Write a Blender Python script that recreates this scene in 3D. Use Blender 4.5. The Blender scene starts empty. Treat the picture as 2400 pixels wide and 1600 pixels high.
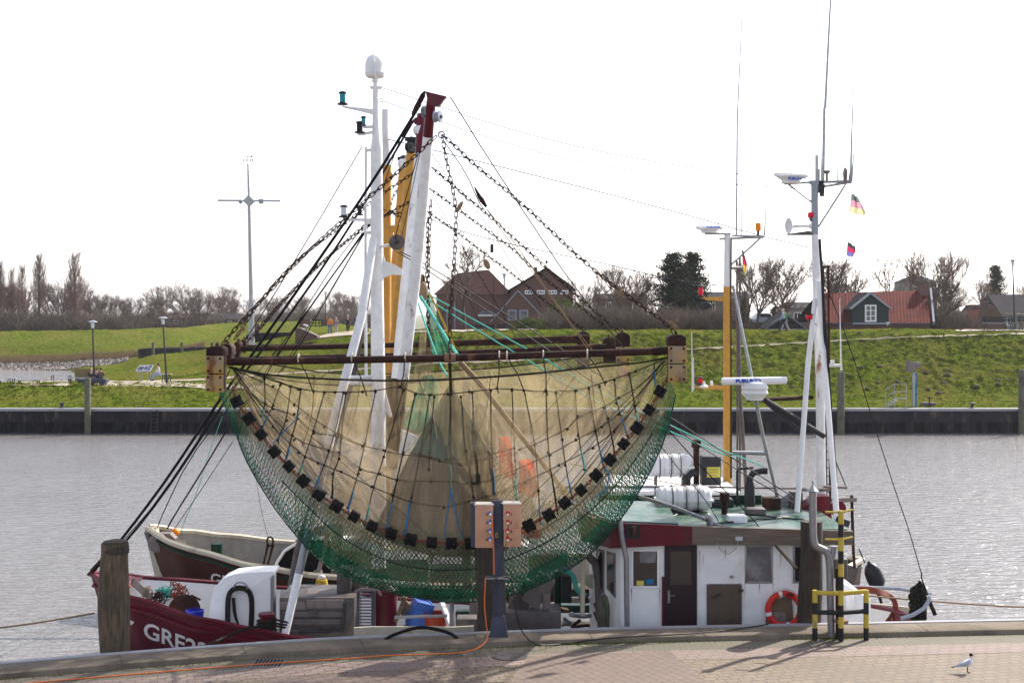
import bpy, bmesh, math, random
from mathutils import Vector, Matrix, Quaternion
from mathutils.bvhtree import BVHTree
from mathutils import noise as mnoise
random.seed(7)
R = math.radians
F, HX, HY, CAMZ = 3333.33, 1200.0, 735.0, 8.6
scene = bpy.context.scene
col = scene.collection
def P(px, py, D):            # a point of the photograph at distance D from the quay viewpoint
    return Vector(((px-HX)/F*D, D, CAMZ-(py-HY)/F*D))
def PX(px, D): return (px-HX)/F*D
def PZ(py, D): return CAMZ-(py-HY)/F*D
def PS(pts, D):
    if isinstance(D, (int, float)): return [P(a, b, D) for a, b in pts]
    n = len(pts)-1
    return [P(a, b, D[0]+(D[1]-D[0])*i/max(n, 1)) for i, (a, b) in enumerate(pts)]
V = Vector
# ---------------------------------------------------------------- things
def tag(o, label=None, cat=None, group=None, kind=None):
    if label: o['label'] = label
    if cat: o['category'] = cat
    if group: o['group'] = group
    if kind: o['kind'] = kind
    return o
def thing(name, label, cat, loc=(0, 0, 0), group=None):
    o = bpy.data.objects.new(name, None); col.objects.link(o)
    o.empty_display_size = 0.2
    o.location = loc
    return tag(o, label, cat, group)
def base_of(o):
    v = V((0, 0, 0))
    while o is not None:
        v += o.location; o = o.parent
    return v
def copy_tree(o, parent=None):
    c = o.copy(); col.objects.link(c); c.parent = parent
    for ch in list(o.children): copy_tree(ch, c)
    return c
# ---------------------------------------------------------------- mesh builder (world coordinates)
class MB:
    def __init__(s): s.v = []; s.f = []; s.m = []; s.uv = None
    def add(s, vs, fs, mi=0):
        b = len(s.v); s.v += [tuple(p) for p in vs]
        s.f += [tuple(b+i for i in f) for f in fs]; s.m += [mi]*len(fs); return s
    def box(s, c, d, rot=None, mi=0, taper=1.0):
        x, y, z = d[0]/2, d[1]/2, d[2]/2
        vs = [V((-x, -y, -z)), V((x, -y, -z)), V((x, y, -z)), V((-x, y, -z))]
        vs += [V((-x*taper, -y*taper, z)), V((x*taper, -y*taper, z)), V((x*taper, y*taper, z)), V((-x*taper, y*taper, z))]
        if rot is not None:
            vs = [rot @ p for p in vs]
        c = V(c)
        return s.add([p+c for p in vs], [(0, 3, 2, 1), (4, 5, 6, 7), (0, 1, 5, 4), (1, 2, 6, 5), (2, 3, 7, 6), (3, 0, 4, 7)], mi)
    def bb(s, x0, x1, y0, y1, z0, z1, mi=0):
        return s.box(((x0+x1)/2, (y0+y1)/2, (z0+z1)/2), (abs(x1-x0), abs(y1-y0), abs(z1-z0)), None, mi)
    def bbox(s, a, b, w, h, mi=0):           # rectangular bar from a to b
        a, b = V(a), V(b); d = b-a; L = d.length
        q = d.to_track_quat('X', 'Z').to_matrix()
        return s.box((a+b)/2, (L, w, h), q, mi)
    def tube(s, pts, r, n=8, mi=0, closed=False, cap=True):
        pts = [V(p) for p in pts]; k = len(pts)
        rs = r if isinstance(r, (list, tuple)) else [r]*k
        if len(rs) != k: rs = [rs[0]+(rs[-1]-rs[0])*i/(k-1) for i in range(k)]
        t0 = (pts[1]-pts[0]).normalized()
        up = V((0, 0, 1)) if abs(t0.z) < .9 else V((0, 1, 0))
        nrm = (up-t0*up.dot(t0)).normalized(); vs = []; prev = t0
        for i, p in enumerate(pts):
            if closed: t = (pts[(i+1) % k]-pts[i-1]).normalized()
            elif i == 0: t = t0
            elif i == k-1: t = (pts[i]-pts[i-1]).normalized()
            else:
                t = ((pts[i]-pts[i-1]).normalized()+(pts[i+1]-pts[i]).normalized())
                t = t.normalized() if t.length > 1e-6 else prev
            q = prev.rotation_difference(t); nrm = (q @ nrm); nrm = (nrm-t*nrm.dot(t)).normalized(); prev = t
            bn = t.cross(nrm)
            for j in range(n):
                a = 2*math.pi*j/n
                vs.append(p+(nrm*math.cos(a)+bn*math.sin(a))*rs[i])
        fs = []
        for i in range(k if closed else k-1):
            i2 = (i+1) % k
            for j in range(n):
                j2 = (j+1) % n
                fs.append((i*n+j, i*n+j2, i2*n+j2, i2*n+j))
        if cap and not closed:
            fs.append(tuple(range(n-1, -1, -1))); fs.append(tuple((k-1)*n+j for j in range(n)))
        return s.add(vs, fs, mi)
    def cyl(s, a, b, r, n=14, mi=0, r2=None): return s.tube([a, b], [r, r if r2 is None else r2], n, mi)
    def lathe(s, c, prof, n=16, axis=(0, 0, 1), mi=0):   # prof: (radius, height)
        c = V(c); q = V((0, 0, 1)).rotation_difference(V(axis).normalized())
        vs = []
        for r, h in prof:
            for j in range(n):
                a = 2*math.pi*j/n
                vs.append(c+q @ V((r*math.cos(a), r*math.sin(a), h)))
        fs = []
        for i in range(len(prof)-1):
            for j in range(n):
                j2 = (j+1) % n
                fs.append((i*n+j, i*n+j2, (i+1)*n+j2, (i+1)*n+j))
        fs.append(tuple(range(n-1, -1, -1))); fs.append(tuple((len(prof)-1)*n+j for j in range(n)))
        return s.add(vs, fs, mi)
    def ell(s, c, r, n=12, rot=None, mi=0):
        c = V(c); r = V(r) if not isinstance(r, (int, float)) else V((r, r, r)); m = n//2+1; vs = []
        for i in range(m+1):
            th = math.pi*i/m
            for j in range(n):
                a = 2*math.pi*j/n
                p = V((r.x*math.sin(th)*math.cos(a), r.y*math.sin(th)*math.sin(a), r.z*math.cos(th)))
                vs.append(c+(rot @ p if rot is not None else p))
        fs = []
        for i in range(m):
            for j in range(n):
                j2 = (j+1) % n
                fs.append((i*n+j, (i+1)*n+j, (i+1)*n+j2, i*n+j2))
        return s.add(vs, fs, mi)
    def prism(s, poly, dv, mi=0):            # polygon (3-D points) extruded by dv
        n = len(poly); a = [V(p) for p in poly]; d = V(dv)
        fs = [tuple(range(n)), tuple(range(2*n-1, n-1, -1))]
        for i in range(n):
            j = (i+1) % n
            fs.append((i, i+n, j+n, j))
        return s.add(a+[p+d for p in a], fs, mi)
    def grid(s, rows, mi=0, closed=False):
        n = len(rows[0]); vs = [p for r in rows for p in r]; fs = []
        for i in range(len(rows)-1):
            for j in range(n if closed else n-1):
                j2 = (j+1) % n
                fs.append((i*n+j, i*n+j2, (i+1)*n+j2, (i+1)*n+j))
        return s.add(vs, fs, mi)
    def build(s, name, mats, parent=None, smooth=True, label=None, bevel=0, angle=35):
        me = bpy.data.meshes.new(name)
        off = base_of(parent) if parent else V((0, 0, 0))
        me.from_pydata([(p[0]-off.x, p[1]-off.y, p[2]-off.z) for p in s.v], [], s.f)
        if not isinstance(mats, (list, tuple)): mats = [mats]
        for m in mats: me.materials.append(m)
        if len(mats) > 1: me.polygons.foreach_set('material_index', s.m)
        if s.uv:
            ul = me.uv_layers.new(name='UVMap')
            for lp in me.loops: ul.data[lp.index].uv = s.uv[lp.vertex_index]
        bm = bmesh.new(); bm.from_mesh(me)
        if len(bm.faces) < 60000 and not s.uv: bmesh.ops.recalc_face_normals(bm, faces=bm.faces)
        if bevel:
            es = [e for e in bm.edges if len(e.link_faces) == 2 and e.calc_face_angle(0) > R(40)]
            bmesh.ops.bevel(bm, geom=es, offset=bevel, segments=2, affect='EDGES', profile=.5, clamp_overlap=True)
        if smooth:
            for f in bm.faces: f.smooth = True
            for e in bm.edges:
                if len(e.link_faces) == 2 and e.calc_face_angle(0) > R(angle): e.smooth = False
        bm.to_mesh(me); bm.free()
        o = bpy.data.objects.new(name, me); col.objects.link(o)
        if parent: o.parent = parent
        if label: o['label'] = label
        return o
def resample(pts, n=None, step=None):
    pts = [V(p) for p in pts]; L = [0]
    for a, b in zip(pts, pts[1:]): L.append(L[-1]+(b-a).length)
    if n is None: n = max(2, int(round(L[-1]/step))+1)
    out = []; k = 0
    for i in range(n):
        d = L[-1]*i/(n-1)
        while k < len(pts)-2 and L[k+1] < d: k += 1
        seg = L[k+1]-L[k]
        out.append(pts[k].lerp(pts[k+1], (d-L[k])/seg if seg else 0))
    return out
def smooth_pts(pts, it=2):
    pts = [V(p) for p in pts]
    for _ in range(it):
        out = [pts[0]]
        for a, b in zip(pts, pts[1:]): out += [a.lerp(b, .25), a.lerp(b, .75)]
        out.append(pts[-1]); pts = out
    return pts
def sag(a, b, s=0.1, n=14):
    a, b = V(a), V(b)
    return [a.lerp(b, i/(n-1))-V((0, 0, s*4*(i/(n-1))*(1-i/(n-1)))) for i in range(n)]
def chain_mb(pts, pitch=.12, w=.075, r=.013, mb=None, twist=0.0):
    mb = mb or MB(); q = resample(pts, step=pitch)
    for i in range(len(q)-1):
        a, b = q[i], q[i+1]; t = (b-a).normalized(); L = (b-a).length*1.38
        side = V((0, 1, 0)) if abs(t.y) < .9 else V((1, 0, 0))
        n1 = t.cross(side).normalized(); n2 = t.cross(n1)
        ang = (0 if i % 2 else math.pi/2)+.35+twist*i+random.uniform(-.2, .2)
        u = n1*math.cos(ang)+n2*math.sin(ang); c = (a+b)/2; h = L/2-w/2
        loop = []
        for k in range(5):
            th = -math.pi/2+math.pi*k/4
            loop.append(c+t*(h+math.cos(th)*w/2)+u*math.sin(th)*w/2)
        for k in range(5):
            th = math.pi/2+math.pi*k/4
            loop.append(c+t*(-h+math.cos(th)*w/2)+u*math.sin(th)*w/2)
        mb.tube(loop, r, 4, closed=True)
    return mb
def rope(name, pts, r, mat, parent=None, n=5, label=None): return MB().tube(pts, r, n).build(name, mat, parent, label=label)
def text_mb(txt, size, extrude=.004, bold=0.0):
    cu = bpy.data.curves.new('t', 'FONT'); cu.body = txt; cu.size = size; cu.extrude = extrude; cu.offset = bold
    cu.resolution_u = 3
    o = bpy.data.objects.new('t', cu); col.objects.link(o)
    dg = bpy.context.evaluated_depsgraph_get(); dg.update()
    me = bpy.data.meshes.new_from_object(o.evaluated_get(dg))
    vs = [v.co.copy() for v in me.vertices]; fs = [tuple(p.vertices) for p in me.polygons]
    bpy.data.objects.remove(o); bpy.data.curves.remove(cu); bpy.data.meshes.remove(me)
    return vs, fs
def text(name, txt, origin, size, mat, parent=None, xdir=(1, 0, 0), ydir=(0, 0, 1), extrude=.004, bold=0.0, sx=1.0, center=False):
    vs, fs = text_mb(txt, size, extrude, bold)
    x, y = V(xdir).normalized(), V(ydir).normalized(); z = x.cross(y)
    if center:
        mx = (max(v.x for v in vs)+min(v.x for v in vs))/2; my = (max(v.y for v in vs)+min(v.y for v in vs))/2
        vs = [v-V((mx, my, 0)) for v in vs]
    mb = MB(); mb.add([V(origin)+x*v.x*sx+y*v.y+z*v.z for v in vs], fs)
    return mb.build(name, mat, parent, smooth=False)
# ---------------------------------------------------------------- materials
def nt(name):
    m = bpy.data.materials.new(name); m.use_nodes = True
    t = m.node_tree; t.nodes.clear(); return m, t
def N(t, typ, **kw):
    n = t.nodes.new(typ)
    for k, v in kw.items():
        if k.startswith('_'): setattr(n, k[1:], v)
        else:
            key = int(k[1:]) if k[0] == 'i' and k[1:].isdigit() else k.replace('__', ' ')
            n.inputs[key].default_value = v
    return n
def c4(c): return (c[0], c[1], c[2], 1)
def ramp(t, fac, stops):
    n = t.nodes.new('ShaderNodeValToRGB'); cr = n.color_ramp
    while len(cr.elements) < len(stops): cr.elements.new(.5)
    for e, (p, c) in zip(cr.elements, stops): e.position = p; e.color = c4(c) if len(c) == 3 else c
    t.links.new(fac, n.inputs[0]); return n
def mixc(t, fac, a, b, mode='MIX'):
    n = t.nodes.new('ShaderNodeMix'); n.data_type = 'RGBA'; n.blend_type = mode
    for i, x in ((0, fac), (6, a), (7, b)):
        if isinstance(x, (int, float)): n.inputs[i].default_value = x
        elif isinstance(x, (tuple, list)): n.inputs[i].default_value = c4(x)
        else: t.links.new(x, n.inputs[i])
    return n.outputs[2]
def math_(t, op, a, b=None, c=None):
    n = t.nodes.new('ShaderNodeMath'); n.operation = op
    for i, x in enumerate((a, b, c)):
        if x is None: continue
        if isinstance(x, (int, float)): n.inputs[i].default_value = x
        else: t.links.new(x, n.inputs[i])
    return n.outputs[0]
def out(t, sh): o = t.nodes.new('ShaderNodeOutputMaterial'); t.links.new(sh, o.inputs[0]); return o
def tex(t, scale, detail=4, rough=.55, stretch=None, coord='Object', dist=0.0):
    tc = t.nodes.new('ShaderNodeTexCoord'); n = N(t, 'ShaderNodeTexNoise', Scale=scale, Detail=detail, Roughness=rough, Distortion=dist)
    src = tc.outputs[coord]
    if stretch:
        mp = t.nodes.new('ShaderNodeMapping'); mp.inputs['Scale'].default_value = stretch; t.links.new(src, mp.inputs[0]); src = mp.outputs[0]
    t.links.new(src, n.inputs['Vector']); return n.outputs['Fac']
def bumpn(t, h, strength=.3, dist=.02):
    b = N(t, 'ShaderNodeBump', Strength=strength, Distance=dist); t.links.new(h, b.inputs['Height']); return b.outputs[0]
def mat(name, c, rough=.6, metal=0, c2=None, scale=6, lo=.42, hi=.62, dirt=None, dscale=1.5, dlo=.55, dhi=.7, bump=.15, bscale=40, bdist=.01, stretch=None, spec=.22, coat=0, var=.12):
    m, t = nt(name)
    c2 = c2 or tuple(x*(1-var) for x in c)
    f = tex(t, scale, 5, .6, stretch)
    cr = ramp(t, f, [(lo, c), (hi, c2)]).outputs[0]
    if dirt:
        f2 = tex(t, dscale, 6, .65, (1, 1, .35))
        cr = mixc(t, ramp(t, f2, [(dlo, (0, 0, 0)), (dhi, (1, 1, 1))]).outputs[0], cr, dirt)
    b = N(t, 'ShaderNodeBsdfPrincipled', Roughness=rough, Metallic=metal)
    b.inputs['Specular IOR Level'].default_value = spec; b.inputs['Coat Weight'].default_value = coat
    t.links.new(cr, b.inputs['Base Color'])
    if bump: t.links.new(bumpn(t, tex(t, bscale, 4, .6, stretch), bump, bdist), b.inputs['Normal'])
    out(t, b.outputs[0]); return m
def emis(name, c, s):
    m, t = nt(name); e = N(t, 'ShaderNodeEmission', Color=c4(c), Strength=s); out(t, e.outputs[0]); return m
M = {}
M['white'] = mat('white_paint', (.78, .78, .78), .45, dirt=(.46, .38, .29), dscale=1.6, dlo=.57, dhi=.8, c2=(.7, .7, .71), scale=2, bump=.08)
M['whiteclean'] = mat('clean_white', (.82, .82, .83), .4, bump=.05, var=.05)
M['whiterust'] = mat('white_rust_paint', (.8, .8, .81), .4, dirt=(.26, .12, .06), dscale=3.2, dlo=.6, dhi=.7, bump=.06, var=.12)
M['cream'] = mat('cream_paint', (.5, .45, .35), .5, dirt=(.25, .2, .15), dscale=1.5, dlo=.58, dhi=.75, bump=.1)
M['red'] = mat('dark_red_paint', (.105, .003, .014), .35, dirt=(.07, .012, .012), dscale=2, bump=.06, scale=3, c2=(.08, .003, .012), coat=.05)
M['redbright'] = mat('red_paint', (.5, .02, .03), .4)
M['gred'] = mat('grey_red', (.22, .03, .05), .5)
M['brownhull'] = mat('brown_hull_paint', (.05, .010, .006), .5, c2=(.038, .009, .006), bump=.08, dirt=(.05, .02, .02))
M['green'] = mat('green_paint', (.005, .035, .022), .45, bump=.06)
M['deckgreen'] = mat('green_deck', (.022, .075, .05), .35, c2=(.05, .13, .095), dirt=(.16, .19, .16), dscale=1.1, dlo=.42, dhi=.7, bump=.1)  # pale patches: grime plus roof glare painted into the colour
M['yellow'] = mat('ochre_paint', (.58, .30, .05), .42, c2=(.5, .25, .05), dirt=(.25, .12, .05), dscale=1.8, dlo=.62, dhi=.75, bump=.06)
M['safety'] = mat('safety_yellow', (.48, .36, .05), .5, dirt=(.2, .17, .12), dscale=5, dlo=.62, dhi=.7, bump=.1)
M['black'] = mat('black_paint', (.015, .015, .017), .45, bump=.1, dirt=(.25, .25, .25), dscale=6, dlo=.7, dhi=.76)
M['rubber'] = mat('black_rubber', (.005, .005, .006), .7, spec=.15, bump=.1)
M['blackgloss'] = mat('glossy_black', (.012, .012, .02), .3, bump=.02)
M['wire'] = mat('dark_wire', (.005, .004, .008), .6, spec=.15, bump=0)
M['rust'] = mat('rusty_steel', (.04, .014, .010), .8, spec=.2, c2=(.018, .007, .007), scale=4, lo=.4, hi=.6, dirt=(.14, .06, .025), dscale=3, dlo=.55, dhi=.72, bump=.5, bscale=30)
M['chain'] = mat('rusty_chain', (.05, .02, .013), .8, spec=.2, c2=(.018, .008, .010), scale=9, bump=.2)
M['plate'] = mat('worn_yellow_plate', (.40, .24, .06), .6, c2=(.27, .22, .15), scale=2.2, lo=.4, hi=.6, dirt=(.16, .06, .02), dscale=4, dlo=.5, dhi=.66, bump=.3)
M['steel'] = mat('grey_steel', (.26, .26, .28), .4, metal=.6, dirt=(.25, .18, .12), dscale=3, bump=.1)
M['galv'] = mat('galvanised_steel', (.38, .39, .4), .45, metal=.6, bump=.08, var=.25, scale=12)
M['dsteel'] = mat('dark_steel', (.035, .035, .04), .55, metal=.2, bump=.1)
M['machine'] = mat('grey_machine_paint', (.12, .102, .102), .5, c2=(.09, .078, .078), dirt=(.05, .038, .03), dscale=2, bump=.1)
M['machlight'] = mat('pale_machine_paint', (.19, .155, .15), .5, dirt=(.07, .05, .04), dscale=2.5, bump=.1)
M['copper'] = mat('beige_box_paint', (.5, .28, .175), .45, c2=(.44, .24, .15), dirt=(.36, .23, .14), dscale=3, dlo=.6, bump=.04)
M['boxtop'] = mat('pale_box_lid', (.62, .58, .52), .35, bump=.05)
M['slate'] = mat('blue_grey_steel', (.05, .055, .085), .45, bump=.08)
M['glass'] = mat('dark_glass', (.02, .018, .02), .06, bump=0, spec=.8)
M['frost'] = mat('milky_glass', (.12, .11, .12), .2, c2=(.22, .22, .24), scale=2, bump=0)
M['blueplastic'] = mat('blue_plastic', (.05, .14, .5), .35, bump=.02)
M['darkblue'] = mat('dark_blue_plastic', (.01, .02, .35), .35, bump=.02)
M['orange'] = mat('orange_plastic', (.75, .10, .03), .5, bump=.05)
M['orangebasket'] = mat('orange_basket', (.38, .05, .02), .5, bump=.05)
M['lifered'] = mat('lifebuoy_red', (.62, .03, .025), .55, bump=.05, dirt=(.5, .2, .15), dscale=7, dlo=.62)
M['board'] = mat('brown_board', (.16, .11, .07), .65, stretch=(1, 1, 6), scale=3, bump=.2)
M['door'] = mat('dark_door', (.022, .007, .011), .5, c2=(.018, .006, .01), bump=.05)
M['fascia'] = mat('weathered_board', (.16, .125, .1), .8, c2=(.1, .08, .065), scale=3, stretch=(.5, 1, 6), bump=.3, bscale=12)
M['hatch'] = mat('brown_hatch', (.085, .058, .04), .5, dirt=(.045, .03, .018), dscale=3, bump=.15)
M['ropeD'] = mat('dark_rope', (.014, .013, .012), .95, spec=.1, c2=(.032, .028, .022), scale=20, bump=.4, bscale=120)
M['ropeT'] = mat('turquoise_rope', (.05, .36, .30), .8, c2=(.09, .42, .36), scale=15, bump=.3, bscale=120)
M['ropeB'] = mat('blue_rope', (.02, .16, .34), .8, bump=.3, bscale=120)
M['ropeY'] = mat('yellow_rope', (.55, .36, .04), .8, bump=.3, bscale=90)
M['ropeW'] = mat('pale_rope', (.5, .47, .38), .85, bump=.3, bscale=90)
M['ropeBr'] = mat('tan_rope', (.25, .17, .1), .85, bump=.3, bscale=90)
M['ropeR'] = mat('rust_red_cable', (.2, .05, .03), .7, bump=.1)
M['cableO'] = mat('orange_cable', (.75, .17, .03), .5, bump=0)
M['cableK'] = mat('black_cable', (.012, .012, .014), .5, bump=0)
M['teal'] = mat('teal_lens', (.0, .22, .32), .15, bump=0)
M['redlens'] = mat('red_lens', (.7, .01, .04), .2, bump=0)
M['amber'] = mat('amber_lens', (.85, .25, .01), .2, bump=0)
M['clearlens'] = mat('clear_lens', (.6, .65, .7), .1, bump=0)
M['bluetext'] = mat('blue_lettering', (.01, .06, .45), .4, bump=0)
M['blacktext'] = mat('black_lettering', (.01, .01, .01), .5, bump=0)
M['whitetext'] = mat('white_lettering', (.75, .74, .72), .4, bump=0, var=.1)
M['yellowsign'] = mat('yellow_sign', (.62, .52, .1), .5, bump=0)
M['brick'] = mat('x', (.2, .1, .08))
M['concrete'] = mat('concrete', (.2, .165, .125), .9, c2=(.14, .115, .09), scale=1.3, dirt=(.08, .065, .05), dscale=.8, dlo=.5, dhi=.75, bump=.5, bscale=25)
M['capsteel'] = mat('pale_concrete_edge', (.3, .3, .32), .6, scale=2, bump=.15, dirt=(.28, .26, .24))
M['flange'] = mat('flange', (.2, .12, .08), .6)
M['skin'] = mat('skin', (.5, .28, .2), .6, bump=0, var=.05)
M['hairD'] = mat('dark_hair', (.03, .02, .015), .8, bump=0)
M['hairG'] = mat('grey_hair', (.5, .46, .4), .8, bump=0)
def cloth(n, c): M[n] = mat(n, c, .85, bump=.2, bscale=15)
for n, c in dict(cl_orange=(.62, .22, .02), cl_grey=(.24, .21, .23), cl_jeans=(.09, .15, .25), cl_pale=(.45, .38, .38), cl_dark=(.025, .028, .04), cl_navy=(.02, .03, .08), cl_teal=(.03, .25, .42), cl_green=(.08, .3, .08), cl_white=(.7, .66, .72), cl_brown=(.11, .08, .08), cl_red=(.4, .03, .06), cl_ltjean=(.3, .4, .52)).items(): cloth(n, c)
def wood_mat(name, c, c2):
    m, t = nt(name)
    f = tex(t, 5, 6, .65, (3, 3, .35)); f2 = tex(t, 1.2, 4, .6)
    a = ramp(t, f, [(.35, c2), (.62, c)]).outputs[0]
    a = mixc(t, ramp(t, f2, [(.5, (0, 0, 0)), (.72, (1, 1, 1))]).outputs[0], a, (.05, .045, .035))
    b = N(t, 'ShaderNodeBsdfPrincipled', Roughness=.85); t.links.new(a, b.inputs['Base Color'])
    t.links.new(bumpn(t, tex(t, 7, 6, .7, (4, 4, .3)), .9, .04), b.inputs['Normal']); out(t, b.outputs[0]); return m
M['pile'] = wood_mat('weathered_pile_wood', (.15, .105, .06), (.03, .022, .014))
M['piledark'] = wood_mat('dark_pile_wood', (.055, .036, .024), (.018, .012, .009))
M['pilegreen'] = wood_mat('green_grey_pile_wood', (.14, .14, .09), (.06, .06, .04))
def brick_mat(name, c1, c2, mortar, bw, bh, msize=.012, rot=0, bias=0.0, rough=.8, bump=.5, offset=.5, noise_c=None):
    m, t = nt(name); tc = t.nodes.new('ShaderNodeTexCoord'); mp = t.nodes.new('ShaderNodeMapping')
    mp.inputs['Rotation'].default_value = rot if isinstance(rot, tuple) else (0, 0, rot)
    t.links.new(tc.outputs['Object'], mp.inputs[0])
    b = N(t, 'ShaderNodeTexBrick', Color1=c4(c1), Color2=c4(c2), Mortar=c4(mortar), Scale=1.0)
    b.inputs['Mortar Size'].default_value = msize; b.inputs['Bias'].default_value = bias
    b.inputs['Brick Width'].default_value = bw; b.inputs['Row Height'].default_value = bh; b.offset = offset
    t.links.new(mp.outputs[0], b.inputs['Vector'])
    c = b.outputs['Color']
    if noise_c:
        f = tex(t, .5, 5, .6)
        c = mixc(t, ramp(t, f, [(.45, (0, 0, 0)), (.7, (.6, .6, .6))]).outputs[0], c, noise_c)
        c = mixc(t, math_(t, 'MULTIPLY', tex(t, 14, 3), .5), c, tuple(x*.6 for x in c1))
    p = N(t, 'ShaderNodeBsdfPrincipled', Roughness=rough); t.links.new(c, p.inputs['Base Color'])
    inv = math_(t, 'SUBTRACT', 1, b.outputs['Fac'])
    t.links.new(bumpn(t, inv, bump, .01), p.inputs['Normal']); out(t, p.outputs[0]); return m
VR = (R(90), 0, 0)
M['brick'] = brick_mat('red_brick', (.15, .05, .04), (.11, .035, .03), (.16, .12, .1), .25, .08, rot=VR, bump=.2)
M['bricklow'] = brick_mat('brown_brick', (.12, .05, .035), (.08, .035, .03), (.12, .1, .08), .25, .08, rot=VR, bump=.2)
M['pave'] = brick_mat('paving_bricks', (.205, .152, .105), (.16, .12, .083), (.05, .042, .034), .27, .2, .014, rot=R(-14), noise_c=(.11, .09, .07), offset=.4)
M['pavepink'] = brick_mat('pink_paving_bricks', (.235, .17, .14), (.195, .145, .12), (.09, .065, .06), .27, .2, .013, rot=R(-14), noise_c=(.17, .13, .12))
M['pavetan'] = brick_mat('edge_paving_bricks', (.145, .125, .09), (.12, .1, .072), (.045, .04, .03), .22, .11, .01, rot=R(2), noise_c=(.08, .085, .04))
M['pavepink2'] = brick_mat('red_herringbone_bricks', (.18, .125, .10), (.145, .105, .085), (.07, .05, .045), .24, .2, .012, rot=R(62), noise_c=(.12, .085, .075))
M['slateroof'] = mat('grey_roof_tiles', (.035, .035, .042), .95, spec=.02, scale=1, bump=.3, stretch=(.3, 1, 8), bscale=6)
def tiles():
    m, t = nt('red_roof_tiles'); tc = t.nodes.new('ShaderNodeTexCoord'); sp = t.nodes.new('ShaderNodeSeparateXYZ'); t.links.new(tc.outputs['UV'], sp.inputs[0])
    u = math_(t, 'MULTIPLY', sp.outputs[0], 2*math.pi/.3); v = math_(t, 'FRACT', math_(t, 'DIVIDE', sp.outputs[1], .42))
    h = math_(t, 'ADD', math_(t, 'MULTIPLY', math_(t, 'SINE', u), .5), math_(t, 'MULTIPLY', v, -1.6))
    c = ramp(t, tex(t, 1.2, 5), [(.4, (.12, .022, .017)), (.65, (.075, .016, .013))]).outputs[0]
    gap = ramp(t, v, [(.0, (.35, .35, .35)), (.14, (1, 1, 1))]).outputs[0]
    c = mixc(t, 1.0, c, gap, 'MULTIPLY')
    p = N(t, 'ShaderNodeBsdfPrincipled', Roughness=.9); p.inputs['Specular IOR Level'].default_value = .08; t.links.new(c, p.inputs['Base Color'])
    t.links.new(bumpn(t, h, .45, .05), p.inputs['Normal']); out(t, p.outputs[0]); return m
M['tiles'] = tiles()
M['darkgreenwood'] = mat('dark_green_boards', (.02, .035, .04), .6, stretch=(1, 1, 12), scale=2, bump=.3)
M['blackwood'] = mat('black_boards', (.018, .018, .024), .7, bump=.2)
M['bluegrey'] = mat('blue_grey_trim', (.30, .33, .40), .5, bump=.05)
M['bark'] = mat('bark', (.085, .065, .055), .9, c2=(.06, .045, .04), bump=.6, bscale=8, bdist=.05)
M['twig'] = mat('twigs', (.16, .115, .095), .9, bump=0)
M['twigpink'] = mat('poplar_twigs', (.19, .125, .105), .9, bump=0)
M['bush'] = mat('bush_twigs', (.15, .115, .09), .9, bump=0)
def leaf(n, c, c2):
    m, t = nt(n); g = t.nodes.new('ShaderNodeObjectInfo')
    cc = ramp(t, tex(t, 1.0, 4), [(.35, c), (.65, c2)]).outputs[0]
    d = N(t, 'ShaderNodeBsdfDiffuse'); tr = N(t, 'ShaderNodeBsdfTranslucent'); t.links.new(cc, d.inputs[0]); t.links.new(cc, tr.inputs[0])
    mx = N(t, 'ShaderNodeMixShader', Fac=.25); t.links.new(d.outputs[0], mx.inputs[1]); t.links.new(tr.outputs[0], mx.inputs[2]); out(t, mx.outputs[0]); return m
M['conifer'] = leaf('conifer_needles', (.02, .034, .024), (.05, .066, .036))
M['evergreen'] = leaf('evergreen_leaves', (.05, .075, .02), (.1, .12, .035))
M['reed'] = leaf('dry_reed', (.24, .17, .09), (.16, .12, .07))
M['grassblade'] = leaf('grass_blades', (.07, .11, .008), (.14, .18, .02))
def grass(name, a, b, dry, rough_s=1.0):
    m, t = nt(name)
    f = tex(t, .16, 6, .65); g = tex(t, 1.6, 5, .7, (1, 1.0, 1.5)); k = tex(t, 5, 5, .7)
    c = ramp(t, g, [(.4, a), (.56, b)]).outputs[0]
    c = mixc(t, ramp(t, f, [(.42, (0, 0, 0)), (.68, (1, 1, 1))]).outputs[0], c, dry)
    c = mixc(t, ramp(t, k, [(.45, (0, 0, 0)), (.75, (.7, .7, .7))]).outputs[0], c, tuple(x*.5 for x in a))
    d = N(t, 'ShaderNodeBsdfPrincipled', Roughness=1.0); d.inputs['Specular IOR Level'].default_value = .0
    
    t.links.new(c, d.inputs['Base Color'])
    h = math_(t, 'ADD', math_(t, 'MULTIPLY', g, 1.2), math_(t, 'MULTIPLY', k, .6))
    t.links.new(bumpn(t, h, 1.0, .5*rough_s), d.inputs['Normal']); out(t, d.outputs[0]); return m
M['grass'] = grass('grass', (.055, .088, .009), (.15, .185, .022), (.185, .165, .04))
M['farfield'] = mat('far_ground', (.13, .13, .07), .9, bump=0)
M['path'] = mat('path_gravel', (.33, .28, .22), .9, scale=3, bump=.3, bscale=20)
M['earth'] = mat('dark_earth', (.06, .045, .035), .95, bump=.8, bscale=8, bdist=.05)
M['stones'] = mat('bank_stones', (.34, .3, .27), .85, c2=(.14, .12, .11), scale=2.2, lo=.45, hi=.55, bump=1, bscale=3, bdist=.3)
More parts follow.
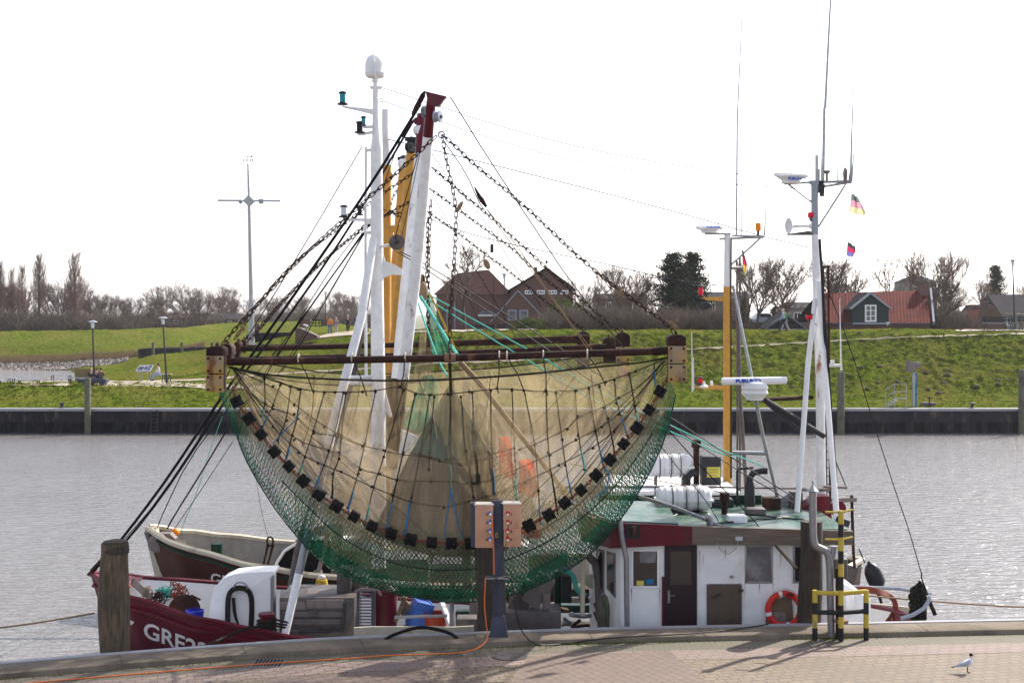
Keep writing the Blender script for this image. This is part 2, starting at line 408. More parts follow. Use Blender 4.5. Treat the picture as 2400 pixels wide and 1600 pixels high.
def water():
    m, t = nt('harbour_water')
    tc = t.nodes.new('ShaderNodeTexCoord')
    def nz(sc, st, det, dist=0):
        mp = t.nodes.new('ShaderNodeMapping'); mp.inputs['Scale'].default_value = st; mp.inputs['Rotation'].default_value = (0, 0, R(-8)); t.links.new(tc.outputs['Object'], mp.inputs[0])
        n = N(t, 'ShaderNodeTexNoise', Scale=sc, Detail=det, Roughness=.55, Distortion=dist); t.links.new(mp.outputs[0], n.inputs['Vector']); return n.outputs['Fac']
    a = nz(2.4, (.5, 1.3, 1), 4, .4); b = nz(8, (.6, 1.4, 1), 2); c = nz(.12, (1, 1, 1), 3)
    h = math_(t, 'ADD', math_(t, 'MULTIPLY', a, 1.0), math_(t, 'MULTIPLY', b, .25))
    h = math_(t, 'MULTIPLY', h, math_(t, 'ADD', .55, math_(t, 'MULTIPLY', c, .9)))
    p = N(t, 'ShaderNodeBsdfPrincipled', Roughness=.1, IOR=1.56); p.inputs['Base Color'].default_value = (.20, .19, .185, 1)
    t.links.new(bumpn(t, h, 1.0, .145), p.inputs['Normal']); out(t, p.outputs[0]); return m
M['water'] = water()
def net_mat(name, c, c2, mesh=None, opac=.5, strand=.28, streak=6, trans=.6, vary=.25, patches=None):
    """knotted netting: transparent where the holes are. mesh = hole size in metres (None: too fine to resolve)"""
    m, t = nt(name); tc = t.nodes.new('ShaderNodeTexCoord'); sp = t.nodes.new('ShaderNodeSeparateXYZ'); t.links.new(tc.outputs['UV'], sp.inputs[0])
    if mesh:
        u = math_(t, 'DIVIDE', sp.outputs[0], mesh); v = math_(t, 'DIVIDE', sp.outputs[1], mesh*1.5)
        wob = math_(t, 'MULTIPLY', tex(t, 3, 3, .5, None, 'UV'), 1.2)
        def line(x):
            fr = math_(t, 'FRACT', math_(t, 'ADD', x, wob)); d = math_(t, 'ABSOLUTE', math_(t, 'SUBTRACT', fr, .5))
            return math_(t, 'GREATER_THAN', d, .5-strand/2)
        al = math_(t, 'MAXIMUM', line(math_(t, 'ADD', u, v)), line(math_(t, 'SUBTRACT', u, v)))
        al = math_(t, 'MULTIPLY', al, .96)
    else:
        n = tex(t, streak, 4, .6, (3, .5, 1), 'UV'); w = tex(t, .9, 4, .6, None, 'UV')
        al = math_(t, 'ADD', opac-vary, math_(t, 'ADD', math_(t, 'MULTIPLY', n, vary), math_(t, 'MULTIPLY', w, vary)))
        # the woven meshes themselves, about 2 cm
        s = .024
        uu = math_(t, 'SINE', math_(t, 'MULTIPLY', math_(t, 'ADD', sp.outputs[0], sp.outputs[1]), 2*math.pi/s))
        vv = math_(t, 'SINE', math_(t, 'MULTIPLY', math_(t, 'SUBTRACT', sp.outputs[0], sp.outputs[1]), 2*math.pi/s))
        al = math_(t, 'ADD', al, math_(t, 'MULTIPLY', math_(t, 'MULTIPLY', uu, vv), .22))
    cc = ramp(t, tex(t, 1.1, 5, .65, (2.5, .6, 1), 'UV'), [(.35, c), (.65, c2)]).outputs[0]
    if patches: cc = mixc(t, ramp(t, tex(t, .8, 2, .5, None, 'UV'), [(.55, (0, 0, 0)), (.62, (1, 1, 1))]).outputs[0], cc, patches)
    d = N(t, 'ShaderNodeBsdfDiffuse'); tr = N(t, 'ShaderNodeBsdfTranslucent'); t.links.new(cc, d.inputs[0]); t.links.new(cc, tr.inputs[0])
    mx = N(t, 'ShaderNodeMixShader', Fac=trans); t.links.new(d.outputs[0], mx.inputs[1]); t.links.new(tr.outputs[0], mx.inputs[2])
    tp = N(t, 'ShaderNodeBsdfTransparent'); mm = N(t, 'ShaderNodeMixShader')
    cl = t.nodes.new('ShaderNodeClamp'); t.links.new(al, cl.inputs[0])
    t.links.new(cl.outputs[0], mm.inputs[0]); t.links.new(tp.outputs[0], mm.inputs[1]); t.links.new(mx.outputs[0], mm.inputs[2]); out(t, mm.outputs[0])
    return m
M['netbrown'] = net_mat('fine_brown_netting', (.52, .41, .24), (.26, .2, .12), None, .27, vary=.62, streak=4)
M['netbrown2'] = net_mat('brown_netting_behind', (.42, .34, .22), (.32, .26, .17), None, .26, vary=.4)
M['netdense'] = net_mat('dense_brown_netting', (.36, .28, .19), (.25, .19, .13), None, .5, vary=.6)
M['netgreen'] = net_mat('coarse_green_netting', (.02, .13, .07), (.012, .07, .045), .1, strand=.23, trans=.45)
M['netgreen2'] = net_mat('green_netting_inner', (.02, .12, .065), (.012, .06, .04), .095, strand=.23, trans=.45)
M['netcone'] = net_mat('grey_green_netting', (.045, .095, .08), (.03, .06, .052), None, .95, vary=.2, trans=.2)
M['netgrey'] = net_mat('grey_brown_netting', (.11, .09, .07), (.06, .05, .042), None, .85, vary=.25, trans=.25)
M['nettan'] = net_mat('coarse_tan_netting', (.22, .19, .09), (.14, .13, .06), .1, strand=.2, trans=.4)
M['netgreenfine'] = net_mat('fine_green_netting', (.05, .24, .14), (.04, .16, .1), None, .7, vary=.3)
M['netorange'] = net_mat('orange_netting', (.8, .10, .04), (.5, .06, .03), None, .62, vary=.8)

M['netbelly'] = net_mat('olive_belly_netting', (.20, .17, .10), (.13, .12, .07), None, .38, vary=.3)
M['nethem'] = net_mat('pale_hem_canvas', (.46, .37, .25), (.3, .24, .16), None, .42, vary=.3)
# ================================================================= SETTING
# ---- water
mb = MB(); mb.add([(-260, 26, 0), (260, 26, 0), (260, 262, 0), (-260, 262, 0)], [(0, 1, 2, 3)])
tag(mb.build('water', M['water'], smooth=False), kind='structure')
# ---- ground far beyond, to the horizon
mb = MB(); mb.add([(-3000, 262, 2.2), (3000, 262, 2.2), (3000, 6000, 2.2), (-3000, 6000, 2.2)], [(0, 1, 2, 3)])
mb.add([(-3000, -300, -1.5), (3000, -300, -1.5), (3000, 262, -1.5), (-3000, 262, -1.5)], [(0, 1, 2, 3)])
tag(mb.build('ground', M['farfield'], smooth=False), kind='structure')
# ---- near quay
EDGE = [(-1500, 23.0), (-700, 25.3), (0, 27.37), (300, 28.2), (600, 29.0), (800, 29.5), (1170, 30.0), (1400, 30.35), (1850, 30.7), (2400, 31.2), (3300, 32.0), (4500, 33)]
def edgeD(px):
    for (a, da), (b, db) in zip(EDGE, EDGE[1:]):
        if px <= b: return da+(db-da)*(px-a)/(b-a)
    return EDGE[-1][1]
ecurve = smooth_pts([(PX(a, d), d, 0) for a, d in EDGE], 2)
def eoff(k):      # the quay edge moved k metres towards the town
    o = []
    for i, p in enumerate(ecurve):
        a = ecurve[max(i-1, 0)]; b = ecurve[min(i+1, len(ecurve)-1)]; t = (b-a).normalized()
        o.append(p+V((t.y, -t.x, 0))*k)
    return o
KW = .88; ZP = 1.78; ZK = 1.9
def strip(name, k0, k1, z, m):
    a, b = eoff(k0), eoff(k1); mb = MB()
    mb.grid([[p+V((0, 0, z)) for p in b], [p+V((0, 0, z)) for p in a]])
    return tag(mb.build(name, m, smooth=False), kind='structure')
pav = MB(); a = eoff(KW-.02)
pav.grid([[V((p.x, -40, ZP)) for p in a], [p+V((0, 0, ZP)) for p in a]])
tag(pav.build('quay_pavement', M['pave'], smooth=False), kind='structure')
strip('quay_edge_paving', KW+.0, KW+.75, ZP+.004, M['pavetan'])
strip('quay_pink_paving', KW+.75, KW+1.55, ZP+.004, M['pavepink'])
def gpt(px, py, z=ZP):
    D = (CAMZ-z)*F/(py-HY); return V((PX(px, D), D, z))
mb = MB(); mb.add([gpt(a, b, ZP+.008) for a, b in [(1240, 1536), (1570, 1524), (1700, 1640), (1180, 1640)]], [(0, 3, 2, 1)])
mb.add([gpt(a, b, ZP+.008) for a, b in [(640, 1585), (1000, 1572), (1040, 1640), (560, 1640)]], [(0, 3, 2, 1)])
tag(mb.build('quay_red_paving', M['pavepink2'], smooth=False), kind='structure')
mb = MB()
prof = [(KW, -.05), (KW-.02, .1), (KW-.05, .12), (.16, .122), (.155, .118)]
rows = []
for k, dz in prof: rows.append([p+V((0, 0, ZP+dz)) for p in eoff(k)])
mb.grid(rows, 0)
rows = [[p+V((0, 0, z)) for p in eoff(k)] for k, z in [(.155, ZK), (.15, ZK+.02), (.02, ZK+.025), (0, ZK), (0, 1.3), (0.05, 1.3), (.05, -1.5)]]
mb.grid(rows, 1)
tag(mb.build('kerb', [M['concrete'], M['capsteel']], smooth=True), kind='structure')
ea, eb = resample(eoff(.02), step=.25), eoff(KW)
mb = MB(); L_ = resample(ecurve, step=2.4)
for i in range(1, len(L_)-1):
    t_ = (L_[i+1]-L_[i-1]).normalized(); n_ = V((t_.y, -t_.x, 0)); q = L_[i]
    mb.box(q+n_*.52+V((0, 0, ZP+.1225)), (.012, .72, .004), Matrix.Rotation(math.atan2(t_.y, t_.x), 3, 'Z'))
tag(mb.build('kerb_joints', M['earth'], smooth=False), kind='structure')
# ---- far terrain
COLS = {
 -700: [(103, 1.8), (105, 2.2), (110, 3.05), (117, 3.05), (121, 2.2), (126, -.8), (150, -.8), (215, -.8), (220, .1), (226, 1.2), (232, 3.6), (240, 5.2), (243, 5.5), (252, 5.5), (262, 2.0)],
 0: [(103, 1.8), (105, 2.2), (110, 3.05), (117, 3.05), (121, 2.2), (126, -.8), (150, -.8), (215, -.8), (220, .1), (226, 1.2), (232, 3.6), (236, 4.2), (242, 5.5), (252, 5.5), (264, 2.0)],
 150: [(103, 1.8), (105, 2.2), (110, 3.05), (117, 3.05), (122, 2.6), (130, .9), (150, -.6), (210, -.5), (220, .3), (226, 1.4), (232, 3.6), (237, 4.3), (245, 5.6), (253, 5.6), (266, 2.0)],
 240: [(103, 1.8), (105, 2.2), (110, 3.0), (117, 3.05), (125, 2.9), (140, 2.8), (160, 2.6), (180, 2.0), (215, .7), (224, 1.3), (232, 3.4), (238, 4.3), (247, 5.7), (255, 5.7), (268, 2.0)],
 400: [(103, 1.8), (105, 2.2), (110, 3.0), (117, 3.1), (125, 3.5), (140, 3.9), (160, 4.2), (172, 3.3), (200, 2.5), (225, 2.5), (235, 3.4), (243, 4.6), (256, 5.95), (265, 5.95), (280, 2.0)],
 560: [(103, 1.8), (105, 2.2), (110, 2.9), (117, 3.2), (125, 4.0), (135, 5.0), (145, 5.4), (160, 5.2), (190, 4.2), (230, 4.2), (262, 4.8), (278, 5.8), (292, 6.7), (302, 6.7), (320, 2.0)],
 720: [(103, 1.8), (105, 2.2), (109, 2.9), (117, 3.6), (126, 5.2), (134, 6.15), (142, 6.5), (155, 6.55), (180, 6.3), (220, 6.1), (262, 6.2), (278, 6.6), (295, 7.0), (305, 7.0), (320, 2.0)],
 1000: [(103, 1.8), (106, 2.2), (108.5, 2.9), (112, 4.7), (116, 6.7), (118.5, 7.12), (126, 7.15), (137, 7.1), (150, 6.6), (190, 5.5), (230, 5), (262, 4.5), (290, 4.2), (302, 4), (320, 2)],
 1200: [(103, 1.8), (106, 2.2), (108.5, 2.9), (112.5, 4.9), (116.6, 6.9), (118.5, 7.2), (125, 7.2), (132, 5.6), (150, 4.8), (190, 4.2), (230, 4), (262, 4), (290, 4), (302, 4), (320, 2)],
 3300: [(103, 1.8), (106, 2.2), (108.5, 2.9), (112.5, 4.9), (116.6, 6.9), (118.5, 7.2), (125, 7.2), (132, 5.6), (150, 4.8), (190, 4.2), (230, 4), (262, 4), (290, 4), (302, 4), (320, 2)]}
keys = sorted(COLS)
def profile(px):
    px = max(keys[0], min(keys[-1], px))
    for a, b in zip(keys, keys[1:]):
        if px <= b:
            w = (px-a)/(b-a); w = w*w*(3-2*w)
            return [(p[0]*(1-w)+q[0]*w, p[1]*(1-w)+q[1]*w) for p, q in zip(COLS[a], COLS[b])]
rows_n = [6, 16, 26, 34, 16, 14, 6, 8, 6, 6, 8, 6, 3, 3]
grid = []
pxs = [(-700+4000*i/900) for i in range(901)]
for px in pxs:
    pr = profile(px); line = []
    for k in range(len(pr)-1):
        n = rows_n[k]
        for j in range(n):
            w = j/n; D = pr[k][0]*(1-w)+pr[k+1][0]*w; z = pr[k][1]*(1-w)+pr[k+1][1]*w
            x = PX(px, D)
            if D > 103.3 and z > -.5:
                am = .085 if D < 200 else .12
                sl = 2.6 if (px > 900 and 107.5 < D < 117) or (px < 700 and 105 < D < 110) else .75; z += am*mnoise.noise(V((x*.9, D*.9, 0)))+am*sl*(mnoise.noise(V((x*2.1, D*2.1, 5)))+.5*mnoise.noise(V((x*4.5, D*4.5, 2))))+.12*mnoise.noise(V((x*.2, D*.2, 9)))
            line.append(V((x, D, z)))
    D, z = pr[-1]; line.append(V((PX(px, D), D, z))); grid.append(line)
mb = MB(); mb.grid([list(r) for r in zip(*grid)])
terr = tag(mb.build('grass_bank', M['grass'], smooth=True, angle=180), kind='structure')
TB = BVHTree.FromPolygons(mb.v, mb.f)
CAM = V((0, 0, CAMZ))
def hit(px, py):
    d = (P(px, py, 100)-CAM).normalized(); h = TB.ray_cast(CAM, d); return h[0]
def gz(x, y):
    h = TB.ray_cast(V((x, y, 60)), V((0, 0, -1))); return h[0].z if h[0] else 3.0
def pathstrip(name, far, near, m, lift=.0, n=60):
    fa = resample([V((a, b, 0)) for a, b in far], n); ne = resample([V((a, b, 0)) for a, b in near], n); R1, R2 = [], []
    for f_, n_ in zip(fa, ne):
        a, b = hit(f_.x, f_.y), hit(n_.x, n_.y)
        if a is None or b is None: continue
        row = []
        for k in range(4):
            q = b.lerp(a, k/3); row.append(V((q.x, q.y, max(gz(q.x, q.y), gz(q.x, q.y-.15), gz(q.x, q.y+.15))+lift)))
        R1.append(row)
    mb = MB(); mb.grid([list(r) for r in zip(*R1)])
    return tag(mb.build(name, m, smooth=True), kind='structure')
pathstrip('path', [(-200, 895), (0, 894), (200, 892), (300, 892), (400, 895), (500, 900), (620, 905)], [(-200, 907), (0, 906), (200, 904), (300, 904), (400, 906), (500, 911), (620, 912)], M['path'])
pathstrip('path', [(330, 892), (420, 890), (500, 886), (620, 877), (720, 871), (900, 861), (1100, 850), (1213, 845), (1400, 833), (1600, 820.5), (1800, 809), (2000, 798), (2200, 788.5), (2500, 777)],
          [(330, 896), (420, 893), (500, 890), (620, 880), (720, 874), (900, 864), (1100, 853), (1213, 848), (1400, 836), (1600, 823.5), (1800, 812), (2000, 801), (2200, 791), (2500, 780)], M['path'], .015, 120)
pathstrip('path', [(742, 790), (780, 782), (840, 775), (930, 771)], [(742, 795), (780, 790), (840, 786), (930, 783)], M['path'], .08, 30)
# light crest paths on the right
def crestpath(px0, px1, y0, y1):
    mb = MB(); A, B = [], []
    for i in range(40):
        px = px0+(px1-px0)*i/39
        A.append(V((PX(px, y0), y0, gz(PX(px, y0), y0)+.07))); B.append(V((PX(px, y1), y1, gz(PX(px, y1), y1)+.07)))
    mb.grid([A, B]); return tag(mb.build('path', M['path']), kind='structure')
crestpath(960, 1260, 118.2, 120.5)
crestpath(2240, 2700, 118.0, 119.8)
# bank stones beside the small bay (stuff)
mb = MB()
for i in range(2600):
    px = random.uniform(-120, 300); D = random.uniform(216, 223.5)
    x = PX(px, D); s = random.uniform(.15, .45)
    z = gz(x, D)
    if z < -.35: continue
    q = Quaternion((random.random(), random.random(), random.random(), random.random())).normalized().to_matrix()
    mb.box((x, D, z+.08), (s, s*.8, s*.6), q)
tag(mb.build('bank_stones', M['stones'], smooth=False, label='pale loose stones lining the shore of the small bay'), cat='stones', kind='stuff')
# dry reeds behind the stones (stuff)
mb = MB()
for i in range(9000):
    px = random.uniform(-150, 480); D = random.uniform(223, 226.3)
    x = PX(px, D); z = gz(x, D)
    if z < .2: continue
    h = random.uniform(.35, 1.1); w = .07; lx = random.uniform(-.25, .25)
    mb.add([(x-w, D, z-.05), (x+w, D, z-.05), (x+lx, D+random.uniform(-.2, .2), z+h)], [(0, 1, 2)])
tag(mb.build('reeds', M['reed'], smooth=False, label='brown dry reeds along the foot of the left dike'), cat='reeds', kind='stuff')
# grass tufts (stuff)
mb = MB()
def tuft(x, D, h, w):
    z = gz(x, D)
    for j in range(3):
        a = random.uniform(0, 6.3); dx, dy = math.cos(a)*w, math.sin(a)*w; l = random.uniform(-.6, .6)
        mb.add([(x-dx, D-dy, z-.04), (x+dx, D+dy, z-.04), (x+l*h*.6, D+random.uniform(-.5, .5)*h*.6, z+h*random.uniform(.6, 1.2))], [(0, 1, 2)])
for i in range(14000):
    px = random.uniform(-60, 2460); D = random.choice([random.uniform(103.2, 119), random.uniform(103.2, 119), random.uniform(106, 150)])
    if mnoise.noise(V((PX(px, D)*.5, D*.5, 3))) < -.05: continue
    if px < 540 and (114 < D < 118.5 or D > 124): continue
    tuft(PX(px, D), D, random.uniform(.06, .16), random.uniform(.03, .08))
tag(mb.build('grass_tufts', M['grassblade'], smooth=False, label='rough grass tufts growing over the far bank'), cat='grass', kind='stuff')
# molehills
mh = None; random.seed(3)
for px, py in [(1973, 868), (2058, 896), (2033, 910), (2107, 900), (2006, 926), (2212, 898), (2220, 878), (2338, 889), (2340, 900), (2175, 910), (2200, 920), (2290, 905), (1855, 905), (1792, 935), (1775, 903), (2015, 780), (1645, 830), (2018, 860), (2062, 858), (1993, 880), (2100, 894), (2170, 872), (1760, 900), (1880, 880)]:
    h = hit(px, py)
    if h is None: continue
    if mh is None:
        mb = MB(); rows = []
        for i in range(5):
            r = [1, .85, .55, .25, .02][i]; zz = [0, .35, .75, .95, 1.0][i]
            rows.append([V((math.cos(a*.628)*r*(.8+.4*mnoise.noise(V((a, i, 1)))), math.sin(a*.628)*r*(.8+.4*mnoise.noise(V((a, i, 4)))), zz)) for a in range(10)])
        mb.grid(rows, closed=True); mh = mb.build('molehill', M['earth'], angle=180); o = mh
    else: o = mh.copy(); col.objects.link(o)
    s = random.uniform(.16, .34); o.location = (h.x, h.y, h.z-.03); o.scale = (s*1.3, s, s*.5); o.rotation_euler = (0, 0, random.uniform(0, 6))
    tag(o, 'small dark molehill on the grass behind the far quay', 'molehill', 'molehills on the far grass bank')
# ---- far quay wall
q = thing('quay_wall', 'dark far quay wall of sheet piling with a pale concrete coping', 'quay wall', (0, 102.4, 0))
mb = MB(); x = -75
while x < 80:
    mb.bb(x, x+6.97, 102.2, 103.25, 1.6, 1.79); x += 7
mb.build('coping', M['capsteel'], q, bevel=.02)
M['darkwall'] = mat('stained_dark_concrete', (.026, .024, .028), .95, spec=.1, c2=(.016, .016, .02), scale=.8, stretch=(1, 1, .4), dirt=(.09, .08, .06), dscale=1.5, bump=.4, bscale=4)
M['sheet'] = mat('tarred_sheet_piling', (.008, .008, .013), .8, spec=.15, c2=(.02, .02, .028), scale=1.5, stretch=(1, 1, .3), dirt=(.07, .065, .05), dscale=1, bump=.3, bscale=5)
mb = MB(); mb.bb(-75, 80, 102.32, 103.2, .78, 1.597); mb.build('concrete_band', M['darkwall'], q)
mb = MB(); top, bot = [], []; x = -75; k = 0
while x < 80:
    for dx, dy in ((0, 0), (.5, 0), (.68, .35), (1.18, .35)):
        top.append(V((x+dx, 102.36+dy, .777))); bot.append(V((x+dx, 102.36+dy, -1)))
    x += 1.36
mb.grid([bot, top]); mb.build('sheet_piling', M['sheet'], q, smooth=False)
mb = MB(); x0 = PX(362, 102.3)
for dx in (-.25, .25): mb.bb(x0+dx-.03, x0+dx+.03, 102.18, 102.26, -.3, 1.7)
for i in range(7): mb.bb(x0-.25, x0+.25, 102.19, 102.25, -.1+i*.28, -.06+i*.28)
mb.build('ladder', M['dsteel'], q)
# piles standing at the far quay
for px0, px1, pt, lab in [(198, 213, 885, 'slim wooden mooring pile at the far quay on the left, below the benches'), (1962, 1980, 871, 'grey-green wooden mooring pile at the far quay beside the white tripod mast'), (2387, 2406, 866, 'wooden mooring pile at the right edge of the picture at the far quay')]:
    D = 101.9; mb = MB(); c = V((PX((px0+px1)/2, D), D, 0)); r = (px1-px0)/2/F*D
    mb.lathe(c, [(r*1.02, -1.2), (r, .5), (r*.97, PZ(pt, D)-.05), (r*.9, PZ(pt, D))], 14)
    tag(mb.build('mooring_pile', M['pilegreen']), lab, 'mooring pile', 'wooden piles along the far quay')
# bollards on the far quay
for px, lab in [(145, 'small iron bollard on the far quay coping, left of the wooden pile'), (2279, 'small iron bollard on the far quay coping at the right')]:
    D = 102.9; mb = MB(); mb.lathe((PX(px, D), D, 1.79), [(.22, 0), (.2, .03), (.11, .06), (.11, .25), (.2, .3), (.21, .36), (.1, .4)], 14)
    tag(mb.build('bollard', M['dsteel']), lab, 'bollard', 'iron bollards on the far quay')
# power stand on the far quay (right)
D = 103.6; t = thing('power_pillar', 'blue and grey quay power pillar with a slanted head on the far bank', 'power pillar', (PX(2143, D), D, 1.85)); c = base_of(t)
MB().bb(c.x-.14, c.x+.02, D-.1, D+.1, 1.8, 4.3).build('post', M['galv'], t); MB().bb(c.x+.022, c.x+.16, D-.1, D+.1, 1.8, 4.3).build('blue_panel', M['ropeB'], t)
MB().box((c.x-.25, D, 4.75), (.62, .5, .75), Matrix.Rotation(R(8), 3, 'Y')).build('switch_box', M['machlight'], t, bevel=.02)
MB().box((c.x+.25, D, 4.85), (.35, .4, .4), Matrix.Rotation(R(-8), 3, 'Y')).build('side_box', M['machlight'], t, bevel=.02)
MB().bb(c.x-.2, c.x+.05, D-.16, D-.11, 3.6, 4.1).build('meter_box', M['galv'], t)
# steel steps with handrail
t = thing('quay_steps', 'grey steel steps with tubular handrails on the far quay', 'steps', (PX(2100, 103.2), 103.2, 1.8)); mb = MB()
for dy in (0, .6):
    a, b, c_, d = [P(p[0], p[1], 103.1+dy) for p in ((2075, 950), (2076, 913), (2097, 900), (2124, 899))]
    mb.tube([a, b, c_, d], .03, 6); mb.tube([P(2097, 952, 103.1+dy), c_], .03, 6); mb.tube([P(2124, 952, 103.1+dy), d], .03, 6)
    mb.tube([P(2076, 930, 103.1+dy), P(2097, 917, 103.1+dy), P(2124, 917, 103.1+dy)], .02, 6); mb.tube([P(2076, 948, 103.1+dy), P(2097, 934, 103.1+dy), P(2124, 934, 103.1+dy)], .04, 6)
mb.build('handrail', M['galv'], t)
mb = MB()
for i in range(4): mb.bb(PX(2078+i*6, 103.3), PX(2086+i*6, 103.3), 103.1, 103.7, 1.85+i*.14, 1.89+i*.14)
mb.build('treads', M['galv'], t)
D = 103.9; t = thing('water_valve', 'small valve stand on a low stone block on the far quay', 'valve', (PX(2175, D), D, 1.9)); c = base_of(t)
MB().bb(c.x-.48, c.x+.48, D-.3, D+.3, 1.8, 2.13).build('block', M['machine'], t, bevel=.02)
mb = MB(); mb.cyl((c.x, D-.35, 1.8), (c.x, D-.35, 2.55), .05, 8); mb.cyl((c.x-.15, D-.35, 2.5), (c.x+.15, D-.35, 2.5), .04, 8); mb.build('valve', M['rust'], t)
# ================================================================= TREES
def gen_broad(seed, H=10, spread=.42, levels=6, up=.25):
    rnd = random.Random(seed); tr, cr = MB(), MB()
    def br(p, d, L, r, lv):
        n = 3 if lv < 3 else 2; pts = [p]; dd = d
        for i in range(n):
            dd = (dd+V((rnd.uniform(-.16, .16), rnd.uniform(-.16, .16), rnd.uniform(-.05, .12)))).normalized()
            pts.append(pts[-1]+dd*L/n)
        (tr if lv < 2 else cr).tube(pts, [r, r*.68], 6 if lv < 2 else 3, cap=False)
        if lv >= levels: return
        k = rnd.choice((2, 3)) if lv < 2 else (3 if lv < levels-1 else 4)
        for j in range(k):
            a = rnd.uniform(0, 6.28); s = spread*rnd.uniform(.6, 1.45) if j else spread*.35
            e = V((math.cos(a), math.sin(a), 0)); nd = (dd+e*s*1.5+V((0, 0, up*.6))).normalized()
            br(pts[-1], nd, L*rnd.uniform(.62, .85), r*.62, lv+1)
        if lv >= 1:
            for j in range(3):
                q = pts[0].lerp(pts[-1], rnd.uniform(.25, .9)); a = rnd.uniform(0, 6.28)
                br(q, (dd*.6+V((math.cos(a), math.sin(a), .3))).normalized(), L*.5, r*.4, max(lv+2, 4))
    br(V((0, 0, 0)), V((0, 0, 1)), H*.26, H*.022, 0)
    return tr, cr
def gen_poplar(seed, H=16, wid=.1):
    rnd = random.Random(seed); tr, cr = MB(), MB(); tr.tube([V((0, 0, 0)), V((.05, 0, H*.5)), V((0, .05, H))], [H*.014, .03], 6)
    for i in range(260):
        h = H*rnd.uniform(.08, .98); L = H*.22*(1.1-h/H)**.6*rnd.uniform(.5, 1.1)*(.45+min(1, h/H*2.2)*.7); a = rnd.uniform(0, 6.28)
        p = V((0, 0, h)); o = V((math.cos(a), math.sin(a), 0)); pts = [p, p+o*L*.28*wid/.1+V((0, 0, L*.25)), p+o*L*.42*wid/.1+V((0, 0, L*.95))]
        cr.tube(pts, [.035, .012], 3, cap=False)
        for j in range(9):
            q = pts[1].lerp(pts[2], rnd.random()) if j > 1 else pts[0].lerp(pts[1], rnd.random()); b = rnd.uniform(0, 6.28); l = L*rnd.uniform(.2, .5)
            cr.tube([q, q+V((math.cos(b)*l*.3, math.sin(b)*l*.3, l))], [.018, .01], 3, cap=False)
    return tr, cr
def gen_bush(seed, H=5, W=4, n=60):
    rnd = random.Random(seed); tr, cr = MB(), MB()
    for i in range(n):
        a = rnd.uniform(0, 6.28); s = rnd.uniform(0, W/2); p = V((math.cos(a)*s*.5, math.sin(a)*s*.5, 0))
        d = V((math.cos(a)*s*.25, math.sin(a)*s*.25, H*.5*rnd.uniform(.6, 1))); q = p+d
        (tr if i < 12 else cr).tube([p, q], [.05, .03], 3, cap=False)
        for j in range(7):
            b = rnd.uniform(0, 6.28); l = H*rnd.uniform(.15, .42); s0 = p.lerp(q, rnd.uniform(.3, 1)); e = s0+V((math.cos(b)*l*.45, math.sin(b)*l*.45, l))
            cr.tube([s0, e], [.022, .01], 3, cap=False)
            for k in range(5):
                b = rnd.uniform(0, 6.28); s1 = s0.lerp(e, rnd.uniform(.2, 1)); l2 = l*rnd.uniform(.25, .6)
                cr.tube([s1, s1+V((math.cos(b)*l2*.6, math.sin(b)*l2*.6, l2*.8))], [.014, .008], 3, cap=False)
    return tr, cr
def gen_conifer(seed, H=12, W=5.0, n=230, leaf=.24, per=75):
    rnd = random.Random(seed); tr, cr = MB(), MB(); tr.tube([V((0, 0, 0)), V((0, 0, H*.93))], [H*.022, .03], 7)
    for i in range(n):
        f = (i+rnd.random())/n; h = H*(.06+.92*f); L = W/2*(1-f)**.62*rnd.uniform(.55, 1.25)+.25; a = rnd.uniform(0, 6.28); o = V((math.cos(a), math.sin(a), 0))
        tip = V((0, 0, h))+o*L+V((0, 0, L*rnd.uniform(.1, .55))); tr.tube([V((0, 0, h)), tip], [.05, .01], 3, cap=False)
        for j in range(int(per*(.4+L/W))):
            q = V((0, 0, h)).lerp(tip, rnd.uniform(.25, 1.02))+V((rnd.gauss(0, .18), rnd.gauss(0, .18), rnd.gauss(0, .12)))*W/4
            u = V((rnd.uniform(-1, 1), rnd.uniform(-1, 1), rnd.uniform(-.2, 1))).normalized()*leaf*rnd.uniform(.7, 1.6); w = u.cross(V((rnd.random(), rnd.random(), rnd.random()))).normalized()*leaf*.35
            cr.add([q-w, q+u*.5+w*.6, q+u, q+u*.4-w*1.3], [(0, 1, 2, 3)])
    return tr, cr
def gen_leafball(seed, Rr=1.6, n=3500, leaf=.16):
    rnd = random.Random(seed); tr, cr = MB(), MB(); tr.tube([V((0, 0, 0)), V((0, 0, Rr))], [.1, .04], 6)
    for i in range(n):
        a, b = rnd.uniform(0, 6.28), math.acos(rnd.uniform(-.6, 1)); o = V((math.sin(b)*math.cos(a), math.sin(b)*math.sin(a), math.cos(b)))
        rr = Rr*(.75+.35*mnoise.noise(o*2.2+V((seed, 0, 0))))*rnd.uniform(.7, 1.0); q = V((0, 0, Rr*.8))+V((o.x*rr*1.1, o.y*rr*1.1, o.z*rr))
        u = V((rnd.uniform(-1, 1), rnd.uniform(-1, 1), rnd.uniform(-1, 1))).normalized()*leaf; w = u.cross(o).normalized()*leaf*.4
        cr.add([q-w, q+u, q+w], [(0, 1, 2)])
    return tr, cr
PROTO = {}
def proto(kind, i, gen, H, name, cat, tm, cm):
    PROTO[(kind, i)] = (gen, H, name, cat, tm, cm, [None, None])
for i in range(5): proto('b', i, (lambda i=i: gen_broad(11+i, 10, .5+.06*(i % 3), 6, .2)), 10, 'bare_tree', 'tree', 'bark', 'twig')
for i in range(3): proto('s', i, (lambda i=i: gen_broad(41+i, 10, .36, 6, .38)), 10, 'bare_tree', 'tree', 'bark', 'twig')
for i in range(3): proto('p', i, (lambda i=i: gen_poplar(21+i, 16, .1+.02*i)), 16, 'poplar_tree', 'tree', 'bark', 'twigpink')
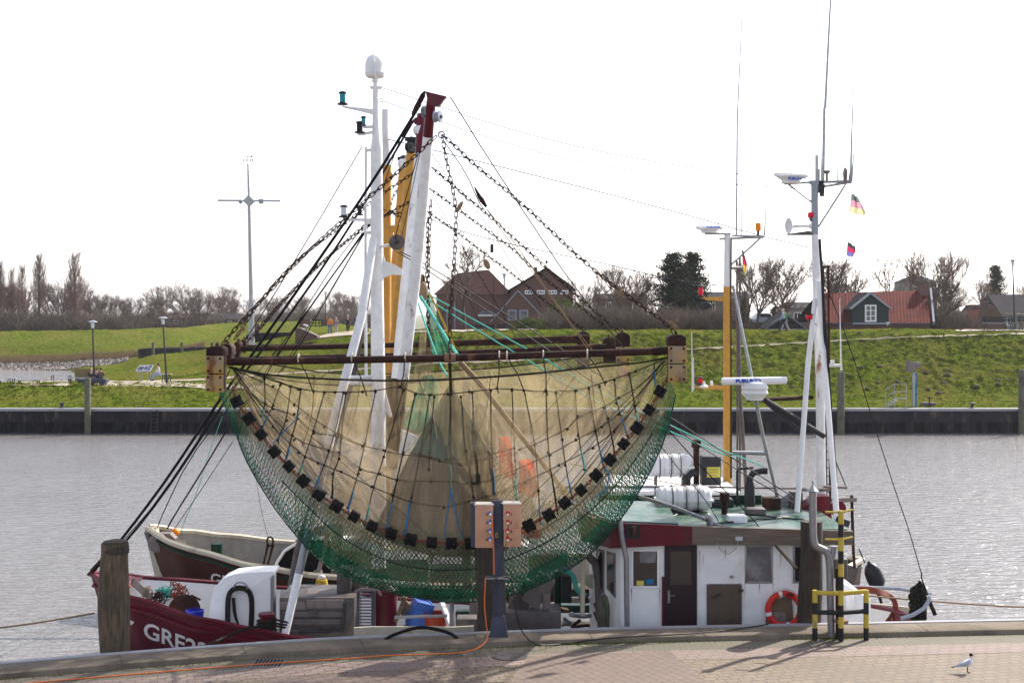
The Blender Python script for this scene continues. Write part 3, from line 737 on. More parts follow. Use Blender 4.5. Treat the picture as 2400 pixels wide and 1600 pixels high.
for i in range(4): proto('u', i, (lambda i=i: gen_bush(31+i, 5, 5, 60)), 5.2, 'bare_bush', 'bush', 'bush', 'bush')
for i in range(2): proto('c', i, (lambda i=i: gen_conifer(51+i)), 12, 'conifer_tree', 'tree', 'bark', 'conifer')
proto('e', 0, (lambda: gen_leafball(61)), 3.0, 'evergreen_bush', 'bush', 'bark', 'evergreen')
def tree(kind, i, px, D, topy, label, group=None, z0=None, wide=1.0):
    gen, H, name, cat, tm, cm, cache = PROTO[(kind, i)]
    x = PX(px, D); z0 = gz(x, D)-.1 if z0 is None else z0
    r = thing(name, label, cat, (0, 0, 0), group)
    if cache[0] is None:
        a, b = gen(); top = max(v[2] for v in b.v)
        PROTO[(kind, i)] = (gen, top, name, cat, tm, cm, cache); H = top
        cache[0] = a.build('trunk', M[tm], r, angle=180); cache[1] = b.build('crown', M[cm], r, smooth=False)
    else:
        for o in cache:
            c = o.copy(); col.objects.link(c); c.parent = r
    H = PROTO[(kind, i)][1]
    s = (PZ(topy, D)-z0)/H; r.location = (x, D, z0); r.scale = (s*wide, s*wide, s); r.rotation_euler = (0, 0, random.uniform(0, 6.28))
    return r
random.seed(11)
ordn = ['first', 'second', 'third', 'fourth', 'fifth', 'sixth', 'seventh', 'eighth', 'ninth', 'tenth', 'eleventh', 'twelfth', 'thirteenth', 'fourteenth', 'fifteenth', 'sixteenth', 'seventeenth', 'eighteenth', 'nineteenth', 'twentieth']
g = 'poplars behind the left dike'
for i, (px, ty, w, D) in enumerate([(2, 608, .7, 262), (28, 622, .6, 268), (52, 614, .6, 266), (92, 590, 1.0, 262), (176, 584, .95, 260)]):
    tree('p', i % 3, px, D, ty, ['tall bare poplar cut by the left edge of the picture', 'slim bare poplar, second from the left edge', 'slim bare poplar just left of the broad tall poplar', 'broad tall bare poplar, second tallest at the left', 'tallest bare poplar, standing alone above the left dike'][i], g, 2.0, w*1.25)
g = 'bare trees behind the left dike'
L1 = [(20, 660), (40, 655), (68, 665), (112, 660), (132, 648), (152, 668), (205, 700), (235, 688), (262, 684), (285, 690), (318, 692), (345, 700), (376, 702), (402, 664), (424, 655), (452, 672), (478, 684), (505, 676), (532, 668), (556, 688)]
for i, (px, ty) in enumerate(L1):
    tree('b' if i in (13, 14, 17) else 's' if i % 3 else 'b', (i*2) % 3, px, 265+(i*7) % 22+max(0, px-400)*.35, ty, 'leafless grey-brown tree, %s from the left in the row behind the left dike' % ordn[i], g, 2.0, 1.05)
L2 = [(590, 694), (625, 690), (655, 700), (690, 690), (728, 688), (765, 702), (800, 680), (826, 684), (850, 688)]
for i, (px, ty) in enumerate(L2):
    tree('s' if i % 2 else 'b', i % 3, px, 322+(i*5) % 16, ty, 'hazy leafless tree, %s right of the tall signal mast behind the grass' % ordn[i], 'hazy bare trees in the middle distance', 3.0, 1.15)
for i, px in enumerate([0, 22, 48, 74, 100, 128, 158, 190, 222, 252, 282, 312]):
    tree('u', i % 4, px, 259+(i % 3)*4, 712+(i*5) % 14, 'low purplish thicket bush behind the left dike, %s from the left' % ordn[i], 'thicket bushes behind the left dike', 2.0, 1.5)
for i, px in enumerate([345, 385, 425, 465, 505, 545, 585, 625, 665, 705, 745, 785, 825, 865]):
    tree('u', i % 4, px, 300+(i % 3)*6+(10 if px > 540 else 0), 722-(8 if px > 700 else 0), 'low hazy bush in the far hedge line, %s from the left' % ordn[i], 'far hedge bushes', 3.0, 1.7)
R1 = [('b', 0, 1088, 127, 572, 'large bare tree in front of the brick house', 1.05), ('b', 1, 1035, 132, 640, 'smaller bare tree at the left corner of the brick house', .9), ('s', 0, 1362, 160, 646, 'thin bare tree just right of the gabled brick house', 1.0),
      ('b', 2, 1408, 155, 664, 'low spreading bare tree between brick house and hedge', 1.1), ('s', 1, 1448, 150, 650, 'upright bare tree left of the dark conifers', 1.1), ('s', 2, 1492, 142, 615, 'many-stemmed bare tree beside the dark conifers', 1.2), ('s', 1, 1519, 146, 630, 'bare tree half hidden behind the dark conifer', .9),
      ('s', 0, 1745, 134, 606, 'bare tree just right of the yellow and white mast', .9), ('s', 2, 1775, 130, 592, 'tall slender bare tree right of the yellow and white mast', .9), ('b', 3, 1846, 132, 596, 'tall forked bare tree behind the walking couple', .95),
      ('b', 4, 1952, 140, 586, 'bare tree behind the white tripod mast', .95), ('s', 1, 2003, 150, 632, 'bare tree behind the left end of the red roof', 1.2), ('b', 0, 2096, 146, 584, 'wide bare tree above the red roof', .9), ('s', 2, 2170, 150, 578, 'dense bare tree above the chimney of the red roof', 1.1),
      ('b', 1, 2206, 152, 640, 'bare tree right of the chimney', 1.0), ('b', 2, 2252, 150, 655, 'low bare tree left of the small brick cottage', 1.1), ('s', 0, 2290, 170, 650, 'hazy bare tree behind the small brick cottage', 1.1), ('b', 3, 2392, 175, 660, 'hazy bare tree at the right edge', 1.1), ('s', 2, 2212, 134, 690, 'thorny bare tree in front of the cottage', 1.2)]
for k, i, px, D, ty, lab, w in R1: tree(k, i, px, D, ty, lab, 'bare trees behind the right dike', None, w)
tree('c', 0, 1580, 136, 588, 'large dark conifer with a double top, left half', 'dark conifers', None, 1.45); tree('c', 1, 1622, 138, 586, 'large dark conifer, right half of the double-topped pair', 'dark conifers', None, 1.35)
tree('c', 0, 2332, 185, 618, 'hazy conifer far behind the cottage at the right', 'dark conifers', None, 1.1); tree('c', 1, 1815, 145, 716, 'small dark conifer behind the black shed', 'dark conifers', None, 1.1)
tree('c', 1, 1738, 150, 700, 'small hazy conifer between the slender bare trees', 'dark conifers', None, 1.2)
tree('e', 0, 1325, 133, 696, 'round dark evergreen shrub against the gabled brick house', 'evergreen shrubs', 5.6, 1.0)
tree('e', 0, 1242, 123, 742, 'low yellow-green shrub in front of the brick house windows', 'evergreen shrubs', 6.4, 1.6)
for i, px in enumerate([1285, 1320, 1352, 1388, 1422, 1456, 1490, 1524, 1558, 1590, 1622, 1656, 1690]):
    tree('u', i % 4, px, 124+(i % 3)*2, 722-(i*11) % 24, 'grey-brown leafless hedge bush on the dike crest, %s from the left' % ordn[i], 'hedge bushes on the right dike', 6.2, 1.5)
for i, px in enumerate([1715, 1745, 1780, 1808, 2202, 2232, 2262]):
    tree('u', (i+1) % 4, px, 133, [735, 742, 748, 750, 700, 712, 722][i], 'small bare bush, %s' % ['right of the yellow mast', 'below the slender bare trees', 'left of the black shed', 'touching the black shed', 'at the right end of the red roof', 'in front of the small cottage', 'beside the cottage chimney'][i], 'low bushes behind the right dike', 4.5, 1.0)
# ================================================================= BUILDINGS
def windowp(par, px0, px1, py0, py1, D, fm='whiteclean', gm='glass', bars=1, fw=.07, name='window', hb=0):
    x0, x1, z0, z1 = PX(px0, D), PX(px1, D), PZ(py1, D), PZ(py0, D); mb = MB()
    mb.bb(x0, x0+fw, D-.06, D+.02, z0, z1); mb.bb(x1-fw, x1, D-.06, D+.02, z0, z1); mb.bb(x0+fw, x1-fw, D-.06, D+.02, z0, z0+fw); mb.bb(x0+fw, x1-fw, D-.06, D+.02, z1-fw, z1)
    for i in range(bars):
        xm = x0+(x1-x0)*(i+1)/(bars+1); mb.bb(xm-fw*.35, xm+fw*.35, D-.055, D+.015, z0+fw, z1-fw)
    for i in range(hb):
        zm = z0+(z1-z0)*(i+1)/(hb+1); mb.bb(x0+fw, x1-fw, D-.052, D+.012, zm-fw*.25, zm+fw*.25)
    w = mb.build(name, M[fm], par); MB().bb(x0+fw*.5, x1-fw*.5, D-.025, D+.0, z0+fw*.5, z1-fw*.5).build('pane', M[gm], w, smooth=False)
    return w
# large brick house with two roofs
D = 140.0; t = thing('brick_house', 'large red brick house with a hipped grey roof and a gabled wing', 'house', (PX(1180, D), D, 4.5))
zb = 4.0
def poly(pts, D): return [P(a, b, D) for a, b in pts]
mb = MB(); mb.bb(PX(1022, D), PX(1200, D), D+.5, D+10, zb, PZ(688, D)); mb.build('wall', M['brick'], t, smooth=False)
mb = MB(); a = P(1016, 690, D+.2); b = P(1202, 690, D+.2); c = V((b.x, D+10.5, a.z)); d = V((a.x, D+10.5, a.z)); r1 = V((PX(1068, D), D+5, PZ(640, D+5))); r2 = V((PX(1143, D), D+5, PZ(632, D+5)))
mb.add([a, b, c, d, r1, r2], [(0, 1, 5, 4), (1, 2, 5), (2, 3, 4, 5), (3, 0, 4), (0, 3, 2, 1)]); M['darkredroof'] = mat('dark_red_brown_tiles', (.055, .028, .026), .95, spec=.02, bump=.3); mb.build('roof', M['darkredroof'], t, smooth=False)
mb = MB(); W = poly([(1196, 800), (1196, 676), (1281, 629), (1343, 675), (1343, 800)], D-1); mb.prism(W, (0, 9, 0)); mb.build('gable_wall', M['brick'], t, smooth=False)
mb = MB(); pk = P(1281, 625, D-1.3)
for e in (P(1190, 680, D-1.3), P(1349, 677, D-1.3)):
    mb.add([e, pk, pk+V((0, 9.6, 0)), e+V((0, 9.6, 0)), e-V((0, 0, .22)), pk-V((0, 0, .22)), pk+V((0, 9.6, -.22)), e+V((0, 9.6, -.22))], [(0, 1, 2, 3), (4, 7, 6, 5), (0, 4, 5, 1), (3, 2, 6, 7), (0, 3, 7, 4)])
mb.build('gable_roof', M['slateroof'], t, smooth=False)
for a, b in ((1230, 1249), (1258, 1277), (1286, 1305), (1313, 1332)): windowp(t, a, b, 680, 689.5, D-1.02, 'whiteclean', 'glass', 2, .1)
mb = MB(); mb.bb(PX(1253, D), PX(1260, D), D+2, D+2.6, PZ(640, D), PZ(624, D)); mb.build('chimney', M['brick'], t, smooth=False)
mb = MB(); mb.cyl(P(1281, 628, D), P(1281, 616, D), .03, 6); mb.ell(P(1281, 614, D), (.13, .13, .16)); mb.build('roof_ornament', M['slateroof'], t)
mb = MB(); mb.prism(poly([(1150, 800), (1150, 757), (1214, 684), (1283, 753), (1283, 800)], D-3), (0, 1.9, 0)); mb.build('porch_gable', M['brick'], t, smooth=False)
mb = MB()
for e in (P(1150, 754, D-3.1), P(1283, 753, D-3.1)): mb.bbox(e, P(1214, 681, D-3.1), .15, .1)
mb.build('gable_trim', M['bluegrey'], t)
for a, b in ((1190, 1211), (1217, 1238)): windowp(t, a, b, 726, 751, D-3.02, 'bluegrey', 'frost', 0, .12)
mb = MB(); mb.bb(PX(1120, D), PX(1162, D), D+.42, D+.5, PZ(741, D), PZ(737, D)); mb.build('window_lintel', M['whiteclean'], t)
mb = MB(); n = 12; arc = [P(1141+20*math.cos(math.pi*i/n), 737-9*math.sin(math.pi*i/n), D+.46) for i in range(n+1)]; mb.prism(arc, (0, .04, 0)); mb.build('arched_window', M['frost'], t)
for px in (1048, 1066):
    MB().cyl(P(px, 690, D+.4), P(px, 790, D+.4), .06, 6).build('downpipe', M['bluegrey'], t)
# red roofed farmhouse
D = 130.0; t = thing('farmhouse', 'farmhouse with a red pantile roof and a dark green dormer', 'house', (PX(2060, D), D, 4.8))
ze, zr = PZ(757, D), PZ(684, D+5); x0, x1 = PX(1912, D), PX(2187, D)
mb = MB(); a, b, c, d = V((x0, D, ze)), V((x1, D, ze)), V((PX(2180, D+5), D+5, PZ(679, D+5))), V((PX(1915, D+5), D+5, PZ(688, D+5)))
mb.add([a, b, c, d], [(0, 1, 2, 3)]); mb.uv = [(0, 0), (x1-x0, 0), (x1-x0, 6.4), (0, 6.4)]; rf = mb.build('roof', M['tiles'], t, smooth=False)
mb = MB(); mb.add([V((x0, D+10, ze)), V((x1, D+10, ze)), c+V((0, .01, -.02)), d+V((0, .01, -.02))], [(0, 3, 2, 1)]); mb.build('rear_roof', M['slateroof'], t, smooth=False)
mb = MB(); mb.bb(x0+.2, x1-.2, D+.4, D+9.6, 4.0, ze-.02); mb.prism([V((x1-.15, D+.4, ze)), V((x1-.15, D+9.6, ze)), c+V((0, 0, -.15))], (-.2, 0, 0)); mb.build('wall', M['brick'], t, smooth=False)
mb = MB(); mb.bbox(b+V((.05, -.05, 0)), c+V((.05, 0, .05)), .18, .3); mb.build('gable_board', M['bluegrey'], t)
mb = MB(); mb.bbox(a+V((0, -.08, -.1)), b+V((0, -.08, -.1)), .1, .12); mb.build('gutter', M['slate'], t)
for px0, px1, py0, py1, DD in ((2153, 2174, 669, 690, D+4.5),):
    ch = MB().bb(PX(px0, DD), PX(px1, DD), DD-.4, DD+.5, PZ(py1, DD)-.4, PZ(py0, DD)); ch.build('chimney', M['brick'], t, smooth=False)
DD = D-.1
mb = MB(); mb.prism(poly([(1998, 757), (1998, 724), (2040, 691), (2083, 724), (2083, 757)], DD), (0, 5, 0)); dm = mb.build('dormer', M['darkgreenwood'], t, smooth=False)
mb = MB(); pk = P(2040, 686.5, DD-.25)
for e in (P(1993, 724, DD-.25), P(2088, 723, DD-.25)): mb.bbox(e, pk, .3, .16)
mb.build('dormer_trim', M['bluegrey'], dm)
mb = MB(); pk = P(2040, 685, DD-.2)
for e in (P(1991, 725, DD-.2), P(2090, 724, DD-.2)): mb.add([e, pk, pk+V((0, 5, 0)), e+V((0, 5, 0))], [(0, 1, 2, 3)])
mb.build('dormer_roof', M['slateroof'], dm, smooth=False)
mb = MB(); mb.bb(PX(1998, DD), PX(2085, DD), DD-.2, DD+.02, PZ(760, DD), PZ(756, DD)); mb.build('dormer_sill', M['bluegrey'], dm)
windowp(t, 2027, 2054, 714, 754, DD-.02, 'whiteclean', 'frost', 1, .14, hb=2)
# black shed with pale barge boards
D = 122.5; t = thing('shed', 'low black boarded shed with pale gable boards behind the dike', 'shed', (PX(1842, D), D, 6.5))
mb = MB(); mb.prism(poly([(1797, 790), (1797, 772), (1843, 739), (1888, 770), (1888, 790)], D), (0, 4, 0)); mb.build('wall', M['blackwood'], t, smooth=False)
mb = MB(); pk = P(1843, 736, D-.2)
for e in (P(1793, 770, D-.2), P(1889, 768, D-.2)): mb.bbox(e, pk, .2, .12)
mb.bb(PX(1797, D), PX(1888, D), D-.12, D-.02, PZ(772, D), PZ(770.5, D)); mb.build('gable_board', M['bluegrey'], t)
mb = MB(); pk = P(1843, 734.5, D-.3)
for e in (P(1792, 769, D-.3), P(1891, 767, D-.3)): mb.add([e, pk, pk+V((0, 4.6, 0)), e+V((0, 4.6, 0)), e-V((0, 0, .08)), pk-V((0, 0, .08)), pk+V((0, 4.6, -.08)), e+V((0, 4.6, -.08))], [(0, 1, 2, 3), (4, 7, 6, 5), (0, 4, 5, 1)])
mb.build('roof', M['tiles' if 0 else 'slateroof'], t, smooth=False)
# brick cottage right
D = 140.0; t = thing('cottage', 'small brick cottage with two chimneys behind the bench on the dike', 'house', (PX(2290, D), D, 4.6))
mb = MB(); mb.prism(poly([(2290, 800), (2290, 760), (2325, 713), (2346, 735), (2360, 765), (2360, 800)], D), (0, 8, 0)); mb.build('wall', M['bricklow'], t, smooth=False)
mb = MB(); a, b, c, d = P(2247, 770, D-.3), P(2292, 762, D-.3), P(2306, 725, D+2), P(2270, 728, D+2); mb.add([a, b, c, d], [(0, 1, 2, 3)]); mb.uv = [(0, 0), (2, 0), (2, 2.4), (0, 2.4)]; mb.build('roof', M['tiles'], t, smooth=False)
mb = MB(); mb.prism([a, V((a.x, D+8, a.z)), V((d.x, D+8, d.z)), d], (2.0, 0, 0)); mb.build('side_wall', M['bricklow'], t, smooth=False)
for a, b, y0, y1, DD, mm in ((2302, 2317, 708, 745, D-.4, 'bricklow'), (2276, 2289, 716, 735, D+3, 'brick')):
    cm = MB().bb(PX(a, DD), PX(b, DD), DD, DD+.7, PZ(y1, DD), PZ(y0, DD)).build('chimney', M[mm], t, smooth=False)
    MB().bb(PX(a, DD)-.05, PX(b, DD)+.05, DD-.05, DD+.75, PZ(y0, DD)+.003, PZ(y0, DD)+.1).build('chimney_cap', M['concrete'], cm)
def simple_house(px0, px1, yr, ye, yb, D, wm, rm, label, dep=8, hip=0.0, name='house'):
    t = thing(name, label, 'house', (PX((px0+px1)/2, D), D, 3)); mb = MB(); x0, x1 = PX(px0, D), PX(px1, D)
    mb.bb(x0+.2, x1-.2, D+.3, D+dep, 2.5, PZ(ye, D)); mb.build('wall', M[wm], t, smooth=False)
    mb = MB(); z = PZ(ye, D)+.02; zr = PZ(yr, D+dep/2); h = hip*(x1-x0)
    mb.add([(x0, D, z), (x1, D, z), (x1, D+dep+.3, z), (x0, D+dep+.3, z), (x0+h, D+dep/2, zr), (x1-h, D+dep/2, zr)], [(0, 1, 5, 4), (1, 2, 5), (2, 3, 4, 5), (3, 0, 4), (0, 3, 2, 1)])
    mb.build('roof', M[rm], t, smooth=False)
    n = max(2, int((x1-x0)/3.5))
    for i in range(n):
        xm = px0+(px1-px0)*(i+.5)/n; w = .45/D*F
        if PZ(ye, D)-PZ(yb, D) > 1.2: windowp(t, xm-w, xm+w, ye+(yb-ye)*.2, ye+(yb-ye)*.7, D+.27, 'whiteclean', 'glass', 1, .08)
    return t
M['greyroof'] = mat('faded_roof', (.055, .05, .055), .95, spec=.02, scale=1, bump=.3); M['brownroof'] = mat('brown_roof', (.07, .045, .04), .95, spec=.02, bump=.3); M['paleplaster'] = mat('pale_plaster', (.24, .22, .21), .8)
simple_house(330, 440, 734, 746, 765, 300, 'bricklow', 'brownroof', 'long low dark barn roof behind the left bare trees', 10)
simple_house(432, 560, 735, 748, 765, 305, 'bricklow', 'greyroof', 'second long low barn right behind the left bare trees', 10)
simple_house(780, 862, 728, 742, 760, 335, 'bricklow', 'brownroof', 'hazy low house behind the walkers', 10)
simple_house(620, 720, 732, 746, 760, 340, 'bricklow', 'greyroof', 'hazy low house right of the signal mast', 10)
simple_house(1668, 1800, 745, 765, 790, 150, 'bricklow', 'greyroof', 'grey tiled house partly hidden by the yellow mast', 8)
simple_house(1640, 1760, 684, 700, 740, 235, 'bricklow', 'greyroof', 'distant grey roof behind the dark conifer', 8)
simple_house(1850, 1925, 708, 722, 770, 170, 'paleplaster', 'greyroof', 'pale house with grey roof left of the white tripod mast', 9, .1)
simple_house(2345, 2440, 690, 735, 775, 160, 'paleplaster', 'greyroof', 'pale house with a wide grey roof at the right edge', 9)
simple_house(2130, 2200, 647, 660, 720, 215, 'paleplaster', 'greyroof', 'tall hazy pale house behind the chimney of the red roof', 9, .3)
simple_house(1395, 1520, 688, 700, 740, 240, 'bricklow', 'greyroof', 'distant long grey roof between hedge and bare trees', 9)
# brick walls of the sluice
D = 137.0
def brickwall(name, pts, D, dep, label, m='bricklow'):
    mb = MB(); mb.prism(poly(pts, D), (0, dep, 0)); return tag(mb.build(name, M[m], smooth=False), label, 'wall')
brickwall('brick_wing_wall', [(692, 806), (692, 770), (702, 768), (744, 787), (744, 793)], 131, 1.6, 'brown brick wing wall sloping down to the footpath')
brickwall('brick_wall', [(702, 772), (702, 748), (728, 748), (728, 763)], 143, .5, 'dark brick wall left of the field gate')
brickwall('brick_wall', [(754, 764), (754, 747), (790, 747), (790, 764)], 146, .5, 'dark brick wall right of the field gate, behind the walkers')
brickwall('retaining_wall', [(573, 803), (577, 785), (600, 780), (680, 779), (680, 786), (640, 793), (600, 802)], 128, .8, 'low dark retaining wall at the foot of the signal mast', 'darkwall')
brickwall('brick_pier', [(595, 783), (595, 758), (608, 758), (608, 783)], 133, .6, 'square brick pier beside the foot of the signal mast', 'brick')
t = thing('field_gate', 'dark wooden field gate between two brick walls', 'gate', (PX(741, 144), 144, 6.5)); mb = MB()
for y in (750, 757, 763): mb.bbox(P(728, y, 144), P(754, y, 144), .05, .08)
mb.build('rails', M['blackwood'], t); mb = MB()
for x in (729, 740, 748, 753): mb.bbox(P(x, 766, 144), P(x, 749, 144), .06, .08)
mb.build('stakes', M['blackwood'], t)
# dark retaining wall with posts, left
t = thing('bank_wall', 'dark timber bank wall with upright posts on the left bank', 'wall', (PX(460, 170), 170, 2)); mb = MB()
W = [P(a, b, D) for a, b, D in ((324, 818, 166), (345, 816, 166), (560, 812, 176), (600, 810, 178))]; mb.grid([[p-V((0, 0, 2.4)) for p in W], W, [p+V((0, .5, 0)) for p in W]]); mb.build('boards', M['darkwall'], t, smooth=False)
for px, D in ((359, 164), (426, 168), (497, 172)):
    MB().cyl(V((PX(px, D), D, 1.5)), P(px, 802, D), .16, 10).build('post', M['pilegreen'], t)
# ================================================================= STREET FURNITURE ACROSS THE WATER
def lamp(px, py0, py1, D, label, s=1.0, lx=0):
    z0 = PZ(py1, D); zt = PZ(py0, D); x = PX(px, D); t = thing('street_lamp', label, 'street lamp', (x, D, z0), 'street lamps across the water')
    MB().tube([(x, D, z0-.2), (x+lx, D, zt-.62*s)], [.085*s, .055*s], 10).build('post', M['dsteel'], t)
    MB().lathe((x+lx, D, zt-.62*s), [(.05*s, 0), (.11*s, .03*s), (.15*s, .45*s)], 12).build('lamp_glass', M['clearlens'], t)
    MB().lathe((x+lx, D, zt-.16*s), [(.2*s, 0), (.38*s, .04*s), (.36*s, .07*s), (.12*s, .16*s)], 16).build('lamp_cap', M['bluegrey'], t)
lamp(221.5, 751, 895, 113, 'street lamp with a mushroom cap behind the three seated people', 1, -.15)
lamp(391, 742, 893, 112, 'street lamp with a mushroom cap beside the woman on the bench', 1, -.3)
lamp(2379, 607, 775, 121, 'tall lamp post at the right edge beside the bench', 1, -.2)
lamp(1182, 640, 775, 129, 'lamp post in front of the large brick house', .9)
lamp(763, 683, 757, 300, 'thin distant lamp post above the middle trees', 1.5)
lamp(2080, 755, 785, 124, 'small low lamp in front of the farmhouse roof', .5)
t = thing('path_light', 'short white cylindrical path light on the dike crest', 'path light', (PX(1254, 118), 118, 7.1)); D = 118
MB().cyl(V((PX(1254, D), D, 6.9)), P(1254, 782, D), .17, 12).build('post', M['bluegrey'], t); MB().lathe(P(1254, 783, D), [(.3, 0), (.36, .05), (.1, .18)], 14).build('lamp_cap', M['whiteclean'], t)
t = thing('path_light', 'short path light beside the brick wing wall', 'path light', (PX(718, 130), 130, 6)); D = 130
MB().cyl(P(717.5, 776, D), P(717.5, 764, D), .1, 10).build('post', M['bluegrey'], t); MB().box(P(716.5, 762, D), (.42, .4, .12), Matrix.Rotation(R(15), 3, 'Y')).build('lamp_head', M['whiteclean'], t)
def bench(px0, px1, ys, yg, D, label, back=0, seat='bluegrey', wid=.4, backm='blackwood', legm='dsteel'):
    x0, x1 = PX(px0, D), PX(px1, D); zs, z0 = PZ(ys, D), PZ(yg, D); t = thing('bench', label, 'bench', ((x0+x1)/2, D, z0), 'benches across the water')
    mb = MB()
    for k in range(3): mb.bb(x0, x1, D-wid/2+k*wid/3, D-wid/2+k*wid/3+wid/3-.03, zs-.05, zs)
    mb.build('seat', M[seat], t)
    for x in (x0+.25, x1-.25):
        mb = MB(); mb.tube([(x-.12, D, z0-.1), (x-.06, D, zs-.05)], .035, 6); mb.tube([(x+.12, D, z0-.1), (x+.06, D, zs-.05)], .035, 6); mb.build('leg', M[legm], t)
    if back:
        mb = MB()
        for k in range(4): mb.bb(x0, x1, D+wid/2, D+wid/2+.04, zs+.1+k*back/4, zs+.06+(k+1)*back/4)
        for x in (x0+.2, x1-.2): mb.bb(x, x+.06, D+wid/2+.041, D+wid/2+.09, zs, zs+back+.1)
        mb.build('backrest', M[backm], t)
bench(14, 39, 885.5, 894, 113, 'small backless bench at the water, second from the left'); bench(-10, 6, 890, 902, 112, 'backless bench cut by the left edge')
bench(39, 98, 889.5, 903, 111, 'long backless bench beside the path at the left'); bench(116, 171, 878, 890, 117, 'long pale backless bench near the bay shore'); bench(156, 205, 885, 900, 112.5, 'backless bench just left of the wooden pile')
bench(172, 212, 884, 894, 116, 'brown bench with a high slatted backrest behind the pile', .62, 'board', .5, 'board')
bench(376, 404, 875.5, 892, 112.5, 'pale backless bench at the right-hand lamp post', 0, 'cream'); bench(2304, 2378, 756.5, 775, 119, 'long bench with dark backrest on the dike at the right', .45, 'bluegrey', .45); bench(2386, 2430, 756, 774, 119, 'bench cut by the right edge of the picture', .45, 'board', .45)
bench(1100, 1160, 773, 785, 124, 'left one of two dark benches before the brick house', .4, 'bluegrey'); bench(1163, 1222, 772, 784, 124, 'right one of two dark benches before the brick house', .4, 'bluegrey')
D = 111; t = thing('stone_seat', 'heavy dark stone slab seat on one leg behind the wooden pile', 'seat', (PX(230, D), D, 3))
MB().bb(PX(185, D), PX(251, D), D-.4, D+.5, PZ(896, D), PZ(887, D)).build('slab', M['slate'], t, bevel=.04); MB().bb(PX(235, D), PX(247, D), D-.35, D+.4, PZ(902, D), PZ(896, D)-.003).build('leg', M['slate'], t)
# information board
D = 115; t = thing('information_board', 'slanted grey information board on four thin legs', 'sign', (PX(338, D), D, 3.1))
a, b, c, d = [P(*q) for q in ((317, 869.5, 114.7), (351, 869, 114.7), (360, 855, 115.5), (327, 855.5, 115.5))]; mb = MB(); mb.prism([a, b, c, d], (0, .02, -.07)); mb.build('panel', M['bluegrey'], t)
mb = MB(); up = (d-a); rt = (b-a)
for i, (u, v, w, h) in enumerate(((.08, .2, .35, .55), (.5, .25, .2, .5), (.76, .15, .18, .3), (.74, .6, .2, .3))):
    q = a+rt*u+up*v+V((0, -.012, .012)); mb.add([q, q+rt*w, q+rt*w+up*h, q+up*h], [(0, 1, 2, 3)])
mb.build('printed_panel', M['slate'], t, smooth=False); mb = MB()
for px, D in ((326, 114.8), (333, 115.4), (346, 114.8), (353, 115.4)): mb.cyl(V((PX(px, D), D, 2.9)), P(px, 868, D), .03, 6)
mb.build('legs', M['galv'], t)
# tall signal mast
D = 126; x = PX(590, D); t = thing('signal_mast', 'tall grey signal mast with a crossarm and a weather vane, left background', 'mast', (x, D, PZ(805, D)))
xt = PX(581, D)
MB().tube([(x, D, PZ(810, D)), (PX(588.5, D), D, PZ(700, D)), (PX(584, D), D, PZ(490, D)), (xt, D, PZ(385, D))], [.3, .19, .13, .07], 12).build('pole', M['galv'], t)
mb = MB()
for i in range(34):
    y = 700-i*9; f = (y-385)/(700-385); xx = PX(581+7.5*f, D); mb.bb(xx-.25, xx+.25, D-.02, D+.02, PZ(y, D), PZ(y, D)+.03)
mb.build('climbing_rungs', M['galv'], t)
mb = MB(); mb.bbox(P(510, 470, D), P(657, 471, D), .16, .16); mb.box(P(583.5, 471, D), (.75, .45, .75), Matrix.Rotation(R(45), 3, 'Y')); mb.build('crossarm', M['galv'], t)
mb = MB(); mb.box(P(612, 472, D-.2), (.38, .3, .42)); mb.build('equipment_box', M['bluegrey'], t); mb = MB(); mb.lathe(P(564, 478, D-.2), [(.05, 0), (.15, .08), (.2, .3), (.16, .36), (.04, .4)], 12); mb.build('camera_dome', M['bluegrey'], t)
mb = MB(); mb.cyl(P(581, 386, D), P(581, 366, D), .04, 6); mb.bbox(P(572, 367.5, D), P(591, 367, D), .05, .05); mb.add([P(585, 367, D), P(592, 363, D), P(592, 371, D)], [(0, 1, 2)]); mb.bbox(P(570, 376, D), P(593, 376, D), .03, .03)
for px in (571, 577, 587, 592): mb.cyl(P(px, 379, D), P(px, 373, D), .05, 6)
mb.build('weather_vane', M['galv'], t)
mb = MB()
for a, b in (((579, 388), (512, 470)), ((585, 388), (655, 470)), ((581, 488), (535, 700)), ((585, 488), (655, 690))): mb.tube([P(*a, D), P(*b, D)], .012, 4)
mb.build('stay_wires', M['galv'], t)
mb = MB(); mb.box(P(588.5, 716, D-.3), (.5, .35, .55)); mb.box(P(587.5, 697, D-.25), (.25, .25, .5)); mb.build('cabinet', M['galv'], t)
# parked car on the road behind
D = 150; t = thing('parked_car', 'pale blue-silver car parked behind the bare trees', 'car', (PX(1795, D), D, 6.2)); c = V((PX(1795, D), D, PZ(764, D)))
mb = MB(); pr = [(-2.1, .35), (-2.1, .75), (-1.5, .9), (-.9, 1.35), (.7, 1.38), (1.3, .95), (2.0, .85), (2.1, .4)]; mb.prism([c+V((a*.5, 0, b)) for a, b in pr], (0, 4, 0)); mb.build('body', M['bluegrey'], t, bevel=.05)
MB().bb(c.x-.6, c.x+.55, c.y-.02, c.y-.004, c.z+.95, c.z+1.28).build('windscreen', M['glass'], t)
for s in (-.75, .75): MB().cyl(c+V((s, .3, .3)), c+V((s, .6, .3)), .32, 14).build('wheel', M['rubber'], t)
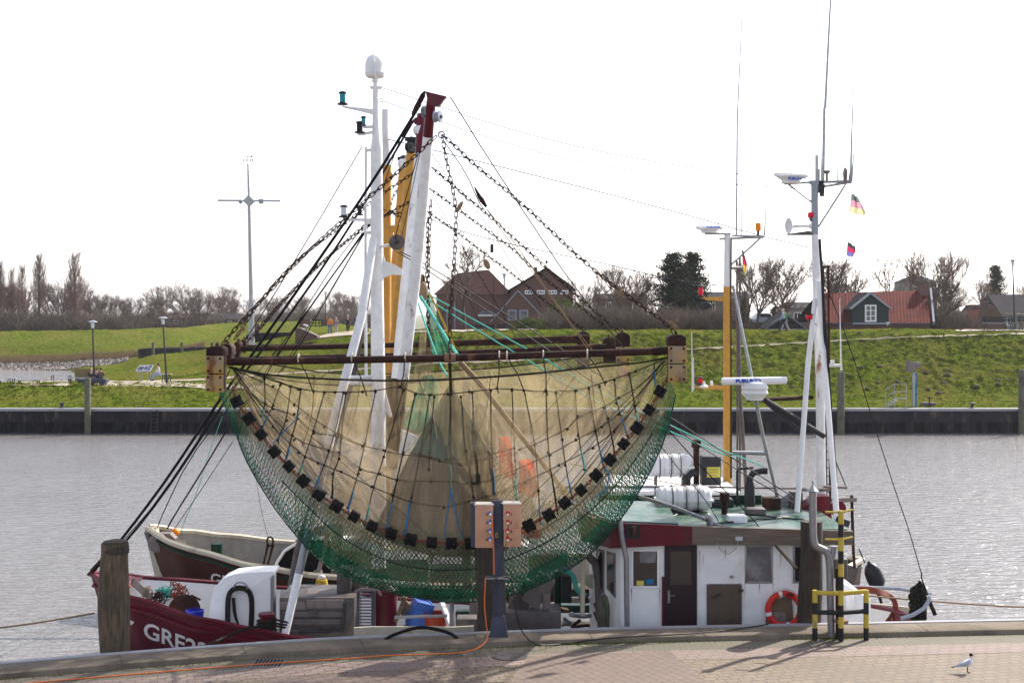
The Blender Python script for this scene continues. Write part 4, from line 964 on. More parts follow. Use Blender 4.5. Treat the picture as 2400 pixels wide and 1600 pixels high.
# ================================================================= PEOPLE
def skinmesh(name, J, E, m, parent, sub=1):
    names = list(J); idx = {n: i for i, n in enumerate(names)}; me = bpy.data.meshes.new(name)
    me.from_pydata([J[n][0] for n in names], [(idx[a], idx[b]) for a, b in E], [])
    o = bpy.data.objects.new(name, me); col.objects.link(o); md = o.modifiers.new('s', 'SKIN')
    sv = me.skin_vertices[0].data
    for n in names: r = J[n][1]; sv[idx[n]].radius = (r, r) if not isinstance(r, tuple) else r
    sv[0].use_root = True
    s = o.modifiers.new('u', 'SUBSURF'); s.levels = sub; s.render_levels = sub
    dg = bpy.context.evaluated_depsgraph_get(); dg.update(); m2 = bpy.data.meshes.new_from_object(o.evaluated_get(dg))
    bpy.data.objects.remove(o); m2.materials.clear(); m2.materials.append(m)
    for p in m2.polygons: p.use_smooth = True
    o = bpy.data.objects.new(name, m2); col.objects.link(o); o.parent = parent; return o
def person(loc, yaw, label, top, legs, hair='hairD', pose='walk', h=1.75, shoes='black', skirt=False, ph=1):
    t = thing('person', label, 'person', loc, 'people across the water'); k = h/1.75
    if pose == 'sit':
        hip, kn, an = .48, (.42, .5), (.40, .08)
        leg = lambda s: [(s*.1, -.02, hip), (s*.13, .43, .5), (s*.12, .46, .08), (s*.12, .6, .03)]
        ty = .0; lean = .05
    elif pose == 'bike':
        hip = .95; leg = lambda s: [(s*.09, 0, hip), (s*.12, .38, hip-.08+.12*s), (s*.12, .15, .42+.12*s), (s*.12, .28, .36+.12*s)]; lean = .12
    else:
        hip = .92; st = .22*ph; leg = lambda s: [(s*.09, 0, hip), (s*.1, st*s*.5+.04, .5), (s*.1, st*s, .08), (s*.1, st*s+.14, .03)]; lean = .02
    J = {'pelvis': ((0, 0, hip), (.15, .11)), 'waist': ((0, lean*.4, hip+.2), (.13, .1)), 'chest': ((0, lean, hip+.42), (.17, .12)), 'neck': ((0, lean+.02, hip+.6), .055), 'head': ((0, lean+.04, hip+.68), .085), 'crown': ((0, lean+.03, hip+.8), .08), 'nose': ((0, lean+.13, hip+.7), .02)}
    E = [('pelvis', 'waist'), ('waist', 'chest'), ('chest', 'neck'), ('neck', 'head'), ('head', 'crown'), ('head', 'nose')]
    arms, lg = {}, {}
    for s, n in ((-1, 'l'), (1, 'r')):
        sh = (s*.19, lean, hip+.52)
        if pose == 'walk': el, ha = (s*.25, -.05*s*ph, hip+.24), (s*.24, .1-.1*s*ph, hip)
        elif pose == 'bike': el, ha = (s*.27, .25, hip+.3), (s*.25, .5, hip+.15)
        else: el, ha = (s*.24, .1, hip+.27), (s*.1, .3, hip+.18)
        J[n+'sh'] = (sh, .06); J[n+'el'] = (el, .042); J[n+'ha'] = (ha, .032); J[n+'fi'] = ((ha[0]*.97, ha[1]+.05, ha[2]-.07), .022)
        E += [('chest', n+'sh'), (n+'sh', n+'el'), (n+'el', n+'ha'), (n+'ha', n+'fi')]
        L = leg(s)
        for i, q in enumerate(L): J[n+'l%d' % i] = (q, (.085, .055, .038, .03)[i])
        E += [('pelvis', n+'l0')]+[(n+'l%d' % i, n+'l%d' % (i+1)) for i in range(3)]
    skinmesh('body', J, E, M['skin'], t)
    g = lambda n, r: (J[n][0], r)
    JT = {'waist': g('waist', (.17, .135)), 'pelvis': g('pelvis', (.18, .145)), 'chest': g('chest', (.2, .145)), 'neck': ((0, lean, hip+.56), .08)}
    ET = [('waist', 'pelvis'), ('waist', 'chest'), ('chest', 'neck')]
    for n in 'lr':
        JT[n+'sh'] = g(n+'sh', .08); JT[n+'el'] = g(n+'el', .06); JT[n+'ha'] = g(n+'ha', .045); ET += [('chest', n+'sh'), (n+'sh', n+'el'), (n+'el', n+'ha')]
    skinmesh('jacket', JT, ET, M[top], t)
    JL = {'pelvis': g('pelvis', (.165, .125))}; EL = []
    for n in 'lr':
        for i, r in ((0, .1), (1, .075), (2, .06)): JL[n+'l%d' % i] = g(n+'l%d' % i, r)
        EL += [('pelvis', n+'l0'), (n+'l0', n+'l1'), (n+'l1', n+'l2')]
    skinmesh('trousers', JL, EL, M[legs], t)
    mb = MB()
    for s in (-1, 1): L = leg(s); a, b = V(L[2]), V(L[3]); mb.ell((a+b)/2+V((0, 0, -.0)), (.05, .14, .05), 8)
    o = mb.build('shoes', M[shoes]); o.parent = t
    o = MB().ell((0, lean+.0, hip+.78), (.095, .1, .1), 12).build('hair', M[hair]); o.parent = t
    t.rotation_euler = (0, 0, yaw); t.scale = (k, k, k); return t
def pp(px, py, D=None):
    h = hit(px, py)
    if D: return V((PX(px, D), D, PZ(py, D)))
    return h+V((0, 0, .02))
random.seed(5)
person(pp(773.5, 784.5, 142), R(175), 'walker in an orange jacket and jeans on the footpath', 'cl_orange', 'cl_jeans', h=1.82, ph=1)
person(pp(787.5, 783.5, 142.5), R(190), 'walker in a grey coat with pale trousers and blond hair', 'cl_grey', 'cl_pale', 'hairG', h=1.68, ph=-1)
def bike(loc, yaw, label):
    t = thing('bicycle', label, 'bicycle', loc, 'bicycles on the dike path')
    for y in (-.5, .55):
        w = MB().tube([(0, y+.33*math.cos(a*.3927), .33+.33*math.sin(a*.3927)) for a in range(16)], .022, 5, closed=True).build('wheel', M['rubber'], None); w.parent = t
    mb = MB()
    for a, b in (((0, -.5, .33), (0, -.15, .8)), ((0, -.15, .8), (0, 0, .35)), ((0, 0, .35), (0, -.5, .33)), ((0, -.15, .8), (0, .42, .82)), ((0, 0, .35), (0, .42, .82)), ((0, .42, .95), (0, .55, .33)), ((-.28, .38, 1.02), (.28, .38, 1.02))): mb.tube([a, b], .02, 5)
    f = mb.build('frame', M['dsteel'], None); f.parent = t
    s = MB().box((0, -.17, .88), (.16, .26, .05)).build('saddle', M['rubber'], None); s.parent = t; t.rotation_euler = (0, 0, yaw); return t
person(pp(814.5, 779, 148), R(195), 'cyclist in a dark jacket beside the white mast, riding on the footpath', 'cl_dark', 'cl_dark', 'hairG', 'bike', 1.75); bike(pp(814.5, 779, 148), R(195), 'bicycle under the dark-clad cyclist on the footpath')
person(pp(835, 778, 149), R(190), 'rider with a dark top behind the slanting white mast leg', 'cl_navy', 'cl_grey', 'hairD', 'bike', 1.75); bike(pp(835, 778, 149), R(190), 'bicycle half hidden behind the slanting white mast leg')
person(pp(1836, 778, 118.6), R(80), 'grey-haired walker in a pale blue jacket on the dike crest', 'cl_ltjean', 'cl_navy', 'hairG', h=1.9, ph=1.4); person(pp(1841, 777.5, 119.3), R(85), 'walker in a green top and pale trousers, right of the blue one', 'cl_green', 'cl_pale', 'hairD', h=1.85, ph=-1.5)
D = 111.6
person(V((PX(214.5, 112), 112, PZ(888, 112)-.45)), R(180), 'bald seated person in a black shirt behind the wooden pile', 'cl_dark', 'cl_navy', 'skin', 'sit', 1.7); person(V((PX(228, D), D, PZ(888, D)-.5)), R(150), 'dark-clad person lying back on the stone seat', 'cl_navy', 'cl_navy', 'hairD', 'sit', 1.75)
person(V((PX(236.5, 111), 111.0, PZ(888, 111)-.48)), R(10), 'seated person in a brown jacket seen from behind on the stone seat', 'cl_brown', 'cl_dark', 'hairD', 'sit', 1.75)
person(V((PX(372.5, 112.2), 112.2, PZ(891.5, 112.2))), R(120), 'seated woman in a white and purple jacket and jeans', 'cl_white', 'cl_ltjean', 'hairD', 'sit', 1.75)
# ================================================================= BOATS
def interp(tab, x):
    if x <= tab[0][0]: return tab[0][1]
    for (a, u), (b, v) in zip(tab, tab[1:]):
        if x <= b:
            w = (x-a)/(b-a); w = w*w*(3-2*w)*.5+w*.5; return u+(v-u)*w
    return tab[-1][1]
def hull(parent, x0, x1, Dc, beam, sheer, deckh, mo, mi_, mcap, mdeck, rake=.3, band=None, capr=.055, flare=.72):
    NS = 64; ts = [(i/NS)**1.25 for i in range(NS+1)]; L = x1-x0
    lv = [(1.0, 0), (.995, -.22), (.97, -.5), (.9, -.9), (.8, -1.3), (.66, -1.8), (.4, -2.6)]
    def pt(t, l, side, inset=0):
        f, dz = lv[l]; zg = interp(sheer, t); b = max(interp(beam, t)-inset, .02)
        ff = 1-(1-f)*(1+2.2*max(0, 1-t/.25)*flare)
        sx = rake*(-dz)*max(0, 1-t/.16)**.8-rake*.5*(-dz)*max(0, (t-.94)/.06)
        return V((x0+L*t+sx, Dc+side*b*max(ff, .03), zg+dz))
    mb = MB(); rows = []
    for t in ts:
        rows.append([pt(t, l, 1) for l in range(6, -1, -1)][::-1]+[pt(t, l, -1) for l in range(6, -1, -1)])
    mb.grid(rows); h = mb.build('hull', mo, parent, angle=60)
    # inner bulwark and deck
    mb = MB(); A, B, C_, D_ = [], [], [], []
    for t in ts[2:-1]:
        zg = interp(sheer, t); dk = zg-deckh
        for side, top, bot in ((-1, A, B), (1, C_, D_)):
            p = pt(t, 0, side, .05); k = 0
            while k < 5 and -lv[k+1][1] < deckh: k += 1
            u, v = pt(t, k, side, .08), pt(t, k+1, side, .08); w = (deckh+lv[k][1])/(lv[k][1]-lv[k+1][1]); q = u.lerp(v, w)
            top.append(p-V((0, 0, .0))); bot.append(V((q.x, q.y, dk)))
    mb.grid([A, B]); mb.grid([C_, D_])
    mb.build('bulwark', mi_, parent)
    mb = MB(); mb.grid([[p+V((0, .0, .004)) for p in B], [p+V((0, 0, .004)) for p in D_]]); mb.build('deck', mdeck, parent)
    mb = MB(); near = [pt(t, 0, -1) for t in ts]; far = [pt(t, 0, 1) for t in ts]
    loop = near+far[::-1][1:]
    mb.tube([p+V((0, 0, .02)) for p in loop], capr, 6); mb.build('gunwale', mcap, parent)
    if band:
        mb = MB(); dz, r, mm = band
        for side in (-1, 1):
            mb.tube([pt(t, 1, side)+V((0, side*.02, dz)) for t in ts], r, 6)
        mb.build('rubbing_strake', mm, parent)
    bv = BVHTree.FromPolygons([tuple(v.co+base_of(parent)) for v in h.data.vertices], [tuple(p.vertices) for p in h.data.polygons])
    return bv, pt
def on_hull(bv, pts, Dfrom, off=.02):
    o = []
    for p in pts:
        h = bv.ray_cast(V((p.x, Dfrom, p.z)), V((0, 1, 0))); o.append(V((p.x, (h[0].y-off) if h[0] else Dfrom+2, p.z)))
    return o
def hull_text(name, txt, a, b, size, bv, Dfrom, m, parent, Dg, bold=.01, sx=1.0):
    A, B = P(*a, Dg), P(*b, Dg); x = (B-A).normalized(); y = V((0, 0, 1)) if 0 else V((-x.z, 0, x.x)); vs, fs = text_mb(txt, size, 0, bold)
    mb = MB(); mb.add(on_hull(bv, [A+x*v.x*sx+y*v.y for v in vs], Dfrom), fs); return mb.build(name, m, parent, smooth=False)
# ----------------------------------------------------------------- boat with the red hull (boat A)
A_ = thing('fishing_boat', 'shrimp trawler with a dark red hull and white masts, moored at the near quay', 'fishing boat', (0, 34, 0))
bmA = [(0, .05), (.03, .75), (.067, 1.2), (.16, 2.1), (.27, 2.62), (.4, 2.75), (.8, 2.7), (.9, 2.4), (.96, 1.7), (.99, .8), (1, .1)]
shA = [(0, 2.36), (.067, 2.02), (.16, 1.72), (.22, 1.56), (.27, 1.42), (.4, 1.15), (.55, 1.0), (.8, 1.0), (1, 1.3)]
M['decksteel'] = mat('grey_deck', (.13, .12, .12), .7, bump=.2)
bvA, ptA = hull(A_, -10.05, 9.75, 34.0, bmA, shA, .85, M['red'], M['whiteclean'], M['red'], M['decksteel'], .28, (-.02, .05, M['red']), .06)
hull_text('registration_letters', 'GRE22', (314, 1510), (480, 1542), .6, bvA, 28, M['whitetext'], A_, 32.3, .012, 1.02)
mb = MB(); mb.add(on_hull(bvA, [P(a, b, 33.0) for a, b in ((301, 1452), (316, 1456), (306, 1466), (300, 1463))], 28), [(0, 1, 2, 3)])
mb.add(on_hull(bvA, [P(a, b, 33.4) for a, b in ((228, 1424), (242, 1428), (242, 1434), (232, 1431))], 28), [(0, 1, 2, 3)]); mb.build('hull_marking', M['whitetext'], A_, smooth=False)
def T(mb, pts, D, r, n=12): q = PS(pts, D); return mb.tube(q, r, n)
# bow: stem fitting and small deck at the bow
mb = MB(); mb.prism([ptA(.0, 0, 0)+V((.0, 0, .05)), ptA(.05, 0, -1)+V((0, .0, .045)), ptA(.05, 0, 1)+V((0, 0, .045))], (0, 0, -.03)); mb.build('bow_plate', M['gred'], A_)
# white arched locker
pr = [(492, 1478), (490, 1440), (493, 1408), (502, 1378), (520, 1356), (545, 1345), (580, 1341), (642, 1338), (642, 1347), (634, 1354), (634, 1480)]
mb = MB(); mb.prism(PS(pr, 32.5), (0, .8, 0)); mb.build('arched_locker', M['whiteclean'], A_, bevel=.02)
mb = MB(); mb.bb(PX(634.5, 32.5), PX(640, 32.5), 32.52, 32.7, PZ(1480, 32.5), PZ(1352, 32.5)); mb.build('locker_edge', M['steel'], A_)
# white frame post
mb = MB(); mb.bb(PX(437, 35.9), PX(444, 35.9), 35.5, 36.0, PZ(1420, 35.9), PZ(1366, 35.9)); mb.build('bulwark_stanchion', M['whiteclean'], A_)
# main mast
D = 34.0
mb = MB(); mb.tube(PS([(888, 1330), (888, 1100), (886, 850), (884, 700), (883, 500), (882, 345)], D), [.17, .172, .168, .155, .15, .14], 20)
mb.tube(PS([(882, 345), (882, 325), (881, 300), (880, 215), (880, 190)], D), [.14, .1, .085, .07, .05], 16)
mm = mb.build('main_mast', M['whiterust'], A_)
mb = MB(); mb.lathe(P(879, 187, D), [(.09, -.05), (.06, .0), (.09, .03), (.17, .04), (.22, .07), (.245, .14), (.247, .16), (.24, .17), (.24, .36), (.222, .45), (.18, .535), (.1, .59), (.02, .605)], 24); dome = mb.build('satellite_dome', M['bluegrey'] if 0 else M['white'], mm)
mb = MB(); mb.tube([P(881, 186, D-.28), P(874, 110, D-.26), P(865, 30, D-.24)], [.014, .01, .006], 5); mb.tube([P(883, 125, D+.3), P(883, 103, D+.3)], .008, 5); mb.build('whip_antenna', M['white'], mm)
mb = MB(); T(mb, [(858, 345), (857, 500), (857, 700), (858, 900)], D, .035, 8)
for y in (352, 545, 733, 885): mb.cyl(P(857, y, D), P(878, y, D), .04, 8)
mb.build('mast_rail', M['white'], mm)
for q_ in ([(802, 248), (875, 256), (875, 268), (866, 266), (838, 259), (802, 251)], [(850, 296), (874, 293), (874, 300), (852, 301)], [(835, 311), (852, 311), (876, 305), (876, 312), (852, 316), (838, 316)], [(806, 512), (880, 512), (880, 526), (868, 526), (848, 518), (808, 517)], [(866, 202), (895, 202), (893, 208), (868, 208)]):
    MB().prism(PS(q_, D-.05), (0, .1, 0)).build('mast_bracket', M['white'], mm)
def navlamp(px, y0, y1, D, lens, par, r=.085, body='black'):
    c = P(px, y1, D); h = (y1-y0)/F*D
    a = MB().lathe(c, [(r*1.5, 0), (r*1.5, h*.1), (r*.9, h*.14), (r*.9, h*.2), (r*.4, h*.21), (r*.4, h*.79), (r*.9, h*.8), (r*1.15, h*.83), (r*1.1, h*.92), (r*.5, h)], 12)
    o = a.build('navigation_lamp', M[body], par); MB().lathe(c+V((0, 0, h*.2)), [(r*.85, 0), (r*.85, h*.6)], 12).build('lens', M[lens], o)
    return o
navlamp(803, 214, 246, D, 'teal', mm); navlamp(852, 272, 297, D+.1, 'teal', mm, .06); navlamp(843, 284, 312, D-.1, 'black', mm, .085); navlamp(806, 480, 510, D, 'clearlens', mm); navlamp(843, 482, 505, D-.1, 'black', mm, .06)
mb = MB(); T(mb, [(876, 560), (860, 660), (848, 740), (790, 960), (725, 1240), (700, 1345), (667, 1490)], (33.9, 31.6), [.1, .1, .105, .108, .1, .095, .09], 16); mb.m = [1 if f >= 16*4 and f < 16*5 else 0 for f in range(len(mb.f))]; mb.build('mast_leg', [M['whiterust'], M['steel']], A_)
mb = MB(); T(mb, [(872, 600), (845, 760), (824, 880), (760, 1100), (700, 1290), (682, 1390)], (34.1, 36.3), .12, 14); mb.build('mast_leg', M['machine'], A_)
mb = MB(); mb.cyl(P(805, 885, 33.5), P(876, 882, 34), .045, 10); mb.cyl(P(802, 894, 33.5), P(876, 897, 34), .07, 10); mb.build('mast_brace', M['white'], A_)
# gusset plates
mb = MB(); mb.prism(PS([(896, 590), (903, 612), (925, 620), (944, 633), (942, 644), (918, 644), (896, 652)], D-.02), (0, .05, 0)); mb.build('mast_gusset', M['white'], A_); mb = MB(); mb.prism(PS([(898, 905), (905, 925), (919, 975), (914, 978), (905, 965), (896, 950)], D-.02), (0, .05, 0)); mb.build('mast_gusset', M['white'], A_)
mb = MB(); mb.prism(PS([(918, 1090), (940, 1005), (978, 1022), (940, 1068)], 34.6), (0, .05, 0)); mb.build('white_panel', M['white'], A_)
# derrick booms
def boom(pts, D, r, m, name='boom'): mb = MB(); T(mb, pts, D, r, 18); return mb.build(name, m, A_)
q = PS([(1011, 235), (1003, 320), (990, 470), (971, 660), (944, 888), (930, 990), (919, 1095)], (31.7, 33.7))
mb = MB(); mb.tube(q[1:5], [.115, .13, .14, .14], 20); b1 = mb.build('boom', M['whiterust'], A_)
mb = MB(); mb.tube(q[:2], [.105, .117], 18); mb.prism(PS([(997, 214), (1046, 226), (1040, 232), (1030, 248), (1006, 246), (1001, 232)], 31.6), (0, .25, 0)); mb.build('boom_tip', M['red'], b1)
mb = MB(); mb.tube(q[4:], [.138, .13, .12], 16); mb.build('boom_heel', M['rust'], b1)
q = PS([(988, 270), (984, 362), (967, 520), (952, 660), (930, 888), (915, 1095)], (36.6, 34.6))
mb = MB(); mb.tube(q[1:5], [.12, .135, .14, .14], 18); b2 = mb.build('boom', M['whiterust'], A_)
mb = MB(); mb.tube(q[:2], [.12, .122], 16); mb.prism(PS([(966, 283), (972, 276), (985, 273), (1001, 278), (998, 290), (972, 290)], 36.5), (0, .25, 0)); mb.build('boom_tip', M['red'], b2)
mb = MB(); mb.tube(q[4:], [.138, .13], 16); mb.build('boom_heel', M['rust'], b2)
def block(px, py, r, D, m, par, tilt=0, sq=1.0):
    c = P(px, py, D); rr = r/F*D; mb = MB()
    prf = [(rr*.3, -.075), (rr, -.07), (rr, -.04), (rr*.75, -.035), (rr*.75, .035), (rr, .04), (rr, .07), (rr*.3, .075)]
    ax = V((math.sin(tilt), -math.cos(tilt), 0)); mb.lathe(c, prf, 20, axis=ax); o = mb.build('pulley_block', M[m], par)
    MB().lathe(c+ax*.075, [(rr*.3, 0), (rr*.28, .03), (rr*.1, .035)], 10, axis=ax).build('axle', M['dsteel'], o); return o
block(1001, 262, 15, 31.9, 'bluegrey', b1, .9); block(1026, 274, 14, 31.5, 'bluegrey', b1, 1.2); block(981, 306, 12, 36.4, 'white', b2, .8)
block(930, 568, 18, 33.6, 'machine', A_, .25)
mb = MB(); mb.cyl(P(892, 578, 33.9), P(922, 572, 33.7), .035, 8); mb.build('block_shackle', M['white'], A_)
# anchor windlass odds and ends
mb = MB(); T(mb, [(420, 1430), (423, 1405), (450, 1395), (470, 1405)], 35.2, .03); mb.cyl(P(350, 1395, 35), P(440, 1398, 35), .03, 8); mb.build('windlass_bar', M['rust'], A_)
mb = MB(); mb.cyl(P(432, 1430, 33.6), P(432, 1430, 34.6), .38, 20); mb.build('windlass_drum', M['rust'], A_)
mb = MB(); mb.bbox(P(310, 1362, 33.2), P(355, 1402, 33.9), .06, .14); mb.build('bow_brace', M['machine'], A_)
# hatch / sorting machine: grey lidded boxes with slatted front
def slab(px0, px1, y0, y1, D, dep, m, name, par=None, bev=.012): return MB().bb(PX(px0, D), PX(px1, D), D, D+dep, PZ(y1, D), PZ(y0, D)).build(name, M[m], par or A_, bevel=bev)
hb = slab(655, 830, 1400, 1500, 32.35, 1.6, 'machine', 'hatch_coaming')
mb = MB(); mb.prism([P(655, 1428, 32.3), P(655, 1410, 32.3), P(658, 1382, 33.3), P(658, 1382, 34.2), P(655, 1428, 34.2)], (PX(716, 32.3)-PX(655, 32.3), 0, 0)); mb.build('hatch_lid', M['machlight'], A_, bevel=.015)
mb = MB(); mb.prism([P(717.5, 1425, 32.3), P(717.5, 1405, 32.3), P(720, 1378, 33.3), P(720, 1378, 34.2), P(717.5, 1425, 34.2)], (PX(806, 32.3)-PX(717.5, 32.3), 0, 0)); mb.build('hatch_lid', M['machlight'], A_, bevel=.015)
for y in (1432, 1450, 1474): slab(662, 806, y, y+ (14 if y < 1474 else 8), 32.28, .06, 'machine', 'side_board', hb)
mb = MB(); T(mb, [(700, 1480), (795, 1476), (806, 1468), (808, 1410)], 32.2, .035); mb.build('hatch_rail', M['dsteel'], hb)
slab(789, 822, 1334, 1388, 32.9, .6, 'machine', 'control_cabinet'); slab(822, 860, 1350, 1382, 33.2, .5, 'machlight', 'cabinet_wing'); slab(790, 818, 1388, 1400, 32.85, .6, 'dsteel', 'cabinet_foot')
mb = MB(); x0, x1, D = PX(836, 32.3), PX(880, 32.3), 32.3
mb.bb(x0, x0+.06, D, D+.06, .5, PZ(1385, D)); mb.bb(x1-.06, x1, D, D+.06, .5, PZ(1385, D))
for i in range(16): mb.bb(x0+.06, x1-.06, D+.01, D+.05, 1.3+i*.07, 1.325+i*.07)
mb.build('grating_panel', M['slate'], A_)
mb = MB(); mb.tube(PS([(832, 1386), (845, 1380), (885, 1382), (893, 1395)], 32.25), .03, 8); mb.build('grating_rail', M['machlight'], A_)
mb = MB(); mb.lathe(P(900, 1490, 33.4), [(.36, 0), (.36, .1), (.3, .14), (.3, 1.0), (.34, 1.02), (.34, 1.1), (.2, 1.2)], 20); mb.build('winch_housing', M['red'], A_)
mb = MB(); mb.prism(PS([(829, 1500), (829, 1470), (870, 1468), (935, 1468), (1000, 1467), (1060, 1469), (1110, 1466), (1110, 1500)], 31.42), (0, .06, 0)); mb.build('bulwark_panel', M['cream'], A_)
mb = MB(); mb.cyl(P(925, 1446, 31.9), P(1048, 1442, 31.9), .035, 8); T(mb, [(1058, 1482), (1059, 1412), (1062, 1360)], 31.9, .05, 8); mb.build('deck_rail', M['steel'], A_)
mb = MB(); mb.bbox(P(1035, 1412, 33), P(1062, 1478, 32), .1, .12); mb.build('white_strut', M['white'], A_)
mb = MB(); mb.bbox(P(927, 1455, 33), P(950, 1398, 33), .1, .1); mb.bbox(P(940, 1400, 33.1), P(975, 1440, 33.1), .1, .1); mb.build('wooden_brace', M['board'], A_)
slab(1070, 1120, 1450, 1480, 31.8, .5, 'machine', 'fish_bin'); slab(1100, 1118, 1410, 1475, 33, .3, 'machlight', 'winch_support')
slab(1176, 1315, 1434, 1478, 31.9, 1.0, 'machine', 'machine_bed'); slab(1192, 1212, 1395, 1434, 32.4, .4, 'machlight', 'machine_foot'); slab(1272, 1290, 1390, 1437, 32.2, .3, 'machlight', 'machine_foot')
mb = MB(); mb.box(P(1262, 1380, 32.5), (.42, .5, .75), Matrix.Rotation(R(35), 3, 'Y')); mb.build('tilting_chute', M['machlight'], A_, bevel=.02)
mb = MB(); mb.bbox(P(1205, 1435, 32.5), P(1250, 1365, 32.5), .25, .4); mb.build('chute_arm', M['machine'], A_)
slab(1300, 1315, 1340, 1420, 33.6, .5, 'green', 'engine_block'); slab(1316, 1340, 1335, 1412, 33.2, .5, 'dsteel', 'engine_block'); slab(1283, 1303, 1345, 1390, 34.0, .4, 'machlight', 'engine_panel'); slab(1318, 1334, 1338, 1350, 33.1, .1, 'steel', 'gauge_box')
slab(1240, 1400, 1418, 1436, 35.2, .3, 'green', 'green_coaming'); slab(1322, 1400, 1400, 1412, 34.6, .15, 'cream', 'fuel_pipe')
mb = MB(); T(mb, [(1315, 1338), (1335, 1340), (1345, 1352), (1350, 1378), (1362, 1392), (1372, 1396)], 32.9, .06); mb.build('hose', M['ropeT'], A_)
mb = MB(); T(mb, [(1366, 1303), (1366, 1372), (1365, 1440)], 32.2, .055); mb.build('davit_post', M['cream'], A_)
mb = MB(); mb.lathe(P(1386, 1360, 33.4), [(.02, 0), (.16, 0), (.17, .05), (.02, .05)], 20, axis=(0, -1, 0)); mb.build('pipe_flange', M['cream'], A_)
mb = MB(); mb.prism(PS([(1100, 1520), (1100, 1452), (1395, 1456), (1395, 1520)], 36.55), (0, .05, 0)); mb.build('bulwark_panel', M['cream'], A_)
# dark pipes rising beside the wheelhouse front
mb = MB(); T(mb, [(1378, 1300), (1395, 1320), (1402, 1360), (1405, 1440)], 32.7, .09); mb.build('exhaust_hose', M['machine'], A_)
# wheelhouse
ZW0, ZW1 = .4, 3.42
fp = [(2.43, 31.9), (7.35, 31.9), (7.35, 35.9), (2.43, 35.9), (1.9, 34.9), (1.9, 32.95)]
mb = MB(); mb.prism([V((x, y, ZW0)) for x, y in fp], (0, 0, ZW1-ZW0)); wh = mb.build('wheelhouse', M['white'], A_, smooth=False)
rp = [(1.55, 33.0), (2.2, 31.66), (7.6, 31.66), (7.6, 36.1), (2.2, 36.1), (1.55, 34.8)]
mb = MB(); mb.prism([V((x, y, 3.43)) for x, y in [(1.7, 33.02), (2.27, 31.8), (7.5, 31.8), (7.5, 36.0), (2.27, 36.0), (1.7, 34.75)]], (0, 0, .36)); rf = mb.build('wheelhouse_roof', M['deckgreen'], A_, smooth=False)
def fas(x0, x1, z0a, z1a, z0b, z1b, m, y=31.66, name='fascia'):
    return MB().prism([V((x0, y, z0a)), V((x1, y, z0b)), V((x1, y, z1b)), V((x0, y, z1a))], (0, .12, 0)).build(name, M[m], rf, smooth=False)
fas(2.2, PX(1622, 31.66), 3.38, 3.96, 3.47, 3.87, 'red'); fas(PX(1622.5, 31.66), 7.6, 3.46, 3.87, 3.46, 3.76, 'fascia')
MB().prism([V((1.6, 32.95, 3.36)), V((2.195, 31.66, 3.38)), V((2.195, 31.66, 3.96)), V((1.6, 32.95, 3.96))], (.1, .05, 0)).build('fascia', M['red'], rf, smooth=False)
MB().prism([V((1.6, 32.96, 3.36)), V((1.6, 34.8, 3.36)), V((1.6, 34.8, 3.96)), V((1.6, 32.96, 3.96))], (.1, 0, 0)).build('fascia', M['red'], rf, smooth=False)
MB().prism([V((1.75, 33.0, 3.9)), V((2.25, 31.8, 3.9)), V((PX(1590, 31.8), 31.8, 3.84)), V((PX(1560, 35), 35, 3.9)), V((1.75, 35, 3.95))], (0, 0, .08)).build('front_visor', M['deckgreen'], rf, smooth=False)
MB().prism([V((PX(1800, 35.7), 35.7, 3.79)), V((PX(1880, 35.7), 35.7, 3.79)), V((PX(1880, 35.7), 35.7, 4.1)), V((PX(1850, 35.7), 35.7, 4.1))], (0, .1, 0)).build('roof_edge', M['bluegrey'], rf, smooth=False)
MB().bb(2.2, 6.3, 35.9, 36.05, 3.8, 4.02).build('roof_edge', M['green'], rf, smooth=False)
MB().bb(PX(1560, 35), PX(1640, 35), 34.9, 35.3, 3.8, 3.95).build('roof_locker', M['green'], rf, bevel=.01)
# recessed lamp niche in the red fascia
MB().bb(PX(1466, 31.6), PX(1500, 31.6), 31.62, 31.655, PZ(1262, 31.6), PZ(1228, 31.6)).build('lamp_niche', M['black'], rf); MB().lathe(P(1485, 1256, 31.58), [(.06, 0), (.06, .22)], 10).build('niche_lamp', M['rust'], rf)
def whwin(px0, px1, y0, y1, D, glass='glass', fr=.045, frm='steel', par=None):
    x0, x1, z0, z1 = PX(px0, D), PX(px1, D), PZ(y1, D), PZ(y0, D); mb = MB(); d0, d1 = D-.03, D-.002
    mb.bb(x0-fr, x0, d0, d1, z0-fr, z1+fr); mb.bb(x1, x1+fr, d0, d1, z0-fr, z1+fr); mb.bb(x0, x1, d0, d1, z0-fr, z0); mb.bb(x0, x1, d0, d1, z1, z1+fr)
    w = mb.build('window', M[frm], par or wh, bevel=.008); MB().bb(x0, x1, D-.012, D-.003, z0, z1).build('pane', M[glass], w, smooth=False); return w
w = whwin(1484, 1540, 1291, 1372, 31.9, frm='whiteclean')
MB().bb(PX(1492, 31.88), PX(1509, 31.88), 31.865, 31.88, PZ(1371, 31.88), PZ(1360, 31.88)).build('notice', M['yellowsign'], w); MB().bb(PX(1515, 31.88), PX(1532, 31.88), 31.865, 31.88, PZ(1368, 31.88), PZ(1356, 31.88)).build('notice', M['bluegrey'] if 0 else M['ropeB'], w)
MB().prism(PS([(1498, 1291), (1539, 1291), (1536, 1318), (1500, 1318)], 31.884), (0, .002, 0)).build('sun_blind', M['frost'], w)
whwin(1750, 1806, 1281, 1361, 31.9, 'frost'); whwin(1863, 1890, 1281, 1361, 31.9, 'glass')
dr = MB().bb(PX(1557, 31.9), PX(1633, 31.9), 31.85, 31.895, .5, PZ(1275, 31.9)).build('door', M['door'], wh, bevel=.01)
